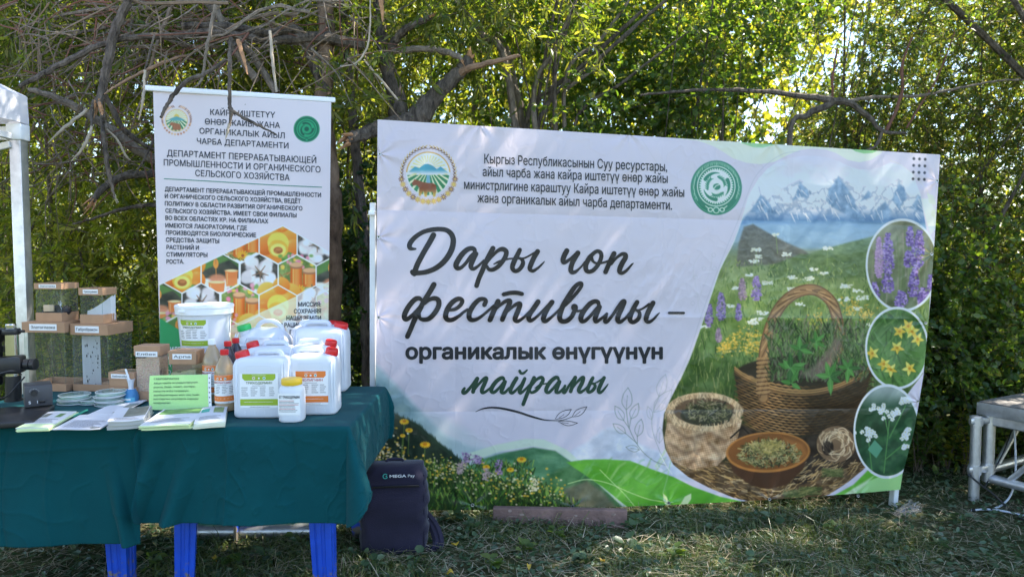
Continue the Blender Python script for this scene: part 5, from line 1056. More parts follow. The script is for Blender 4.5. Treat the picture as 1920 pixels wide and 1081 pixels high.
for i, (px, py, s, n, L) in enumerate(((560, 1010, .05, 6, .06), (850, 975, .07, 9, .07), (880, 1000, .05, 8, .05), (980, 1040, .05, 10, .05), (1100, 1060, .05, 9, .05), (1180, 1035, .06, 7, .07), (1260, 1050, .06, 9, .05), (700, 1070, .05, 10, .045), (780, 1062, .05, 9, .05),
        (1040, 1010, .05, 9, .045), (1445, 985, .06, 8, .05), (1340, 1000, .05, 8, .045), (1560, 1000, .05, 8, .045), (1760, 1030, .05, 8, .05), (1650, 1060, .05, 9, .05), (430, 1060, .06, 9, .06), (500, 1050, .05, 8, .05), (150, 1060, .05, 8, .05), (280, 1070, .06, 9, .06), (1420, 1062, .05, 9, .05), (1850, 1062, .05, 8, .05), (920, 1070, .05, 9, .06), (1190, 990, .05, 7, .06), (1800, 985, .06, 8, .05))):
    small_weed(px, py, s, 400+i, 'clipping' if i % 3 else 'herb_leaf', n, L)
# ================================================================== ROLL-UP BANNER
RTL, RTR, RBL, RBR = (287, 170), (621, 192), (309, 986), (611, 986)
def ruv(s, t):
    xl = lerp(RTL[0], RBL[0], t); xr = lerp(RTR[0], RBR[0], t); yt = lerp(RTL[1], RTR[1], s); yb = lerp(RBL[1], RBR[1], s)
    return xl+(xr-xl)*s, lerp(yt, yb, t)
def rY(px, py):
    t = np.clip((py-175)/815.0, -.05, 1.05); s = np.clip((px-300)/315.0, -.1, 1.1)
    return 1/lerp(lerp(1/3.86, 1/4.12, s), lerp(1/3.63, 1/3.66, s), t)
def rdisp(px, py): return .012*(fbm(px/130, py/160, 90, 3)-.5)+.004*np.sin((px-300)/315*math.pi*2+py/300)
def rsurf(v, e=0.0, off=-.0016): px, py = v[:, 0], v[:, 1]; return Pn(px, py, rY(px, py)+rdisp(px, py)+off+e)
def paint_rollup():
    rs = random.Random(3); R = rs.uniform
    c = Canvas(278, 160, 632, 1000, 1.5, (206/255, 204/255, 224/255)); h = Canvas(278, 400, 632, 1000, 1.5)
    o = (280, 330); k = 3.089; Q = lambda x, y: (o[0]+x/k, o[1]+y/k)
    def hexp(cx, cy, r=1.0):
        return [Q(cx+dx*r, cy+dy*r) for dx, dy in ((0, -119), (109, -58), (109, 62), (0, 120), (-109, 58), (-109, -62))]
    def apricot(d, cx, cy, ph=0):
        d.poly(hexp(cx, cy), (214, 128, 40)); 
        for x, y, r, cl in ((-60, -70, 62, (236, 158, 62)), (70, -60, 66, (240, 150, 56)), (20, -110, 50, (226, 134, 44)), (85, 30, 50, (220, 128, 44)), (-80, 20, 55, (206, 118, 40)), (60, 95, 40, (70, 120, 40))):
            p = Q(cx+x, cy+y); d.ell(p[0], p[1], r/k, r/k, lambda X, Y, cl=cl, p=p, r=r: np.array(cl, float)+((p[1]-Y)*.9+(p[0]-X)*.5)[..., None]*(k/r)*26, 1, 1.2)
        p = Q(cx, cy+20); d.ell(p[0], p[1]-6, 62/k, 60/k, (250, 196, 84), 1, .8, .4); d.ell(p[0], p[1]+5, 58/k, 50/k, (246, 168, 60), 1, .8, .3); d.ell(p[0], p[1]+7, 46/k, 36/k, (252, 206, 110)); d.ell(p[0], p[1]+8, 27/k, 20/k, (146, 92, 44), 1, .8); d.ell(p[0]+1, p[1]+6, 18/k, 9/k, (176, 118, 66))
        for _ in range(10): q = Q(cx+R(-90, 90), cy+R(-100, 100)); d.ell(q[0], q[1], R(2, 6), R(2, 5), (255, 214, 130), .25, 2)
    def cotton(d, cx, cy):
        d.poly(hexp(cx, cy), lambda X, Y: np.array([62, 62, 56.])+(fbm(X/9, Y/9, int(cx) % 50, 3)[..., None]-.5)*70)
        for _ in range(20): q = Q(cx+R(-95, 95), cy+R(-95, 95)); d.line([q, (q[0]+R(-14, 14), q[1]+R(-14, 14))], R(1, 2.4), rs.choice([(112, 92, 70), (90, 104, 66), (44, 46, 44)]), .8)
        for x, y, r in ((-40, -60, 44), (44, -48, 50), (-62, 10, 46), (-5, 60, 48), (58, 25, 46)):
            for _ in range(14):
                p = Q(cx+x+R(-.5, .5)*r, cy+y+R(-.5, .5)*r); rr = r*R(.35, .62)/k; cl = R(196, 244); d.ell(p[0], p[1], rr, rr*R(.8, 1.1), (cl-8, cl-6, cl+6), .8, 2)
        for a in range(5): q = Q(cx+6, cy-8); d.line([q, (q[0]+16*math.cos(a*1.257+.3), q[1]+16*math.sin(a*1.257+.3))], [3, 1.4], (120, 96, 76), .9)
    def jars(d, cx, cy):
        d.poly(hexp(cx, cy), lambda X, Y: np.array([112, 138, 74.])+(fbm(X/10, Y/10, 9+int(cx) % 40, 3)[..., None]-.5)*110)
        for _ in range(26): q = Q(cx+R(-100, 100), cy+R(-115, -20)); d.ell(q[0], q[1], R(2, 5), R(2, 5), rs.choice([(214, 120, 160), (232, 196, 80), (230, 150, 180), (96, 150, 70)]), .85, 1.2)
        for _ in range(40): q = Q(cx+R(-105, -20), cy+R(-10, 110)); d.line([q, (q[0]+R(-8, 12), q[1]+R(-10, 10))], R(1.5, 3), rs.choice([(196, 140, 80), (150, 96, 56), (90, 110, 60)]), .8)
        for x, w, y0, y1 in ((-5, 66, -62, 100), (72, 76, -30, 70)):
            p0, p1 = Q(cx+x-w/2, cy+y0), Q(cx+x+w/2, cy+y1)
            d.poly([(p0[0], p0[1]+4), (p1[0], p0[1]+4), (p1[0]+1, p1[1]-3), (p1[0]-3, p1[1]), (p0[0]+3, p1[1]), (p0[0]-1, p1[1]-3)], lambda X, Y, p0=p0, p1=p1: np.array([206, 116, 42.])+np.cos((X-p0[0])/(p1[0]-p0[0])*6.28)[..., None]*-26)
            d.line([(p0[0]+5, p0[1]+9), (p0[0]+5, p1[1]-6)], 2, (244, 186, 110), .8); m = ((p0[0]+p1[0])/2, p0[1]+1); d.ell(m[0], m[1]+3, w/2/k+1.5, 5, (150, 108, 76)); d.ell(m[0], m[1], w/2/k+.8, 4.5, (198, 160, 122))
        q = Q(cx+15, cy+88)
        for a in range(12): d.line([q, (q[0]+10*math.cos(a*.52), q[1]+9*math.sin(a*.52))], 2.6, (236, 164, 40), .95)
        d.ell(q[0], q[1], 3, 3, (150, 84, 30))
    def honey(d, cx, cy):
        d.poly(hexp(cx, cy), lambda X, Y: np.array([58, 62, 50.])+(fbm(X/16, Y/16, 5, 3)[..., None]-.5)*60)
        d.poly([Q(cx-108, cy-60), Q(cx-20, cy-118), Q(cx+60, cy-80), Q(cx-20, cy-50), Q(cx-108, cy-10)], (86, 138, 62), .8, 2); d.poly([Q(cx+10, cy-118), Q(cx+108, cy-60), Q(cx+108, cy-30)], (70, 120, 56), .7, 2)
        d.poly([Q(cx-112, cy+30), Q(cx+112, cy+30), Q(cx+112, cy+140), Q(cx-112, cy+140)], (226, 222, 224), .95, 2)
        p = Q(cx-25, cy-55); d.ell(p[0], p[1], 5, 9, (212, 140, 60)); d.line([(p[0], p[1]-26), (p[0], p[1])], 2, (176, 120, 70)); d.line([(p[0], p[1]+6), (p[0]+1, p[1]+30)], 1.2, (222, 150, 60))
        p = Q(cx-15, cy+30); d.ell(p[0], p[1], 16, 8, (190, 128, 96), .9, 2)
        for x, y, w, hh in ((66, 30, 74, 90), (-20, 80, 96, 56)):
            a, b = Q(cx+x-w/2, cy+y-hh/2), Q(cx+x+w/2, cy+y+hh/2); d.poly([a, (b[0], a[1]), (b[0]-2, b[1]), (a[0]+2, b[1])], (206, 122, 62), .95); d.ell((a[0]+b[0])/2, a[1], (b[0]-a[0])/2, 2.4, (236, 196, 150)); d.line([(a[0]+4, a[1]+5), (a[0]+4, b[1]-4)], 1.6, (240, 184, 130), .8)
    for fn, cx, cy in ((apricot, 746, 385), (jars, 526, 372), (cotton, 966, 398), (cotton, 636, 568), (jars, 856, 572), (honey, 1076, 585), (honey, 410, 562), (apricot, 190, 572), (apricot, 745, 745), (jars, 525, 744), (cotton, 298, 738), (honey, 80, 740), (cotton, 965, 750), (jars, 410, 918), (jars, 150, 900), (honey, 190, 918), (apricot, 636, 925), (cotton, 856, 930), (jars, 1076, 760), (honey, 1076, 930), (cotton, 520, 1100), (apricot, 745, 1110)): fn(h, cx, cy)
    for cx, cy in ((746, 392), (526, 388), (966, 400), (636, 568), (856, 572), (1076, 580), (410, 562), (190, 560), (745, 748), (525, 744), (298, 738), (80, 735), (965, 752), (410, 918), (190, 912), (636, 925), (856, 930), (1076, 756)):
        p = hexp(cx, cy); h.line(p+[p[0]], 1.6, (240, 238, 240), .95)
    A, X, Y = c.win(278, 400, 632, 1000)
    m = Canvas.pmask(np.array([Q(60, 628), Q(775, 288), Q(1060, 452), Q(1060, 2000), Q(60, 2000)], float), X, Y, .8); A += (h.sample(X, Y)-A)*m[..., None]
    c.line([Q(60, 628), Q(775, 288), Q(1060, 452)], 1.6, (244, 243, 248))
    c.poly([Q(395, 905), Q(1060, 605), Q(1060, 2000), Q(600, 2000), Q(395, 1000)], (240, 232, 236), .62, 1.5)
    c.poly([Q(560, 1010), Q(1060, 800), Q(1060, 2000), Q(700, 2000)], (244, 240, 244), .6, 18)
    c.line([Q(395, 905), Q(1060, 605)], 1.2, (246, 240, 240), .8)
    c.poly([Q(60, 822), Q(150, 876), Q(420, 1010), Q(620, 1140), Q(620, 2000), Q(60, 2000)], lambda X, Y: np.array([38, 150, 92.])+(fbm(X/60, Y/60, 3)[..., None]-.5)*24)
    c.poly([(290, 940), (620, 940), (620, 1000), (290, 1000)], (44, 150, 84), 1, 3)
    # emblem and seal, smaller than on the festival banner
    ex, ey = 331, 226
    for k2 in range(15):
        for s in (-1, 1):
            a = math.radians(10+k2*7); x, y = ex+s*25.5*math.sin(a), ey-25.5*math.cos(a); c.line([(x, y), (x+s*2.5, y-2.5)], 1.7, rs.choice([(196, 156, 110), (130, 96, 84)]), .9)
    for k2 in range(12): a = math.radians(110+k2*12.7); c.ell(ex+26*math.sin(a), ey-26*math.cos(a), 2, 2, rs.choice([(206, 170, 130), (170, 120, 90)]), .9)
    A, X, Y = c.win(ex-22, ey-22, ex+22, ey+22); r = np.hypot(X-ex, Y-ey); an = np.arctan2(Y-(ey-6), X-ex)
    up = (r < 20)&(Y < ey); A[up] = np.where((np.sin(an*24)[up] > 0)[:, None], np.array((226, 200, 160))/255, np.array((240, 230, 220))/255)
    fa = np.arctan2(X-ex, Y-(ey-6)); dn = (r < 20)&(Y >= ey); A[dn] = np.where((np.sin(fa*22)[dn] > .2)[:, None], np.array((210, 222, 200))/255, np.array((60, 132, 100))/255)
    c.ring(ex, ey, 20.5, 20.5, 1.4, (214, 180, 130)); c.ell(ex, ey-7, 5, 5, (236, 190, 100)); c.poly([(ex-17, ey), (ex-9, ey-5), (ex, ey-8), (ex+8, ey-5), (ex+17, ey)], (90, 160, 176))
    c.poly([(ex-14, ey+8), (ex-10, ey+3), (ex+7, ey+7), (ex+9, ey+16), (ex+5, ey+18), (ex-7, ey+18), (ex-8, ey+10)], (150, 100, 76), .95)
    sx, sy = 575, 242; g1, g2 = (40, 150, 108), (26, 88, 70)
    c.ell(sx, sy, 24.5, 24.5, g1); c.ring(sx, sy, 20.5, 20.5, 2.4, g2); c.ring(sx, sy, 16, 16, 1.6, g2, .9); c.ring(sx, sy, 23, 23, .8, g2)
    for k2 in range(3): c.line([(sx+(12-q*.5)*math.cos(k2*2.094+q*.3), sy+(12-q*.5)*math.sin(k2*2.094+q*.3)) for q in range(8)], [4.2, 4, 3.6, 3.2, 2.6, 2, 1.4, .8], g2)
    c.ell(sx, sy, 4.4, 4.4, g2); c.ell(sx, sy+21, 3, 2.6, g1); c.ring(sx, sy+20.5, 3, 2.6, 1, g2)
    return c
def build_rollup():
    base = P(460, 1000, 3.76); base.z = gzf(base.x, base.y); root = thing('rollup_banner', 'tall white roll-up banner with honeycomb of fruit and cotton pictures behind the table', 'roll-up banner', base)
    nu, nv = 330, 760; s, t = np.meshgrid(np.linspace(0, 1, nu), np.linspace(0, 1, nv)); px, py = ruv(s, t); c = paint_rollup()
    V = Pn(px, py, rY(px, py)+rdisp(px, py))-np.array(base); M['rollup_vinyl'] = mat_print('rollup_vinyl', .42, .22, .35)
    sheet = link_mesh('printed_sheet', ink_mesh('printed_sheet', V, ink(c.sample(px, py)), nu, nv), M['rollup_vinyl'], root)
    mb = MB(); B = .006
    put_text(mb, [('КАЙРА ИШТЕТҮҮ', 394, 516, 215.5, 221, 11, .008), ('ӨНӨР ЖАЙЫ ЖАНА', 384, 525, 233, 240.5, 11, .008), ('ОРГАНИКАЛЫК АЙЫЛ', 374, 534, 250.5, 259.5, 11, .008), ('ЧАРБА ДЕПАРТАМЕНТИ', 369, 541, 269.5, 278.5, 11, .008),
        ('ДЕПАРТАМЕНТ ПЕРЕРАБАТЫВАЮЩЕЙ', 313, 593, 292.5, 306, 11.8, .008), ('ПРОМЫШЛЕННОСТИ И ОРГАНИЧЕСКОГО', 307, 601, 310, 323.5, 11.8, .008), ('СЕЛЬСКОГО ХОЗЯЙСТВА', 366, 543, 330, 338.5, 11.8, .008),
        ('ДЕПАРТАМЕНТ ПЕРЕРАБАТЫВАЮЩЕЙ ПРОМЫШЛЕННОСТИ', 309, 602, 358, 369.5, 8, .022), ('И ОРГАНИЧЕСКОГО СЕЛЬСКОГО ХОЗЯЙСТВА, ВЕДЁТ', 309, 564, 371, 381, 8, .022), ('ПОЛИТИКУ В ОБЛАСТИ РАЗВИТИЯ ОРГАНИЧЕСКОГО', 309, 567, 385, 394.5, 8, .022),
        ('СЕЛЬСКОГО ХОЗЯЙСТВА. ИМЕЕТ СВОИ ФИЛИАЛЫ', 310, 556, 398.5, 407.5, 8, .022), ('ВО ВСЕХ ОБЛАСТЯХ КР. НА ФИЛИАЛАХ', 310, 503, 412, 418.5, 8, .022), ('ИМЕЮТСЯ ЛАБОРАТОРИИ, ГДЕ', 310, 463, 426, 431, 8, .022),
        ('ПРОИЗВОДЯТСЯ БИОЛОГИЧЕСКИЕ', 311, 480, 439.5, 444.5, 8, .022), ('СРЕДСТВА ЗАЩИТЫ', 311, 411, 453, 455.5, 8, .022), ('РАСТЕНИЙ И', 312, 373, 467, 468, 8, .022), ('СТИМУЛЯТОРЫ', 312, 389, 480.5, 481.5, 8, .022), ('РОСТА.', 312, 345, 494, 494, 8, .022),
        ('МИССИЯ:', 559, 602, 574, 574, 8, .022), ('СОХРАНЯЯ', 551, 602, 587, 586.5, 8, .022), ('НАШИ ЗЕМЛИ', 537, 602, 600, 599.5, 8, .022), ('И РАЦИО', 524, 564, 613, 612.5, 8, .022), ('ПР', 543, 556, 626, 626, 8, .022)], rsurf, 9)
    obj('lettering', mb, M['dark_ink'], sheet, base, False)
    mb = MB(); put_text(mb, [('ВИДЕ', 313, 339, 659, 659, 9, .03), ('УП', 313, 326, 673, 673, 8, .01), ('Н', 313, 320, 687, 687, 8), ('О', 313, 320, 701, 701, 8)], rsurf, 9); obj('white_lettering', mb, M['white_ink'], sheet, base, False)
    mb = MB(); v, f = ribbon2d([(308, 335, 1.6), (400, 340, 1.6), (500, 346, 1.6), (603, 351, 1.6)]); mb.add([tuple(p) for p in rsurf(v)], f); obj('rule_line', mb, mat('rule_green', (.06, .22, .15), .5), sheet, base, False)
    mb = MB(); a, b = P(272, 165, 3.84), P(629, 188, 4.13); d = (b-a).normalized(); R = Matrix((d, Vector((0, 0, 1)).cross(d).normalized(), d.cross(Vector((0, 0, 1)).cross(d).normalized()))).transposed(); mb.rbox((a+b)/2, ((b-a).length, .022, .028), .006, 2, R); obj('top_rail', mb, M['white_plastic'], root, base)
    cass = lambda f0, f1, q: None
    a, b = P(345, 992, 3.62), P(612, 990, 3.65); mb = MB(); prof = [(.045*math.cos(t), .038*math.sin(t)+.0) for t in np.linspace(0, 2*math.pi, 18, endpoint=False)]
    mb.loft([[(q.x, q.y+u, q.z+v-.005) for u, v in prof] for q in (a, b)], True); obj('cassette', mb, M['alu'], root, base)
    for x in (378, 540):
        q = P(x, 998, 3.63); mb = MB(); mb.rbox((q.x, q.y-.10, q.z-.04), (.05, .26, .012), .003, 1, Matrix.Rotation(.12, 3, 'X')); mb.rbox((q.x, q.y-.22, q.z-.05), (.055, .02, .03), .004); obj('foot', mb, M['alu'], root, base)
    mb = MB(); a = P(455, 1000, 3.72); b = P(450, 180, 4.03); mb.tube([a, b], .009, 8); obj('pole', mb, M['grey_metal'], root, base)
build_rollup()

# ================================================================== TABLES AND CLOTHS
TZ = 0.745
M['blue_plastic'] = mat('blue_plastic', (0.004, 0.055, 0.42), 0.42, spec=0.5, var=.16, vscale=14)
def soil_splash(m):                                                  # earth on the lower part of the legs
    t = m.node_tree; b = t.nodes['Principled BSDF']; src = b.inputs['Base Color'].links[0].from_socket; tc = t.nodes.new('ShaderNodeTexCoord'); sx = t.nodes.new('ShaderNodeSeparateXYZ'); t.links.new(tc.outputs['Object'], sx.inputs[0])
    n = t.nodes.new('ShaderNodeTexNoise'); n.inputs['Scale'].default_value = 38; n.inputs['Detail'].default_value = 6; t.links.new(tc.outputs['Object'], n.inputs['Vector'])
    a = t.nodes.new('ShaderNodeMapRange'); a.inputs[1].default_value = .0; a.inputs[2].default_value = .22; a.inputs[3].default_value = .28; a.inputs[4].default_value = -.12; t.links.new(sx.outputs[2], a.inputs[0])
    s = t.nodes.new('ShaderNodeMath'); s.operation = 'ADD'; t.links.new(n.outputs['Fac'], s.inputs[0]); t.links.new(a.outputs[0], s.inputs[1]); r = t.nodes.new('ShaderNodeMapRange'); r.inputs[1].default_value = .58; r.inputs[2].default_value = .72; t.links.new(s.outputs[0], r.inputs[0])
    x = t.nodes.new('ShaderNodeMix'); x.data_type = 'RGBA'; t.links.new(r.outputs[0], x.inputs[0]); t.links.new(src, x.inputs[6]); x.inputs[7].default_value = (.14, .12, .09, 1); t.links.new(x.outputs[2], b.inputs['Base Color'])
soil_splash(M['blue_plastic'])
M['cloth'] = mat('green_cloth', (0.003, 0.056, 0.064), 0.85, spec=.08, sheen=.04, bump=.12, bscale=260, var=.10, vscale=5)
TABLES = 'blue plastic tables under the green cloths'
def make_table(x0, x1, y0, y1, label):
    cx, cy = (x0+x1)/2, (y0+y1)/2; zg = gzf(cx, cy); h = TZ-.004-zg; root = thing('plastic_table', label, 'table', (cx, cy, zg), 0, TABLES); w, d = x1-x0, y1-y0
    mb = MB(); mb.rbox((0, 0, h-.016), (w, d, .030), .012, 3); mb.box((0, 0, h-.055), (w-.10, d-.10, .05)); obj('tabletop', mb, M['blue_plastic'], root)
    for sx in (-1, 1):
        for sy in (-1, 1):
            rings = []
            for z, wd, ins in ((h-.03, .105, .045), (h*.5, .09, .04), (0, .072, .035), (-.03, .07, .035)):
                t = .012; o = [(0, 0), (wd*.28, 0), (wd*.33, .005), (wd*.45, .005), (wd*.5, 0), (wd*.68, 0), (wd*.71, .004), (wd*.76, .004), (wd*.79, 0), (wd, 0), (wd, t), (t*1.4, t), (t, t*1.4), (t, wd), (0, wd), (0, wd*.79), (.004, wd*.76), (.004, wd*.71), (0, wd*.68), (0, wd*.5), (.005, wd*.45), (.005, wd*.33), (0, wd*.28)]
                r = [(sx*(w/2-ins-.03-a), sy*(d/2-ins-b), z) for a, b in o]; rings.append(r if sx*sy > 0 else r[::-1])
            mb = MB(); mb.loft(rings, True); obj('leg', mb, M['blue_plastic'], root, None, True, 25)
make_table(-2.28, -1.50, 2.90, 3.66, 'blue plastic table carrying the microscope and insect cages')
make_table(-1.43, -0.66, 2.88, 3.66, 'blue plastic table carrying the jerricans and bucket')

def drape(name, label, x0, x1, y0, y1, ox0, ox1, oy0, fn, nu, nv):
    """cloth over the rectangle, hanging ox0 / ox1 past its sides and oy0 past its front edge; fn adds folds"""
    U, Vv = np.meshgrid(np.linspace(x0-ox0, x1+ox1, nu), np.linspace(y0-oy0, y1+.03, nv)); cx = np.clip(U, x0, x1); cy = np.clip(Vv, y0, y1); dx, dy = U-cx, Vv-cy
    qa = np.where(dx > 0, dx/max(ox1, 1e-6), -dx/max(ox0, 1e-6)); qb = np.clip(-dy/oy0, 0, 1); qa = np.clip(qa, 0, 1); dx, dy = dx*np.sqrt(1-qb*qb/2), dy*np.sqrt(1-qa*qa/2); d = np.hypot(dx, dy)+1e-9
    ux, uy = dx/d, dy/d; corner = np.abs(ux*uy)*2; bend = np.minimum(d, .02); hang = np.maximum(d-.012, 0)
    out = .004+bend*.55+hang*(.05+.42*corner)+fn(U, Vv, hang, corner, ux, uy)*(hang > 0)
    X = cx+ux*out; Y = cy+uy*out; Z = TZ-.0+.0035*(fbm(U*7, Vv*7, 31, 3)-.5)*(d < .01)-np.where(d > 1e-6, bend*.35+hang*np.sqrt(np.clip(1-(.05+.42*corner)**2, .2, 1)), 0)
    base = Vector(((x0+x1)/2, (y0+y1)/2, TZ)); j, i = np.meshgrid(np.arange(nv-1), np.arange(nu-1), indexing='ij'); a = (j*nu+i).ravel()
    me = np_mesh(name, np.stack([X, Y, Z], -1).reshape(-1, 3)-np.array(base), np.stack([a, a+1, a+nu+1, a+nu], 1), smooth=True); o = link_mesh(name, me, M['cloth']); o.location = base
    md = o.modifiers.new('thickness', 'SOLIDIFY'); md.thickness = .0012; md.offset = -1
    return tag(o, label, 'tablecloth', 'green tablecloths')
def crease(u, u0, wd): return np.exp(-np.abs(u-u0)/wd)
def f_left(U, V, h, c, ux, uy):
    q = .0
    for u0, a in ((-2.16, .008), (-1.98, -.007), (-1.80, .007)): q = q+a*crease(U, u0+.02*np.sin(V*9), .010)
    q = q+.0035*np.exp(-np.abs(fbm(U*5, V*5, 41, 2)-.5)/.012)
    q = q+.006*crease(V, 2.78+.01*np.sin(U*7), .008)
    e = sm(-1.66, -1.50, U); q = q+e*h*.12*np.sin((U+1.66-h*.25)*40)
    return np.clip(q+.020*(fbm(U*5, V*4, 12, 3)-.5)+h*.06*np.sin(U*9), -.01, .2)*np.minimum(1, h/.05)
def f_right(U, V, h, c, ux, uy):
    e = 1-sm(-1.42, -1.12, U); q = e*h*.13*np.sin((U+h*.33)*40)
    w = U+.05*fbm(U*6, V*6, 3, 2); rid = np.abs(fbm((U+V)*7, (U-V)*11, 17, 3)-.5)
    q = q+.0050*np.exp(-np.abs(fbm(U*6+V*3, V*4-U*2, 44, 2)-.5)/.014)+.003*np.exp(-rid/.04)+.012*(fbm(U*5, V*5, 22, 3)-.5)+.010*crease(U, -1.10-.05*h, .012)-.008*crease(U, -.86+.1*h, .014)
    q = q+h*.05*np.sin(w*13+2)*(1-e)
    th = np.arctan2(np.abs(uy), np.abs(ux)); q = q+c*h*.06*np.sin(th*7)
    return np.clip(q, -.012, .25)*np.minimum(1, h/.05)
drape('tablecloth', 'dark green tablecloth hanging smoothly in front of the microscope table', -2.33, -1.462, 2.875, 3.68, .25, .0, .47, f_left, 300, 260)
drape('tablecloth', 'dark green creased tablecloth gathered at one end beneath the jerricans', -1.452, -0.645, 2.865, 3.68, .04, .27, .385, f_right, 360, 260)

# ================================================================== THINGS ON THE TABLES
def at(px, py, dz=0.0): p = PZ(px, py, TZ+.002); return Vector((p.x, p.y, TZ+.0025+dz))
M['hdpe'] = mat('hdpe', (0.74, 0.76, 0.80), 0.42, spec=.4, transl=.18, bump=.03, bscale=30)
M['label_paper'] = mat('label_paper', (0.78, 0.78, 0.78), 0.5)
M['lime_band'] = mat('lime_band', (0.30, 0.42, 0.03), 0.45); M['orange_band'] = mat('orange_band', (0.72, 0.19, 0.035), 0.45)
M['red_plastic'] = mat('red_plastic', (0.62, 0.018, 0.022), 0.35); M['green_plastic'] = mat('green_plastic', (0.02, 0.42, 0.10), 0.35); M['yellow_plastic'] = mat('yellow_plastic', (0.74, 0.46, 0.02), 0.35)
M['red_ink'] = mat('red_ink', (0.50, 0.06, 0.05), .5); M['teal_ink'] = mat('teal_ink', (0.05, 0.36, 0.30), .5); M['gold_ink'] = mat('gold_ink', (.45, .33, .12), .5)
M['cardboard'] = mat('cardboard', (0.40, 0.235, 0.135), 0.8, var=.1, vscale=14, bump=.05, bscale=120)
def clear_plastic(name, tint, k=.10, rough=.08):
    m = bpy.data.materials.new(name); m.use_nodes = True; t = m.node_tree; t.nodes.clear(); out = t.nodes.new('ShaderNodeOutputMaterial')
    tr = t.nodes.new('ShaderNodeBsdfTransparent'); tr.inputs[0].default_value = (*tint, 1); gl = t.nodes.new('ShaderNodeBsdfGlossy'); gl.inputs['Roughness'].default_value = rough
    df = t.nodes.new('ShaderNodeBsdfDiffuse'); df.inputs[0].default_value = (.75, .78, .78, 1); lw = t.nodes.new('ShaderNodeLayerWeight'); fr = t.nodes.new('ShaderNodeMath'); fr.operation = 'POWER'; fr.inputs[1].default_value = 3.5; t.links.new(lw.outputs['Facing'], fr.inputs[0]); f2 = t.nodes.new('ShaderNodeMath'); f2.operation = 'MULTIPLY_ADD'; f2.inputs[1].default_value = .6; f2.inputs[2].default_value = .028; t.links.new(fr.outputs[0], f2.inputs[0]); fr = f2
    a = t.nodes.new('ShaderNodeMixShader'); b = t.nodes.new('ShaderNodeMixShader'); a.inputs[0].default_value = k
    t.links.new(tr.outputs[0], a.inputs[1]); t.links.new(df.outputs[0], a.inputs[2]); t.links.new(fr.outputs[0], b.inputs[0]); t.links.new(a.outputs[0], b.inputs[1]); t.links.new(gl.outputs[0], b.inputs[2]); t.links.new(b.outputs[0], out.inputs[0]); return m
M['clear'] = clear_plastic('clear_sheet', (.95, .97, .96), .035); M['glassy'] = clear_plastic('glass_dish', (.88, .95, .93), .07)
def patch(mb, surf, x0, y0, x1, y1, e, mi, n=10, r=(0, 0)):
    """a flat label element between two corners; r = corner cut at the bottom / top"""
    xs = np.linspace(x0, x1, n+1); top = []; bot = []
    for x in xs:
        q = min(x-x0, x1-x); cut = lambda rr: 0 if rr <= 0 or q >= rr else rr-math.sqrt(max(0, rr*rr-(rr-q)**2)); bot.append((x, y0+cut(r[0]))); top.append((x, y1-cut(r[1])))
    v = np.array(bot+top); m = n+1; mb.add([tuple(p) for p in surf(v, e)], [(i, i+1, m+i+1, m+i) for i in range(n)], mi)
def disc(mb, surf, x, y, r, e, mi, n=14): mb.add([tuple(p) for p in surf(np.array([(x+r*math.cos(2*math.pi*k/n), y+r*math.sin(2*math.pi*k/n)) for k in range(n)]), e)], [tuple(range(n))], mi)
def ltext(mb, surf, s, x0, x1, yb, cap, e, mi, bold=0.0):
    v, f = fit_text(s, x0, x1, -yb, -yb, cap, bold); v = v.copy(); v[:, 1] *= -1; mb.add([tuple(p) for p in surf(v[:, :2], e+v[:, 2]*.00002)], f, mi)
def product_label(parent, surf, W, Hh, band, title, tink, rows=5):
    """white label with a coloured head band, title, table of small print and foot band"""
    rs = random.Random(int(W*1e4)); mb = MB(); w, h = W/2, Hh/2
    patch(mb, surf, -w, -h, w, h, 0, 0, 14); patch(mb, surf, -w*.86, h*.60, w*.86, h*.99, .0003, 1, 14, (h*.13, 0)); patch(mb, surf, -w*.99, -h*.86, w*.99, -h*.48, .0003, 1, 14)
    for i, m in ((-1, 5), (0, 0), (1, 6)):
        disc(mb, surf, i*w*.27, h*.74, h*.085, .0006, 0 if i else 1); disc(mb, surf, i*w*.27, h*.74, h*.055, .0009, m if i else 0)
    patch(mb, surf, -w*.35, h*.895, w*.35, h*.91, .0006, 0, 6)
    ltext(mb, surf, title, -w*.68, w*.68, h*.40, h*.135, .0006, 3, .015)
    patch(mb, surf, -w*.35, h*.29, w*.35, h*.31, .0005, 4, 6)
    for c in range(4):
        for r in range(rows):
            x0 = -w*.92+c*w*.48; y = h*.17-r*h*.115; patch(mb, surf, x0, y, x0+w*rs.uniform(.22, .40), y+h*.03, .0005, 4, 4)
    patch(mb, surf, -w*.5, -h*.95, w*.55, -h*.93, .0005, 4, 6); patch(mb, surf, -w*.8, -h*.66, w*.7, -h*.645, .0006, 0, 6)
    return obj('label', mb, [M['label_paper'], M[band], M['white_ink'], M[tink], M['label_ink'], M['gold_ink'], M['teal_ink']], parent, None, False)
M['lime_ink'] = mat('lime_ink', (.16, .20, .07), .5)

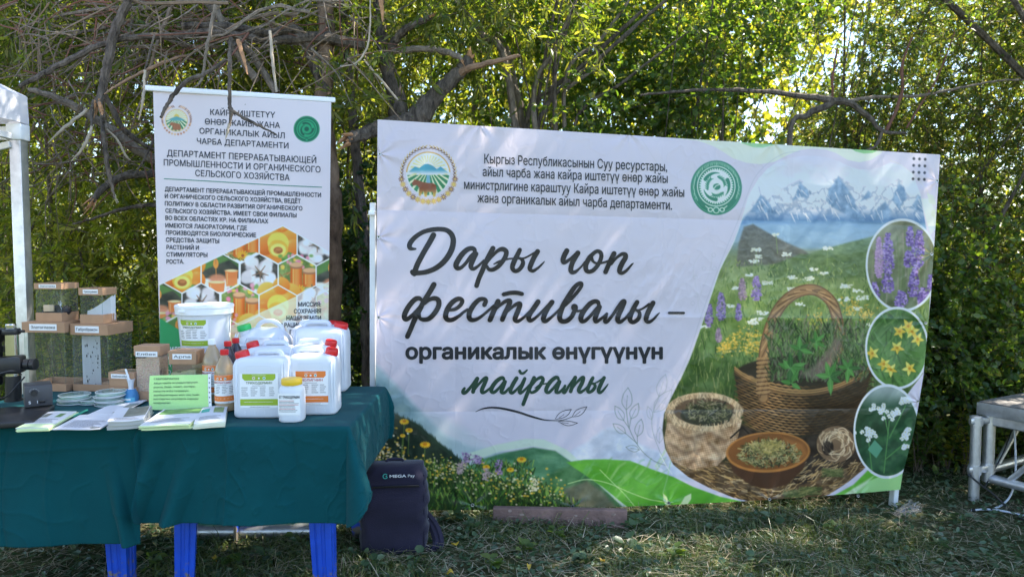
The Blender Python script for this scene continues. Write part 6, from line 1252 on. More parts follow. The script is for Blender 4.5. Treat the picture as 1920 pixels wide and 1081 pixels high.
JERR = 'white plastic jerricans on the table'
def jerrican(px, py, w, h, d, label, cap='red_plastic', side=-1, lab=None, rz=0.0, top_shape=0):
    root = thing('jerrican', label, 'jerrican', at(px, py)+Vector((0, d/2, 0)), rz, JERR); mb = MB()
    if top_shape == 0: prof = ((0, .93, .90, .16), (.02, .985, .97, .2), (.05, 1, 1, .2), (.42, .988, .985, .2), (.80, 1, 1, .2), (.90, .985, .97, .22), (.95, .935, .90, .24), (.985, .82, .76, .25), (1.0, .64, .55, .25))
    else: prof = ((0, .93, .90, .16), (.02, .985, .97, .2), (.05, 1, 1, .2), (.62, 1, 1, .2), (.74, .985, .96, .25), (.84, .92, .82, .3), (.92, .80, .62, .3), (.97, .66, .42, .3), (1.0, .5, .25, .2))
    mb.loft([rring(w*a, d*b, min(w, d)*r, h*z, 7) for z, a, b, r in prof], True)
    f = -d/2
    for x in (-.455, -.415, .415, .455): mb.tube([(x*w, f+.004+(abs(x) > .44)*.006, h*.10), (x*w, f+.0035+(abs(x) > .44)*.006, h*.45), (x*w, f+.003+(abs(x) > .44)*.006, h*.86), (x*w*.97, f+.018, h*.945)], [.001, .0058, .0058, .001], 6)
    mb.tube([(-.26*w, f+.0025, h*.77), (-.22*w, f+.004, h*.865), (.22*w, f+.004, h*.865), (.26*w, f+.0025, h*.77)], .0036, 6); mb.tube([(-.42*w, f+.002, h*.735), (.42*w, f+.002, h*.735)], .003, 6)
    for k in range(4): mb.tube([((-.27+.18*k)*w, f+.0012, h*.055), ((-.27+.18*k)*w, f+.0012, h*.12)], .0022, 5)
    body = obj('body', mb, M['hdpe'], root, None, True, 50)
    mb = MB()
    if top_shape == 0: hp = [(-.16*w, 0, h*.96), (-.13*w, 0, h*1.03), (-.05*w, 0, h*1.055), (.22*w, 0, h*1.055), (.31*w, 0, h*1.03), (.34*w, 0, h*.95)]
    else: hp = [(-.18*w, 0, h*.96), (-.10*w, 0, h*1.07), (.02*w, 0, h*1.11), (.18*w, 0, h*1.10), (.30*w, 0, h*1.02), (.37*w, 0, h*.88)]
    if side > 0: hp = [(-x, y, z) for x, y, z in hp]
    hp = smooth_path(hp, 5); mb.tube([tuple(p) for p in hp], .0115 if w > .2 else .010, 8); obj('handle', mb, M['hdpe'], root)
    ca = Vector((side*.36*w, -d*.12, h*.955)); ax = Vector((side*.22, -.10, 1)).normalized(); mb = MB(); mb.tube([ca-ax*.03, ca+ax*.006], .115*w, 16); obj('neck', mb, M['hdpe'], root)
    mb = MB(); n = 28; Rm = ax.to_track_quat('Z', 'Y').to_matrix(); cr = .125*w; rings = []
    for z, s in ((.0, 1.0), (.004, 1.03), (.023, 1.0), (.027, .94), (.028, .5)): rings.append([ca+ax*.004+Rm @ Vector((cr*s*(1+.03*(k % 2)*(s > .95))*math.cos(2*math.pi*k/n), cr*s*(1+.03*(k % 2)*(s > .95))*math.sin(2*math.pi*k/n), z)) for k in range(n)])
    mb.loft(rings, True); obj('cap', mb, M[cap], root)
    if lab:
        band, title, tink = lab; sf = lambda v, e=0.0: np.stack([v[:, 0], np.full(len(v), f-.0012)-e, v[:, 1]+h*.455], 1); product_label(body, sf, w*.70, h*.56, band, title, tink)
jerrican(486, 784, .222, .250, .15, 'white jerrican with lime label and red cap standing in the front row', lab=('lime_band', 'ТРИХОДЕРМИН', 'lime_ink'), rz=.03)
jerrican(582, 778, .205, .252, .15, 'white jerrican with orange label and red cap standing in the front row', side=1, lab=('orange_band', 'БИОЛИГНИН', 'red_ink'), rz=.05)
jerrican(502, 755, .212, .250, .14, 'white red-capped jerrican hidden behind the lime-labelled one', rz=.02)
jerrican(584, 752, .208, .252, .14, 'white red-capped jerrican hidden behind the orange-labelled one', side=1, rz=.04)
jerrican(597, 735, .258, .312, .17, 'largest white jerrican, unlabelled with red cap, at the table end', side=1, rz=.06)
jerrican(487, 733, .258, .298, .20, 'white jerrican with green cap and tall arched handle behind the smaller ones', cap='green_plastic', top_shape=1, rz=-.02)
jerrican(590, 722, .250, .300, .12, 'white jerrican mostly hidden behind the largest unlabelled one', side=1, rz=.03)

def cyl_surf(R, zc): return lambda v, e=0.0: np.stack([(R+.0008+e)*np.sin(v[:, 0]/R), -(R+.0008+e)*np.cos(v[:, 0]/R), v[:, 1]+zc], 1)
def jar():
    root = thing('jar', 'small white plastic jar with yellow screw lid in front of the jerricans', 'jar', at(542, 792)+Vector((0, .045, 0))); mb = MB(); n = 8
    mb.loft([rring(.098*a, .088*a, .030, z, n) for z, a in ((0, .92), (.004, .98), (.012, 1), (.118, 1), (.130, .97), (.138, .86), (.141, .80), (.150, .80))], True); body = obj('body', mb, M['hdpe'], root)
    mb = MB(); m = 48; mb.loft([[(r*(1+.015*(k % 2))*math.cos(2*math.pi*k/m), r*(1+.015*(k % 2))*math.sin(2*math.pi*k/m), z) for k in range(m)] for r, z in ((.040, .146), (.041, .148), (.041, .166), (.039, .170), (.030, .171))], True); obj('lid', mb, M['yellow_plastic'], root)
    sf = lambda v, e=0.0: np.stack([v[:, 0], -.0447-e+.35*np.maximum(0, np.abs(v[:, 0])-.025)**1.35*2.2, v[:, 1]+.075], 1); mb = MB(); patch(mb, sf, -.044, -.045, .044, .042, 0, 0, 16); ltext(mb, sf, 'БТ ТРИХОДЕРМИН', -.038, .043, .022, .0105, .0005, 1, .03)
    rs = random.Random(2)
    for k in range(9): patch(mb, sf, -.040, .012-k*.0055, .040-rs.uniform(0, .02), .0138-k*.0055, .0004, 1 if k % 3 else 2, 8)
    obj('label', mb, [M['label_paper'], M['label_ink'], M['red_ink']], body, None, False)
jar()
M['murky'] = mat('murky_liquid', (0.40, 0.29, 0.17), 0.12, spec=.6, var=.12, vscale=9, trans=.12); M['dark_liquid'] = mat('dark_liquid', (0.035, 0.030, 0.038), 0.15, spec=.6)
def bottle(px, py, label, cap, liquid, h=.255, r=.041, lab=True, rz=0.0):
    root = thing('bottle', label, 'bottle', at(px, py)+Vector((0, r, 0)), rz, 'bottles of liquid beside the jerricans'); mb = MB()
    mb.lathe([(r*.80, 0), (r*.96, .004), (r, .015), (r*.97, h*.09), (r, h*.13), (r, h*.60), (r*.97, h*.66), (r*.82, h*.75), (r*.56, h*.84), (r*.36, h*.89), (r*.33, h*.93)], 32); body = obj('body', mb, M[liquid], root)
    mb = MB(); n = 36; q = r*.40; mb.loft([[(q*a*(1+.03*(k % 2))*math.cos(2*math.pi*k/n), q*a*(1+.03*(k % 2))*math.sin(2*math.pi*k/n), z) for k in range(n)] for a, z in ((1, h*.915), (1.02, h*.92), (1, h*.995), (.9, h), (.4, h*1.001))], True); obj('cap', mb, M[cap], root)
    if lab: product_label(body, cyl_surf(r, h*.375), r*2.75, h*.46, 'orange_band', 'БИОЛИГНИН', 'red_ink')
bottle(416, 773, 'bottle of murky liquid with orange label and red cap', 'red_plastic', 'murky', .262, .0425)
bottle(393, 757, 'bottle of murky liquid with orange label and white cap', 'white_plastic', 'murky', .285, .043)
bottle(423, 748, 'dark bottle with red cap close behind the murky red-capped one', 'red_plastic', 'dark_liquid', .262, .040, False)
bottle(438, 742, 'dark bottle with red cap touching the lime-labelled jerrican', 'red_plastic', 'dark_liquid', .268, .040, False)
def bucket():
    p = at(371, 737); bx = thing('cardboard_box', 'cardboard box under the white bucket', 'box', p+Vector((0, .10, 0))); mb = MB(); mb.rbox((0, 0, .085), (.24, .20, .17), .003); obj('carton', mb, M['cardboard'], bx); mb = MB(); mb.box((0, -.1006, .12), (.05, .001, .1)); obj('tape', mb, mat('tape', (.5, .36, .2), .3), bx)
    p = p+Vector((0, .10, .1705)); root = thing('bucket', 'white plastic bucket with lid and lime label behind the bottles', 'bucket', p); mb = MB(); n = 56; H0 = .235
    mb.lathe([(.105, 0), (.109, .004), (.124, H0-.012), (.124, H0)], n); body = obj('body', mb, M['hdpe'], root)
    mb = MB(); mb.lathe([(.126, H0-.032), (.133, H0-.030), (.134, H0-.002), (.136, H0), (.136, H0+.010), (.132, H0+.014), (.124, H0+.013), (.121, H0+.004), (.02, H0+.003)], n); lid = obj('lid', mb, M['white_plastic'], root)
    mb = MB(); mb.rbox((-.055, -.126, H0-.012), (.030, .012, .014), .003); obj('lid_tab', mb, M['white_plastic'], lid)
    mb = MB(); pts = [(.128, -.02, H0-.03)]+[(.128+.012*math.sin(a*3.14), -.02-.16*0-.03*math.sin(a*3.14), H0-.03-.09*math.sin(a*3.14)) for a in np.linspace(.1, .9, 8)]+[(.122, .03, H0-.04)]; mb.tube(pts, .002, 6); obj('wire_handle', mb, M['grey_metal'], root)
    R = lambda z: .109+(z-.004)*(.015/(H0-.016)); sf = lambda v, e=0.0: np.stack([(R(v[:, 1]+.115)+.0012+e)*np.sin((v[:, 0]-.014)/.117), -(R(v[:, 1]+.115)+.0012+e)*np.cos((v[:, 0]-.014)/.117), v[:, 1]+.115], 1); product_label(body, sf, .150, .135, 'lime_band', 'ТРИХОДЕРМИН', 'lime_ink')
bucket()

# ---- clear cages with cardboard ends
def strip_label(parent, s, w, h, x, y, z, rot=None):
    mb = MB(); sf = lambda v, e=0.0: np.stack([v[:, 0]+x, np.full(len(v), y)-e, v[:, 1]+z], 1); patch(mb, sf, -w/2, -h/2, w/2, h/2, 0, 0, 4); ltext(mb, sf, s, -w*.44, w*.44, -h*.22, h*.46, .0004, 1, .01); return obj('paper_label', mb, [M['label_paper'], M['label_ink']], parent, None, False)
def tray(mb, w, d, z0, hh, t=.003, c=(0, 0)):
    mb.box((c[0], c[1], z0+t/2), (w-2*t-.0005, d-2*t-.0005, t))
    for s in (-1, 1): mb.box((c[0], c[1]+s*(d/2-t/2), z0+hh/2), (w, t, hh)); mb.box((c[0]+s*(w/2-t/2), c[1], z0+hh/2), (t, d-2*t-.0004, hh))
CAGES = 'clear insect cages with cardboard lids'
def cage(px, py, w, d, h, lidh, baseh, text, label, rz=0.0, dz=0.0, loc=None, tx=0.0):
    root = thing('insect_cage', label, 'cage', loc if loc is not None else at(px, py, dz)+Vector((0, d/2, 0)), rz, CAGES); mb = MB(); ww, dd = w-.008, d-.008; z0, z1 = .004, h-.004
    for s in (-1, 1): mb.quad((-ww/2, s*dd/2, z0), (ww/2, s*dd/2, z0), (ww/2, s*dd/2, z1), (-ww/2, s*dd/2, z1)); mb.quad((s*ww/2, -dd/2, z0), (s*ww/2, dd/2, z0), (s*ww/2, dd/2, z1), (s*ww/2, -dd/2, z1))
    obj('clear_walls', mb, M['clear'], root, None, False); mb = MB()
    for sx in (-1, 1):
        for sy in (-1, 1): mb.tube([(sx*ww/2, sy*dd/2, baseh), (sx*ww/2, sy*dd/2, h-lidh)], .0011, 5)
    obj('wall_corners', mb, M['glassy'], root)
    mb = MB(); tray(mb, w, d, 0, baseh); obj('base_tray', mb, M['cardboard'], root, None, False)
    mb = MB(); t = .003
    for s in (-1, 1): mb.box((0, s*(d/2), h-lidh/2), (w+2*t, t, lidh)); mb.box((s*(w/2), 0, h-lidh/2), (t, d-t-.0004, lidh))
    fw = min(w, d)*.16; zt = h-.001
    for s in (-1, 1): mb.box((0, s*(d/2-fw/2-t/2), zt), (w-t, fw, .0022)); mb.box((s*(w/2-fw/2-t/2), 0, zt), (fw, d-2*fw-t-.0006, .0022))
    lid = obj('lid', mb, M['cardboard'], root, None, False); mb = MB(); mb.box((0, 0, zt-.003), (w-2*fw, d-2*fw, .001)); obj('lid_window', mb, M['glassy'], lid, None, False)
    strip_label(lid, text, w*.66, lidh*.62, tx, -d/2-t/2-.0006, h-lidh*.48); return root
c1 = cage(89, 733, .215, .19, .335, .050, .035, 'Златоглазка', 'large empty clear cage between the microscope and its lidded neighbour', -.10)
c2 = cage(176, 733, .195, .18, .325, .052, .032, 'Габробракон', 'large clear cage holding a tall white paper strip', -.16, 0, None, -.01)
l1 = c1.location+Vector((.01, -.01, .336)); l2 = c2.location+Vector((-.005, -.02, .326))
c3 = cage(0, 0, .142, .115, .185, .028, .042, 'Златоглазка', 'small clear cage with dark lumps inside, on top of the empty large cage', -.15, 0, l1)
c4 = cage(0, 0, .118, .105, .172, .034, .044, 'Трихограмма', 'small clear cage with folded white paper inside, on top of the strip cage', -.10, 0, l2)
M['paper'] = mat('paper', (0.82, 0.82, 0.84), 0.6, transl=.35); M['black_stuff'] = mat('black_stuff', (.02, .018, .02), .7)
def cage_contents():
    o = c2.location; root = thing('paper_strip', 'pleated white paper strip with dark specks inside the large cage', 'paper', o+Vector((-.032, -.04, .006)), -.1); mb = MB(); n = 13
    xs = np.linspace(-.048, .048, n); mb.add([(x, (.006 if k % 2 else -.004), z) for z in (.0, .130, .256) for k, x in enumerate(xs*1.0)], [(r*n+k, r*n+k+1, (r+1)*n+k+1, (r+1)*n+k) for r in range(2) for k in range(n-1)])
    pl = obj('pleats', mb, M['paper'], root, None, False); mb = MB(); rs = random.Random(4)
    for k in range(26):
        x, z, s = rs.uniform(-.03, .04), rs.uniform(.02, .245), rs.uniform(.002, .008); m = 7; mb.add([(x+s*.5*math.cos(a)*rs.uniform(.5, 1.2), -.0062, z+s*math.sin(a)*rs.uniform(.5, 1.3)) for a in np.linspace(0, 6.28, m, endpoint=False)], [tuple(range(m))])
    obj('specks', mb, M['black_stuff'], root, None, False)
    root = thing('cardboard_disc', 'round cardboard piece lying inside the strip cage', 'cardboard', o+Vector((.055, -.03, .014)), 0); mb = MB(); mb.lathe([(.040, 0), (.042, .002), (.042, .020), (.038, .022)], 28); obj('disc', mb, M['cardboard'], root)
    o = c4.location; root = thing('folded_paper', 'folded white paper standing inside the small cage', 'paper', o+Vector((.005, 0, .006)), -.1); mb = MB(); rows = []
    for k in range(9):
        t = k/8; x = lerp(-.045, .055, t); zt = lerp(.055, .128, t**1.5); rows.append(((x, -.03+.05*t*t, .005), (x, -.026+.05*t*t, zt*.6), (x+.004, -.03+.05*t*t, zt)))
    mb.add([p for r in rows for p in r], [(3*k+q, 3*k+3+q, 3*k+4+q, 3*k+1+q) for k in range(8) for q in range(2)]); obj('sheet', mb, M['paper'], root); mb = MB(); mb.add([(p[0]*.9+.008, p[1]+.018, p[2]*1.02) for r in rows for p in r], [(3*k+q, 3*k+3+q, 3*k+4+q, 3*k+1+q) for k in range(8) for q in range(2)]); obj('sheet', mb, M['paper'], root)
    o = c3.location; root = thing('dark_lump', 'heap of black lumps lying in the small cage', 'substrate', o+Vector((-.004, 0, .0045)), 0); mb = MB()
    rs = random.Random(8)
    for k in range(16):
        x, y, r = rs.uniform(-.06, .065), rs.uniform(-.035, .04), rs.uniform(.014, .022); z = rs.uniform(.030, .062); mb.lathe([(r*.3, z-r), (r*rs.uniform(.8, 1.1), z-r*.4), (r, z+r*.1), (r*.7, z+r*.7), (r*.2, z+r*.95)], 8, (x, y, 0))
    mb.box((0, 0, .02), (.13, .09, .036)); obj('lumps', mb, M['black_stuff'], root)
    root = thing('cardboard_piece', 'pale cardboard piece leaning on the black lumps in the small cage', 'cardboard', o+Vector((-.012, -.048, .046)), .1); mb = MB(); mb.rbox((0, 0, .018), (.046, .012, .032), .002); obj('piece', mb, mat('pale_card', (.55, .42, .28), .8), root)
    root = thing('white_leaf', 'crumpled whitish scrap above the black lumps in the small cage', 'paper', o+Vector((.025, -.02, .085)), 0); mb = MB()
    for k in range(6): a = k*1.05; mb.add([(0, 0, 0), (.010*math.cos(a), .004*math.sin(a*2), .014*math.sin(a)), (.012*math.cos(a+.5), .003, .012*math.sin(a+.5))], [(0, 1, 2)])
    mb.tube([(0, 0, 0), (.004, .006, -.03)], .0012, 4); obj('scrap', mb, M['paper'], root)
cage_contents()
def mat_grain(name, c1, c2):
    m = bpy.data.materials.new(name); m.use_nodes = True; t = m.node_tree; b = t.nodes['Principled BSDF']; tc = t.nodes.new('ShaderNodeTexCoord'); v = t.nodes.new('ShaderNodeTexVoronoi'); v.inputs['Scale'].default_value = 190
    t.links.new(tc.outputs['Object'], v.inputs['Vector']); r = t.nodes.new('ShaderNodeValToRGB'); r.color_ramp.elements[0].color = (*c2, 1); r.color_ramp.elements[1].color = (*c1, 1); r.color_ramp.elements[1].position = .75
    mx = t.nodes.new('ShaderNodeMix'); mx.data_type = 'RGBA'; mx.blend_type = 'MULTIPLY'; mx.inputs[0].default_value = .15; t.links.new(v.outputs['Distance'], r.inputs[0]); t.links.new(r.outputs[0], mx.inputs[6]); t.links.new(v.outputs['Color'], mx.inputs[7]); t.links.new(mx.outputs[2], b.inputs['Base Color'])
    b.inputs['Roughness'].default_value = .7; bp = t.nodes.new('ShaderNodeBump'); bp.inputs['Distance'].default_value = .004; t.links.new(v.outputs['Distance'], bp.inputs['Height']); t.links.new(bp.outputs[0], b.inputs['Normal']); bp.invert = True; return m
M['wheat'] = mat_grain('wheat', (.60, .39, .27), (.80, .57, .43)); M['barley'] = mat_grain('barley', (.52, .43, .20), (.74, .64, .38))
def grain_box(px, py, w, d, h, lidh, fill, grain, text, label, rz=0.0):
    root = thing('grain_box', label, 'box', at(px, py)+Vector((0, d/2, 0)), rz, 'clear grain boxes with cardboard lids'); mb = MB(); ww, dd = w-.006, d-.006; baseh = .045
    for s in (-1, 1): mb.quad((-ww/2, s*dd/2, .003), (ww/2, s*dd/2, .003), (ww/2, s*dd/2, h-.003), (-ww/2, s*dd/2, h-.003)); mb.quad((s*ww/2, -dd/2, .003), (s*ww/2, dd/2, .003), (s*ww/2, dd/2, h-.003), (s*ww/2, -dd/2, h-.003))
    obj('clear_walls', mb, M['clear'], root, None, False)
    mb = MB(); tray(mb, w, d, 0, baseh); obj('base_tray', mb, M['cardboard'], root, None, False)
    mb = MB(); n = 12; g = np.random.default_rng(3); X, Y = np.meshgrid(np.linspace(-ww/2+.002, ww/2-.002, n), np.linspace(-dd/2+.002, dd/2-.002, n)); top = h*fill+g.uniform(-.003, .003, X.shape)+.008*np.sin(X*40)
    vs = [(x, y, z) for x, y, z in zip(X.ravel(), Y.ravel(), top.ravel())]; mb.add(vs, [(j*n+i, j*n+i+1, j*n+n+i+1, j*n+n+i) for j in range(n-1) for i in range(n-1)])
    rim = [i for i in range(n)]+[j*n+n-1 for j in range(1, n)]+[(n-1)*n+i for i in range(n-2, -1, -1)]+[j*n for j in range(n-2, 0, -1)]; b0 = len(mb.v); mb.v.extend([(vs[i][0], vs[i][1], .005) for i in rim]); m = len(rim)
    for k in range(m): mb.f.append((b0+k, b0+(k+1) % m, rim[(k+1) % m], rim[k])); mb.mi.append(0)
    obj('grain', mb, M[grain], root)
    mb = MB(); mb.rbox((0, 0, h-lidh/2), (w+.004, d+.004, lidh), .002, 1); lid = obj('lid', mb, M['cardboard'], root); strip_label(lid, text, w*.86 if grain == 'wheat' else w*.72, .024, 0, -d/2-.0032, h-lidh*.42 if grain != 'wheat' else h-lidh-.004+.012)
grain_box(279, 752, .118, .085, .252, .045, .80, 'wheat', 'Елбек', 'tall clear box full of brownish grain with a cardboard lid', -.06)
grain_box(345, 755, .122, .08, .235, .062, .60, 'barley', 'Арпа', 'clear box of yellow grain behind the green sign', -.05)
def carton(loc, w, d, h, text, label, rz):
    root = thing('small_carton', label, 'box', loc, rz, 'small labelled cartons'); mb = MB(); mb.rbox((0, 0, h*.36), (w-.005, d-.005, h*.72), .0015, 1); obj('tray', mb, M['cardboard'], root); mb = MB(); mb.rbox((0, 0, h*.74), (w, d, h*.52), .0015, 1); lid = obj('lid', mb, M['cardboard'], root)
    mb = MB(); mb.box((0, 0, h*1.003), (w*.7, d*.6, .0012)); obj('lid_window', mb, M['glassy'], lid, None, False); strip_label(lid, text, w*.70, h*.30, -.004, -d/2-.0006, h*.74)
b0 = at(233, 752)+Vector((0, .05, 0)); carton(b0, .128, .10, .064, 'Амблисейус', 'small cardboard carton with paper label on the cloth beside the blue flask', -.10); carton(b0+Vector((-.006, .004, .0645)), .130, .10, .066, 'Амблисейус', 'small cardboard carton with paper label stacked on a like carton', -.16)
def flask():
    root = thing('flask', 'small blue flask with a white stick standing in its cone', 'flask', at(240, 756)+Vector((0, .03, 0)), 0); mb = MB(); mb.lathe([(.030, 0), (.032, .003), (.032, .026), (.028, .042), (.020, .056), (.018, .060)], 24); body = obj('body', mb, mat('blue_label', (.05, .20, .40), .35), root)
    mb = MB(); sf = cyl_surf(.0322, .018); patch(mb, sf, -.030, -.012, .030, .008, 0, 0, 12); patch(mb, sf, -.016, -.004, .012, .003, .0004, 1, 6); obj('label', mb, [mat('cyan_label', (.12, .40, .55), .4), M['white_ink']], body, None, False)
    mb = MB(); mb.lathe([(.016, .058), (.010, .062), (.012, .085), (.017, .105), (.016, .105), (.010, .087)], 20); obj('cone', mb, M['hdpe'], root); st = thing('stick', 'thin white stick leaning in the blue flask', 'stick', root.location+Vector((.0, 0, .062)), 0); mb = MB(); mb.tube([(.004, 0, 0), (-.022, 0, .088)], .0042, 10); obj('rod', mb, M['white_plastic'], st)
flask()
PET = 'glass petri dishes on the cloth'
def petri(loc, r, label, h=.019):
    root = thing('petri_dish', label, 'petri dish', loc, random.uniform(0, 1), PET); mb = MB(); mb.lathe([(r*.93, 0), (r*.95, .001), (r*.95, h*.8), (r*.92, h*.8), (r*.92, .003), (r*.3, .0028)], 40, cap=False); obj('dish', mb, M['glassy'], root); mb = MB(); mb.lathe([(r*.2, h), (r*.99, h), (r, h*.95), (r, h*.25), (r*.985, h*.25), (r*.985, h*.9)], 40, cap=False); obj('lid', mb, M['glassy'], root)
    mb = MB(); mb.lathe([(r*.9, .003), (r*.9, .006), (r*.1, .0062)], 32); q = MB()
    for z in (.002, h-.001): q.tube([(r*math.cos(k*.2094), r*math.sin(k*.2094), z) for k in range(31)], .0012, 5)
    obj('rim', q, M['white_plastic'], root)  # white rings stand in for bright glints on the glass edges
    obj('agar', mb, mat('agar', (.50, .56, .50), .25, var=.2, vscale=40) if 'agar' not in bpy.data.materials else bpy.data.materials['agar'], root)
a = at(123, 760)+Vector((0, .06, 0))
for k in range(2): petri(a+Vector((.004*k, .003*k, .0198*k)), .064, ['petri dish at the bottom of the stack nearest the microscope', 'petri dish on top of the stack nearest the microscope'][k])
petri(at(154, 758)+Vector((0, .05, 0))+Vector((.025, -.01, 0)), .058, 'single petri dish lying between the two dish stacks')
a = at(193, 763)+Vector((0, .06, 0))
for k in range(3): petri(a+Vector((-.006*(k % 2), .004*k, .0198*k)), .062, ['petri dish at the bottom of the stack by the cartons', 'petri dish in the middle of the stack by the cartons', 'petri dish on top of the stack by the cartons'][k])

# ---- green notice in a plastic sleeve
def notice():
    c = [P(279, 772, 3.13), P(393, 772, 3.10), P(391, 701, 3.17), P(280, 704, 3.20)]; c[0].z = c[1].z = TZ+.004; base = (c[0]+c[1])/2; root = thing('notice', 'bright green typed notice in a plastic sleeve leaning on the grain boxes', 'notice', base)
    def sf(v, e=0.0):
        e = np.reshape(e, (-1, 1)); s = (v[:, 0:1]-279)/114; t = (772-v[:, 1:2])/70; A = np.array; p = (A(c[0])*(1-s)+A(c[1])*s)*(1-t)+(A(c[3])*(1-s)+A(c[2])*s)*t
        return p-np.array(base)+np.array([0, -1, .4])*(e+.003*np.sin(s*5)*t+.004*np.sin(t*3))
    def grid(mb, x0, x1, y0, y1, e, n=14):
        U, W = np.meshgrid(np.linspace(x0, x1, n), np.linspace(y0, y1, n)); mb.add([tuple(p) for p in sf(np.stack([U.ravel(), W.ravel()], 1), e)], [(j*n+i, j*n+i+1, j*n+n+i+1, j*n+n+i) for j in range(n-1) for i in range(n-1)])
    mb = MB(); grid(mb, 280, 391.5, 771, 702, 0); pap = obj('green_paper', mb, mat('green_paper', (.52, .88, .28), .6, transl=.10), root); mb = MB(); grid(mb, 278.5, 392, 772, 700.5, .0022); obj('sleeve', mb, M['clear'], root)
    mb = MB(); grid(mb, 392, 397.5, 772, 701, .001, 4); st = obj('binding_strip', mb, M['white_plastic'], root); mb = MB()
    for k in range(7): grid(mb, 393.6, 395.6, 708+k*9.2, 710.4+k*9.2, .0022, 2)
    obj('punch_holes', mb, M['dark_ink'], st, None, False)
    mb = MB(); put_text(mb, [('ГАБРОБРАКОН', 289, 337, 711, 711.5, 3.6, .012), ('Айыл чарба өсүмдүктөрүнүн', 289, 372, 720, 718.5, 3.4, .01), ('(пахта, беде, томат, жүгөрү,', 289, 368, 728, 726.5, 3.4, .01), ('капуста ж.б.) гүлдөрүн,', 289, 356, 736, 735, 3.4, .01), ('жалбырактарын жеп чоң зыян', 289, 375, 744, 742.5, 3.4, .01), ('келтирген үкүлөргө каршы', 289, 373, 751.5, 750, 3.4, .01), ('колдонулат.', 289, 322, 759, 758.5, 3.4, .01)], lambda v, e: sf(v, .0012-e)); obj('lettering', mb, mat('notice_ink', (.03, .16, .03), .5), pap, None, False)
notice()

# ---- printed matter
M['pale_green_paper'] = mat('pale_green_paper', (.62, .74, .42), .5); M['grey_paper'] = mat('grey_paper', (.42, .42, .40), .5); M['cream_paper'] = mat('cream_paper', (.74, .75, .62), .5)
M['photo_grey'] = mat('photo_grey', (.20, .20, .15), .35, var=.6, vscale=22); M['photo_green'] = mat('photo_green', (.14, .26, .08), .35, var=.6, vscale=26)
def stack(corners, n, t, matn, top_label, rest_label, group, top_mat=None, seed=0, name='brochure', prints=(), jit=.006):
    """corners: photo pixels front-near, front-far, back-far, back-near on the cloth"""
    rs = random.Random(seed); pts = [PZ(x, y, TZ+.003) for x, y in corners]; ce = sum(pts, Vector())/4; u = ((pts[1]-pts[0])+(pts[2]-pts[3]))/2; v = ((pts[3]-pts[0])+(pts[2]-pts[1]))/2; wd, dp = u.length, v.length; ang = math.atan2(u.y, u.x)
    u.normalize(); v = Vector((-u.y, u.x, 0))
    for k in range(n):
        last = k == n-1; root = thing(name, top_label if last else rest_label, 'brochure' if name == 'brochure' else name, Vector((ce.x+rs.uniform(-jit, jit), ce.y+rs.uniform(-jit, jit), TZ+.0028+k*(t+.0003))), ang+rs.uniform(-.035, .035), group); mb = MB(); m = 9; bulge = .0015 if n > 3 else .003
        X = np.linspace(-wd/2, wd/2, m); up = lambda x: bulge*(.5+.5*math.cos(x/wd*5+seed))*(1+k*.25); V = [(x, y, up(x)+z) for z in (0, t) for y in (-dp/2, dp/2) for x in X]; F = []
        for i in range(m-1): F += [(2*m+i, 2*m+i+1, 3*m+i+1, 3*m+i), (i+1, i, m+i, m+i+1), (i, i+1, 2*m+i+1, 2*m+i), (m+i+1, m+i, 3*m+i, 3*m+i+1)]
        F += [(0, 2*m, 3*m, m), (m-1, 2*m-1, 4*m-1, 3*m-1)]; mb.add(V, F); pages = obj('pages', mb, M[(top_mat or matn) if last else matn], root, None, False)
        if last:
            for nm, mt, x0, y0, x1, y1 in prints:
                q = MB(); xs = np.linspace(x0*wd-wd/2, x1*wd-wd/2, 6); a, b = y0*dp-dp/2, y1*dp-dp/2; q.add([(x, y, up(x)+t+.0004) for y in (a, b) for x in xs], [(i, i+1, 7+i, 6+i) for i in range(5)]); obj(nm, q, M[mt], pages, None, False)
tl = lambda y0, n, x0=.12, x1=.85, mt='label_ink': [('text_line', mt, x0, y0+.06*k, x1-.07*(k % 3), y0+.06*k+.016) for k in range(n)]
stack([(38, 811), (98, 807), (139, 778), (84, 779)], 4, .0035, 'pale_green_paper', 'white brochure topping the small pile nearest the microscope', 'pale green brochure under the top one nearest the microscope', 'brochures nearest the microscope', 'paper', 1, prints=[('emblem_print', 'photo_grey', .15, .62, .35, .85), ('emblem_print', 'photo_green', .6, .62, .8, .85), ('band', 'pale_green_paper', .0, .0, 1, .22)]+tl(.30, 4))
stack([(112, 808), (198, 804), (222, 779), (138, 780)], 3, .0009, 'paper', 'white printed sheet topping the flat pile between two brochure stacks', 'white sheet lying under another between two brochure stacks', 'loose white sheets between the brochures', None, 2, 'paper_sheet', tl(.15, 8)+[('stamp', 'photo_grey', .75, .06, .95, .14)])
stack([(205, 807), (272, 801), (284, 776), (222, 779)], 9, .0034, 'grey_paper', 'grey magazine topping the thick stack in the middle', 'grey magazine within the thick stack in the middle', 'grey magazines in the thick stack', 'paper', 3, 'magazine', [('photo_print', 'photo_grey', .35, .3, .98, .98)]+tl(.08, 3), .004)
stack([(165, 780), (222, 777), (276, 754), (222, 753)], 3, .0012, 'paper', 'white sheet topping the pile pushed against the thick grey stack', 'white sheet under others pushed against the thick grey stack', 'white sheets by the grey stack', None, 4, 'paper_sheet', [('photo_print', 'photo_grey', .62, .05, .97, .75)])
stack([(276, 807), (366, 803), (384, 775), (296, 776)], 7, .0026, 'pale_green_paper', 'white and green leaflet topping the wide stack below the green notice', 'green-edged leaflet within the wide stack below the green notice', 'leaflets below the green notice', 'paper', 5, 'leaflet', [('photo_print', 'photo_green', .05, .62, .98, .98)]+tl(.14, 4), .007)
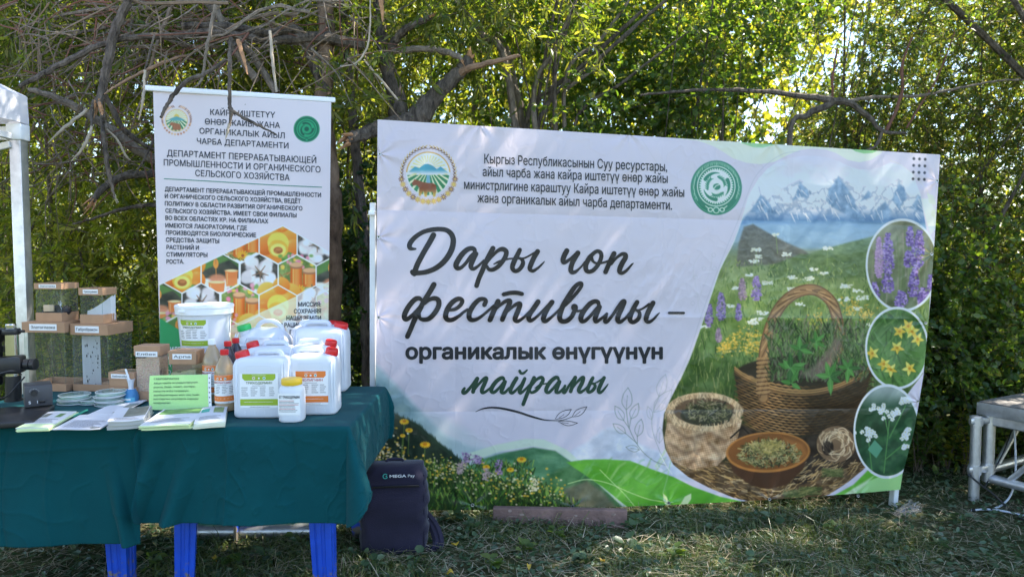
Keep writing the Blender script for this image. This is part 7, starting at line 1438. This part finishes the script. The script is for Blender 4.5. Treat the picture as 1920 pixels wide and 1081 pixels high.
stack([(361, 805), (420, 800), (425, 771), (374, 774)], 8, .0026, 'cream_paper', 'white brochure topping the narrow stack beside the bottles', 'cream-edged brochure within the narrow stack beside the bottles', 'brochures beside the bottles', 'paper', 6, 'brochure', [('emblem_print', 'photo_green', .55, .55, .9, .9), ('emblem_print', 'teal_ink', .12, .62, .4, .84)]+tl(.15, 4), .005)
def straw_tube():
    p = at(150, 777); root = thing('drinking_straw', 'translucent green tube lying on the cloth by the loose sheets', 'tube', p); mb = MB(); d = PZ(167, 767, TZ+.006)-PZ(140, 779, TZ+.006); mb.tube([-d*.5+Vector((0, 0, .005)), d*.5+Vector((0, 0, .005))], .005, 10); obj('tube', mb, mat('tube_green', (.05, .34, .22), .25), root)
straw_tube()

# ---- microscope and lamp controller
M['black_metal'] = mat('black_metal', (.016, .016, .018), .38, spec=.5, var=.1, vscale=20); M['chrome'] = mat('chrome', (.72, .72, .70), .12, metal=1.0); M['lens_black'] = mat('lens_black', (.010, .010, .012), .28)
def microscope():
    fr = PZ(62, 787, TZ+.03); R = Matrix.Rotation(.31, 3, 'Z'); c = fr-R @ Vector((.17, -.15, 0)); base = Vector((c.x, c.y, TZ+.0025)); root = thing('microscope', 'black stereo microscope on a heavy flat stand at the table end', 'microscope', base, .31)
    mb = MB(); mb.rbox((0, 0, .014), (.34, .30, .026), .006, 3); obj('base_plate', mb, M['black_metal'], root)
    w = PZ(26, 750, TZ+.03); q = R.inverted() @ (w-base); cx, cy = q.x, q.y; k = w.y/FPX; Z = lambda y: CAMH-(y-460.5)*k-base.z
    mb = MB(); mb.lathe([(.031, .026), (.031, Z(705))], 28, (cx, cy, 0)); mb.lathe([(.036, .026), (.036, .036)], 28, (cx, cy, 0)); col = obj('column', mb, M['black_metal'], root)
    mb = MB(); mb.lathe([(.030, Z(705)), (.030, Z(698))], 28, (cx, cy, 0)); obj('chrome_collar', mb, M['chrome'], root); mb = MB(); mb.lathe([(.0275, Z(666)), (.0275, Z(627))], 28, (cx, cy, 0)); obj('chrome_pillar', mb, M['chrome'], root); mb = MB(); mb.lathe([(.020, Z(616)), (.021, Z(612)), (.021, Z(609)), (.017, Z(607))], 24, (cx, cy, 0)); obj('pillar_cap', mb, M['chrome'], root)
    mb = MB(); mb.lathe([(.034, Z(627)), (.036, Z(625)), (.036, Z(618)), (.034, Z(616))], 28, (cx, cy, 0)); mb.tube([(cx, cy, Z(621)), (cx+.055, cy-.02, Z(621))], .006, 8); obj('clamp_ring', mb, M['black_metal'], root)
    mb = MB(); mb.rbox((cx, cy, Z(684)), (.085, .085, Z(668)-Z(700)), .008, 2); mb.rbox((cx-.09, cy+.01, Z(684)), (.12, .05, .05), .008, 2); arm = obj('arm', mb, M['black_metal'], root)
    mb = MB(); n = 36; kn = Vector((cx+.045, cy-.012, Z(684))); ax = Vector((.96, -.28, 0)).normalized(); Rm = ax.to_track_quat('Z', 'Y').to_matrix(); rings = []
    for z, s in ((0, .020), (.008, .020), (.010, .024), (.030, .024), (.032, .020), (.034, .020), (.036, .025), (.052, .025), (.054, .021)): rings.append([kn+Rm @ Vector((s*(1+.02*(i % 2))*math.cos(2*math.pi*i/n), s*(1+.02*(i % 2))*math.sin(2*math.pi*i/n), z)) for i in range(n)])
    mb.loft(rings, True); obj('focus_knob', mb, M['black_metal'], arm)
    hx, hy = (R.inverted() @ (PZ(-4, 750, TZ+.03)-base)).xy; mb = MB(); mb.lathe([(.020, Z(722)), (.024, Z(718)), (.025, Z(706)), (.034, Z(704)), (.034, Z(695)), (.031, Z(693)), (.031, Z(684)), (.036, Z(682)), (.036, Z(672)), (.026, Z(668)), (.026, Z(662)), (.030, Z(660)), (.030, Z(650)), (.024, Z(648)), (.024, Z(643))], 28, (hx, hy, 0)); obj('lens_barrel', mb, M['lens_black'], root)
    mb = MB(); mb.lathe([(.022, Z(644)), (.036, Z(638)), (.040, Z(630)), (.040, Z(622)), (.034, Z(616)), (.020, Z(614))], 28, (hx, hy, 0)); obj('eyepiece', mb, M['lens_black'], root)
    mb = MB(); pts = smooth_path([(cx+.05, cy-.06, Z(700)), (cx+.02, cy-.10, Z(690)), (cx-.08, cy-.1, Z(705)), (cx-.11, cy-.06, Z(735)), (cx-.02, cy-.06, Z(742)), (cx+.03, cy-.05, Z(720)), (cx+.06, cy-.055, Z(705))], 6); mb.tube([tuple(p) for p in pts], .0032, 6); obj('cable', mb, M['black_metal'], root)
    p = PZ(66, 760, TZ+.03); cb = thing('lamp_controller', 'dark grey lamp control box with a dial on the microscope stand', 'control box', Vector((p.x, p.y+.02, TZ+.031)), .62); M['dark_grey'] = mat('dark_grey_metal', (.05, .05, .055), .45)
    mb = MB(); mb.rbox((0, 0, .046), (.10, .115, .088), .004, 2); case = obj('case', mb, M['dark_grey'], cb); mb = MB(); R2 = Matrix.Rotation(math.pi/2, 3, 'X')
    mb.tube([(-.015, -.0575, .060), (-.015, -.070, .060)], [.013, .011], 20); obj('dial', mb, M['black_metal'], case); mb = MB(); mb.rbox((.012, -.0585, .022), (.022, .006, .014), .002); obj('switch', mb, M['lens_black'], case)
    mb = MB(); sf = lambda v, e=0.0: np.stack([v[:, 0], np.full(len(v), -.0582)-e, v[:, 1]], 1); ltext(mb, sf, 'S', -.036, -.028, .016, .012, 0, 0, .02); ltext(mb, sf, 'I', -.006, -.004, .016, .012, 0, 0, .02)
    for a in np.linspace(.4, 2.7, 8): patch(mb, sf, -.015+.018*math.cos(a)-.0008, .060+.018*math.sin(a)-.0008, -.015+.018*math.cos(a)+.0008, .060+.018*math.sin(a)+.0008, 0, 0, 2)
    obj('markings', mb, M['white_ink'], case, None, False); mb = MB(); mb.box((.0506, -.015, .048), (.0008, .05, .048)); stk = obj('sticker', mb, M['label_paper'], case, None, False); mb = MB()
    for k in range(5): mb.box((.0514, -.015, .066-k*.008), (.0006, .036, .002))
    obj('small_print', mb, M['label_ink'], stk, None, False)
microscope()
# ================================================================== TENT CORNER
def tent():
    M['tent_cloth'] = mat('tent_cloth', (.74, .74, .80), .7, transl=.3, bump=.05, bscale=30); X0, Y0 = -2.435, 3.73; zg = gzf(X0, Y0); base = Vector((X0-.03, Y0, zg)); root = thing('canopy_tent', 'white canopy tent with square aluminium leg, only its corner in view', 'tent', base)
    L = lambda x, y, z: (x-base.x, y-base.y, z-base.z); k = Y0/FPX; Z = lambda y: CAMH-(y-460.5)*k
    mb = MB(); mb.rbox((0, 0, (Z(232)-zg)/2), (.058, .058, Z(232)-zg), .004, 2); leg = obj('leg', mb, M['alu'], root); mb = MB(); mb.rbox((0, 0, .01), (.11, .11, .012), .003); obj('foot_plate', mb, M['alu'], leg)
    mb = MB(); mb.rbox((0, 0, Z(262)-zg+.03), (.075, .075, .08), .006); obj('corner_bracket', mb, M['white_plastic'], root)
    for a, b in ((L(X0-.06, Y0-.03, Z(261)), L(X0-1.5, Y0-.03, Z(261)+.05)), (L(X0-.05, Y0-.03, Z(274)), L(X0-1.5, Y0-.03, Z(274)-.36)), (L(X0-.03, Y0-.06, Z(261)), L(X0-.03, Y0-1.6, Z(261)+.05)), (L(X0-.06, Y0-.02, Z(247)), L(X0-1.5, Y0-.02, Z(247)-.02))):
        mb = MB(); d = Vector(b)-Vector(a); mb.rbox((Vector(a)+Vector(b))/2, (.022, .032, d.length), .003, 1, d.to_track_quat('Z', 'Y').to_matrix()); obj('truss_bar', mb, M['white_metal'], root)
    # skirt and roof
    n = 40; mb = MB(); zt, zb = Z(184), Z(235); rows = []
    for t in np.linspace(0, 1, 6):
        r = []
        for i in range(n):
            s = i/(n-1)*3.0; r.append((X0-s-.004*0, Y0+.035+.008*math.sin(s*17+t*2)*t, lerp(zt, zb, t)+.004*math.sin(s*9)))
        for i in range(1, n):
            s = i/(n-1)*3.0; r.insert(0, (X0+.008*math.sin(s*15+t)*t, Y0+.035-s, lerp(zt, zb, t)+.004*math.sin(s*8)))
        rows.append([L(*p) for p in r])
    m = len(rows[0]); mb.add([p for r in rows for p in r], [(j*m+i, j*m+i+1, j*m+m+i+1, j*m+m+i) for j in range(5) for i in range(m-1)]); obj('valance', mb, M['tent_cloth'], root, None, True, 60)
    mb = MB(); A, B, C_, D = (X0, Y0+.035, zt+.002), (X0-3, Y0+.035, zt+.002), (X0-3, Y0-2.965, zt+.002), (X0, Y0-2.965, zt+.002); E = (X0-1.5, Y0-1.46, zt+.95); q = (X0-.05, Y0-.01, zt+.045)
    for a, b in ((A, B), (B, C_), (C_, D), (D, A)):
        mb.add([L(*a), L(*b), L(*[lerp(b[i], E[i], .5)+(0 if i < 2 else -.02) for i in range(3)]), L(*[lerp(a[i], E[i], .5)+(0 if i < 2 else -.02) for i in range(3)]), L(*E)], [(0, 1, 2, 3), (3, 2, 4)])
    obj('roof', mb, M['tent_cloth'], root)
tent()

# ================================================================== BACKPACK
def backpack():
    M['navy'] = mat('navy_fabric', (.013, .011, .026), .8, spec=.25, sheen=.2, bump=.2, bscale=180, var=.2, vscale=8); p = PZ(736, 1038, gzf(-.6, 3.5)); base = Vector((p.x, p.y+.06, gzf(p.x, p.y))); root = thing('backpack', 'dark navy backpack with white lettering leaning against the festival banner', 'backpack', base, .10)
    H0 = .405; n = 9; mb = MB(); g = np.random.default_rng(2); rings = []
    for t in np.linspace(0, 1, 22):
        a = min(1, (t+.03)/.06)**.4; b = 1 if t < .86 else math.sqrt(max(0, 1-((t-.86)/.14)**2))*.35+.65; wd = .325*(.965+.03*math.sin(t*3))*a*(1-.10*max(0, t-.86)/.14*1.6); dp = .165*a*(.92+.12*math.sin(t*3.1))*b
        r = rring(wd, dp, min(.055, dp*.45), t*H0, n); rings.append([(x+.005*math.sin(t*17+x*24)+.004*math.sin(t*41-x*60), y+.06*t-.012*math.exp(-((x)/.1)**2)*(y < 0)*math.sin(t*3.1)+.006*math.sin(x*38+t*14)+.004*math.sin(x*71-t*33), z) for x, y, z in r])
    mb.loft(rings, True); body = obj('body', mb, M['navy'], root, None, True, 60)
    fy = lambda t: -.5*.165*(.92+.12*math.sin(t*3.1))+.06*t-.012
    mb = MB()
    mb.tube([(x, fy(.80)-.001+.03*max(0, abs(x)-.1), .80*H0-.018*abs(x)) for x in np.linspace(-.10, .12, 9)], .0026, 6); mb.tube([(x, fy(.78)+.006, .785*H0) for x in np.linspace(-.10, .12, 9)], .004, 6); obj('pocket_zip', mb, mat('zip_black', (.006, .006, .008), .4), body)
    mb = MB()
    for s in (-1, 1): mb.tube([(s*.143, fy(t)+.028, t*H0) for t in np.linspace(.06, .9, 12)], .0035, 6)
    mb.tube([(x, fy(.07)+.006+.1*max(0, abs(x)-.1)**1.0, .055*H0) for x in np.linspace(-.14, .14, 9)], .003, 6); obj('piping', mb, M['navy'], body)
    mb = MB(); sf = lambda v, e=0.0: np.stack([v[:, 0], np.full(len(v), fy(.905)+.0065)-e-.002, v[:, 1]+.905*H0], 1)
    ltext(mb, sf, 'MEGA', -.018, .060, -.006, .0135, .001, 0, .02); ltext(mb, sf, 'Pay', .068, .100, -.006, .0135, .001, 0, 0)
    for r0, r1, mi in ((.0125, .0085, 1), (.0062, .0, 1)):
        m = 20; 
        if r1: mb.add([tuple(q) for q in sf(np.array([(-.038+r*math.cos(a), .001+r*math.sin(a)) for r in (r0, r1) for a in np.linspace(.6, 5.9, m)]), .001)], [(i, i+1, m+i+1, m+i) for i in range(m-1)], mi)
        else: disc(mb, sf, -.033, .001, r0*.6, .001, mi)
    obj('lettering', mb, [M['white_ink'], M['teal_ink']], body, None, False)
    mb = MB()
    for dx in (0, .02): mb.tube([tuple(q) for q in smooth_path([(.145, .05, .16), (.175+dx, .03, .10), (.20+dx, .0, .035), (.185+dx, -.03, .008), (.15, -.02, .006)], 5)], [.019]*21, 6)
    obj('strap', mb, M['navy'], root); mb = MB(); mb.tube([tuple(q) for q in smooth_path([(-.04, .075, H0*.98), (-.03, .090, H0*1.015), (.03, .090, H0*1.015), (.04, .075, H0*.98)], 5)], .008, 6); obj('grab_handle', mb, M['navy'], root)
    mb = MB(); mb.box((.162, .03, .125), (.003, .016, .025)); obj('buckle', mb, M['grey_metal'], root)
backpack()

# ================================================================== PLANK, STAGE, CABLES, DRY BUNCH
def plank():
    a, b = P(925, 990, 3.84), P(1174, 996, 3.80); z = (gzf(a.x, 3.84)+gzf(b.x, 3.8))/2; root = thing('stone_block', 'reddish brown block lying under the lower edge of the festival banner', 'block', Vector(((a.x+b.x)/2, 3.80, z-.055)), math.atan2(b.y-a.y, b.x-a.x)+.0)
    mb = MB(); mb.rbox((0, 0, .070), ((b-a).length, .045, .14), .006, 3); o = obj('block', mb, mat('brick_clay', (.19, .115, .095), .9, var=.3, vscale=12, bump=.5, bscale=70), root); mb = MB(); rs = random.Random(3)
    for k in range(14): x, zz, s = rs.uniform(-.3, .3), rs.uniform(.03, .13), rs.uniform(.006, .016); mb.add([(x+s*math.cos(t)*rs.uniform(.6, 1.2), -.0235, zz+s*.6*math.sin(t)*rs.uniform(.6, 1.2)) for t in np.linspace(0, 6.28, 8, endpoint=False)], [tuple(range(8))])
    obj('chips', mb, mat('pale_chip', (.30, .22, .18), .9), o, None, False)
plank()
def stage():
    c0 = PZ(1831, 753, .49); base = Vector((c0.x, c0.y, gzf(c0.x, c0.y))); root = thing('stage', 'aluminium truss stage with dark deck, cut off by the frame', 'stage', base); e1 = Vector((.5, -.866, 0)); e2 = Vector((.866, .5, 0)); zb = base.z; O = Vector((0, 0, -zb))
    at3 = lambda a, b, z: e1*a+e2*b+Vector((0, 0, z-zb)); R = Matrix((e1, e2, Vector((0, 0, 1)))).transposed()
    mb = MB(); mb.rbox(at3(1.0, 1.0, .452), (2.0, 2.0, .075), .004, 2, Matrix((e1, e2, Vector((0, 0, 1)))).transposed()); obj('deck_edge', mb, M['alu'], root)
    mb = MB(); mb.rbox(at3(1.0, 1.0, .493), (1.98, 1.98, .008), .002, 1, R); obj('deck_top', mb, mat('deck_ply', (.16, .145, .13), .6, var=.3, vscale=9), root)
    mb = MB(); mb.rbox(at3(1.0, .05, .385), (1.9, .03, .055), .003, 1, R); mb.rbox(at3(.05, 1.0, .385), (.03, 1.9, .055), .003, 1, R); obj('under_beam', mb, M['alu'], root)
    def tube(name, a, b, r): mb = MB(); mb.tube([a, b], r, 14); return obj(name, mb, M['alu'], root)
    q = P(1828, 860, 4.46)-Vector((base.x, base.y, 0)); zt = .415; gl = gzf(q.x+base.x, q.y+base.y)
    tube('leg', Vector((q.x, q.y, gl-zb-.03)), Vector((q.x, q.y, zt-zb)), .030)
    i = P(1853, 860, 4.50)-Vector((base.x, base.y, 0)); up = tube('leg', Vector((i.x, i.y, .0-zb)), Vector((i.x, i.y, .40-zb)), .033)
    for z in (.385, .085):
        mb = MB(); m = Vector(((q.x+i.x)/2, (q.y+i.y)/2, z-zb)); d = Vector((i.x-q.x, i.y-q.y, 0)); mb.rbox(m, (d.length*1.05, .05, .042), .006, 2, Matrix.Rotation(math.atan2(d.y, d.x), 3, 'Z')); mb.tube([Vector((q.x, q.y, z-zb-.027)), Vector((q.x, q.y, z-zb+.027))], .037, 16); mb.tube([Vector((i.x, i.y, z-zb-.027)), Vector((i.x, i.y, z-zb+.027))], .040, 16); mb.rbox(Vector((q.x-.035, q.y-.012, z-zb)), (.025, .03, .034), .004); obj('clamp', mb, M['alu'], root)
    I = Vector((i.x, i.y, -zb)); V3 = lambda z: Vector((0, 0, z))
    tube('rail', I+V3(.02), I+e1*1.7+V3(.02), .029); tube('rail', I+V3(.075), I+e2*1.7+V3(.075), .029); tube('rail', I+V3(.375), I+e1*1.7+V3(.375), .026)
    tube('brace', I+e2*.10+V3(.085), I+e2*.42+V3(.37), .018); tube('brace', I+e2*.80+V3(.085), I+e2*.42+V3(.37), .018); tube('brace', I+e1*.12+V3(.03), I+e1*.40+V3(.37), .018); tube('brace', I+e1*.36+V3(.03), I+e1*.62+V3(.37), .018)
    tube('leg', I+e2*1.6+V3(-.12), I+e2*1.6+V3(.40), .03)
stage()
def cable(pts, r, label, m):
    p = [PZ(x, y, gzf(3, 4.4)+.012) if z is None else P(x, y, z) for x, y, z in pts]; base = Vector(p[0]); root = thing('cable', label, 'cable', base); mb = MB(); mb.tube([Vector(q)-base for q in smooth_path([tuple(v) for v in p], 6)], r, 8); obj('cord', mb, m, root); a, b = p[0], p[1]; mb = MB(); d = (Vector(b)-Vector(a)).normalized(); mb.tube([Vector((0, 0, 0)), d*.02], r*1.35, 8); obj('sleeve', mb, M['lens_black'], root)
M['cable_black'] = mat('cable_black', (.012, .012, .014), .45); M['cable_white'] = mat('cable_white', (.62, .64, .68), .4)
cable([(1815, 888, 4.42), (1835, 905, 4.38), (1862, 925, 4.35), (1888, 950, None), (1925, 978, None), (1960, 995, None)], .006, 'black cable hanging from the stage clamp down to the grass', M['cable_black'])
cable([(1822, 956, None), (1850, 954, None), (1885, 958, None), (1930, 968, None), (1970, 974, None)], .006, 'white cable lying flat on the grass at the stage foot', M['cable_white'])
cable([(1858, 955, None), (1880, 945, None), (1896, 925, 4.42), (1904, 890, 4.5), (1904, 840, 4.55), (1902, 800, 4.58)], .006, 'pale cable rising from the grass under the stage', M['cable_white'])
cable([(1845, 915, 4.46), (1880, 850, 4.52), (1900, 800, 4.6), (1912, 790, 4.62)], .004, 'thin black cable slung below the stage deck', M['cable_black'])
def dry_bunch():
    p = PZ(1690, 965, gzf(2.35, 4.1)); g = np.random.default_rng(12); root = thing('dry_herb_bunch', 'silvery dry herb bunch lying at the foot of the banner post', 'dry herb', Vector((p.x, p.y, gzf(p.x, p.y)+.004))); mb = MB(); V = []; F = []; nb = 0
    for k in range(26):
        a = g.normal(.35, .5); d = np.array([math.cos(a), math.sin(a)*.5, g.uniform(.1, .5)]); L = g.uniform(.08, .17); s = np.array([g.uniform(-.05, .02), g.uniform(-.03, .03), 0]); e = s+d*L; mb.tube([tuple(s), tuple((s+e)/2+np.array([0, 0, .012])), tuple(e)], [.0016, .0013, .0006], 4)
        m = 26; t = g.uniform(.2, 1, m); bp = s+(e-s)*t[:, None]+g.normal(size=(m, 3))*.004; dd = nrm(g.normal(size=(m, 3))+d); v, f = leaf_quads(bp, dd, nrm(g.normal(size=(m, 3))), g.uniform(.008, .018, m), g.uniform(.002, .005, m), 'narrow'); V.append(v); F.append(f+nb); nb += len(v)
    silver = mat_leaf('silver_leaf', [(0, (.20, .22, .22)), (1, (.42, .44, .46))], .2, (1, 1, 1)); obj('stem', mb, M['dry_wood'], root); link_mesh('leaves', np_mesh('leaves', np.concatenate(V), np.concatenate(F)), silver, root)
dry_bunch()
def fallen(px, py, s, m, label, seed):
    p = PZ(px, py, 0); p = PZ(px, py, gzf(p.x, p.y)+.03); o = thing('fallen_leaf', label, 'leaf', p, seed, 'fallen yellow leaves'); mb = MB(); n = 9; pts = []
    for i in range(n): t = i/(n-1); w = s*.5*math.sin(math.pi*min(1, t*1.08))**.7*(1-.25*t); pts += [(-w, s*(t-.5), .2*w+.01*math.sin(t*5)), (0, s*(t-.5), -.004+.01*math.sin(t*5)), (w, s*(t-.5), .25*w+.01*math.sin(t*5))]
    mb.add(pts, [(3*i+q, 3*i+q+1, 3*i+q+4, 3*i+q+3) for i in range(n-1) for q in (0, 1)]); obj('blade', mb, m, o); mb = MB(); mb.tube([(0, -s*.5, -.003), (0, -s*.72, -.012)], .0012, 5); obj('stalk', mb, M['dry_wood'], o)
ylf = mat('yellow_leaf', (.55, .36, .04), .5, var=.2, vscale=40, transl=.3)
for i, (x, y, s, l) in enumerate(((853, 1019, .045, 'bright yellow fallen leaf in the grass beside the backpack'), (842, 1074, .04, 'yellow fallen leaf in the grass below the backpack'), (992, 1061, .022, 'small orange fallen leaf in the grass below the block'), (402, 1046, .03, 'small yellowish leaf in the grass under the table'), (1130, 1050, .03, 'ochre fallen leaf in the grass below the banner middle'))): fallen(x, y, s, ylf, l, i*1.3+.4)
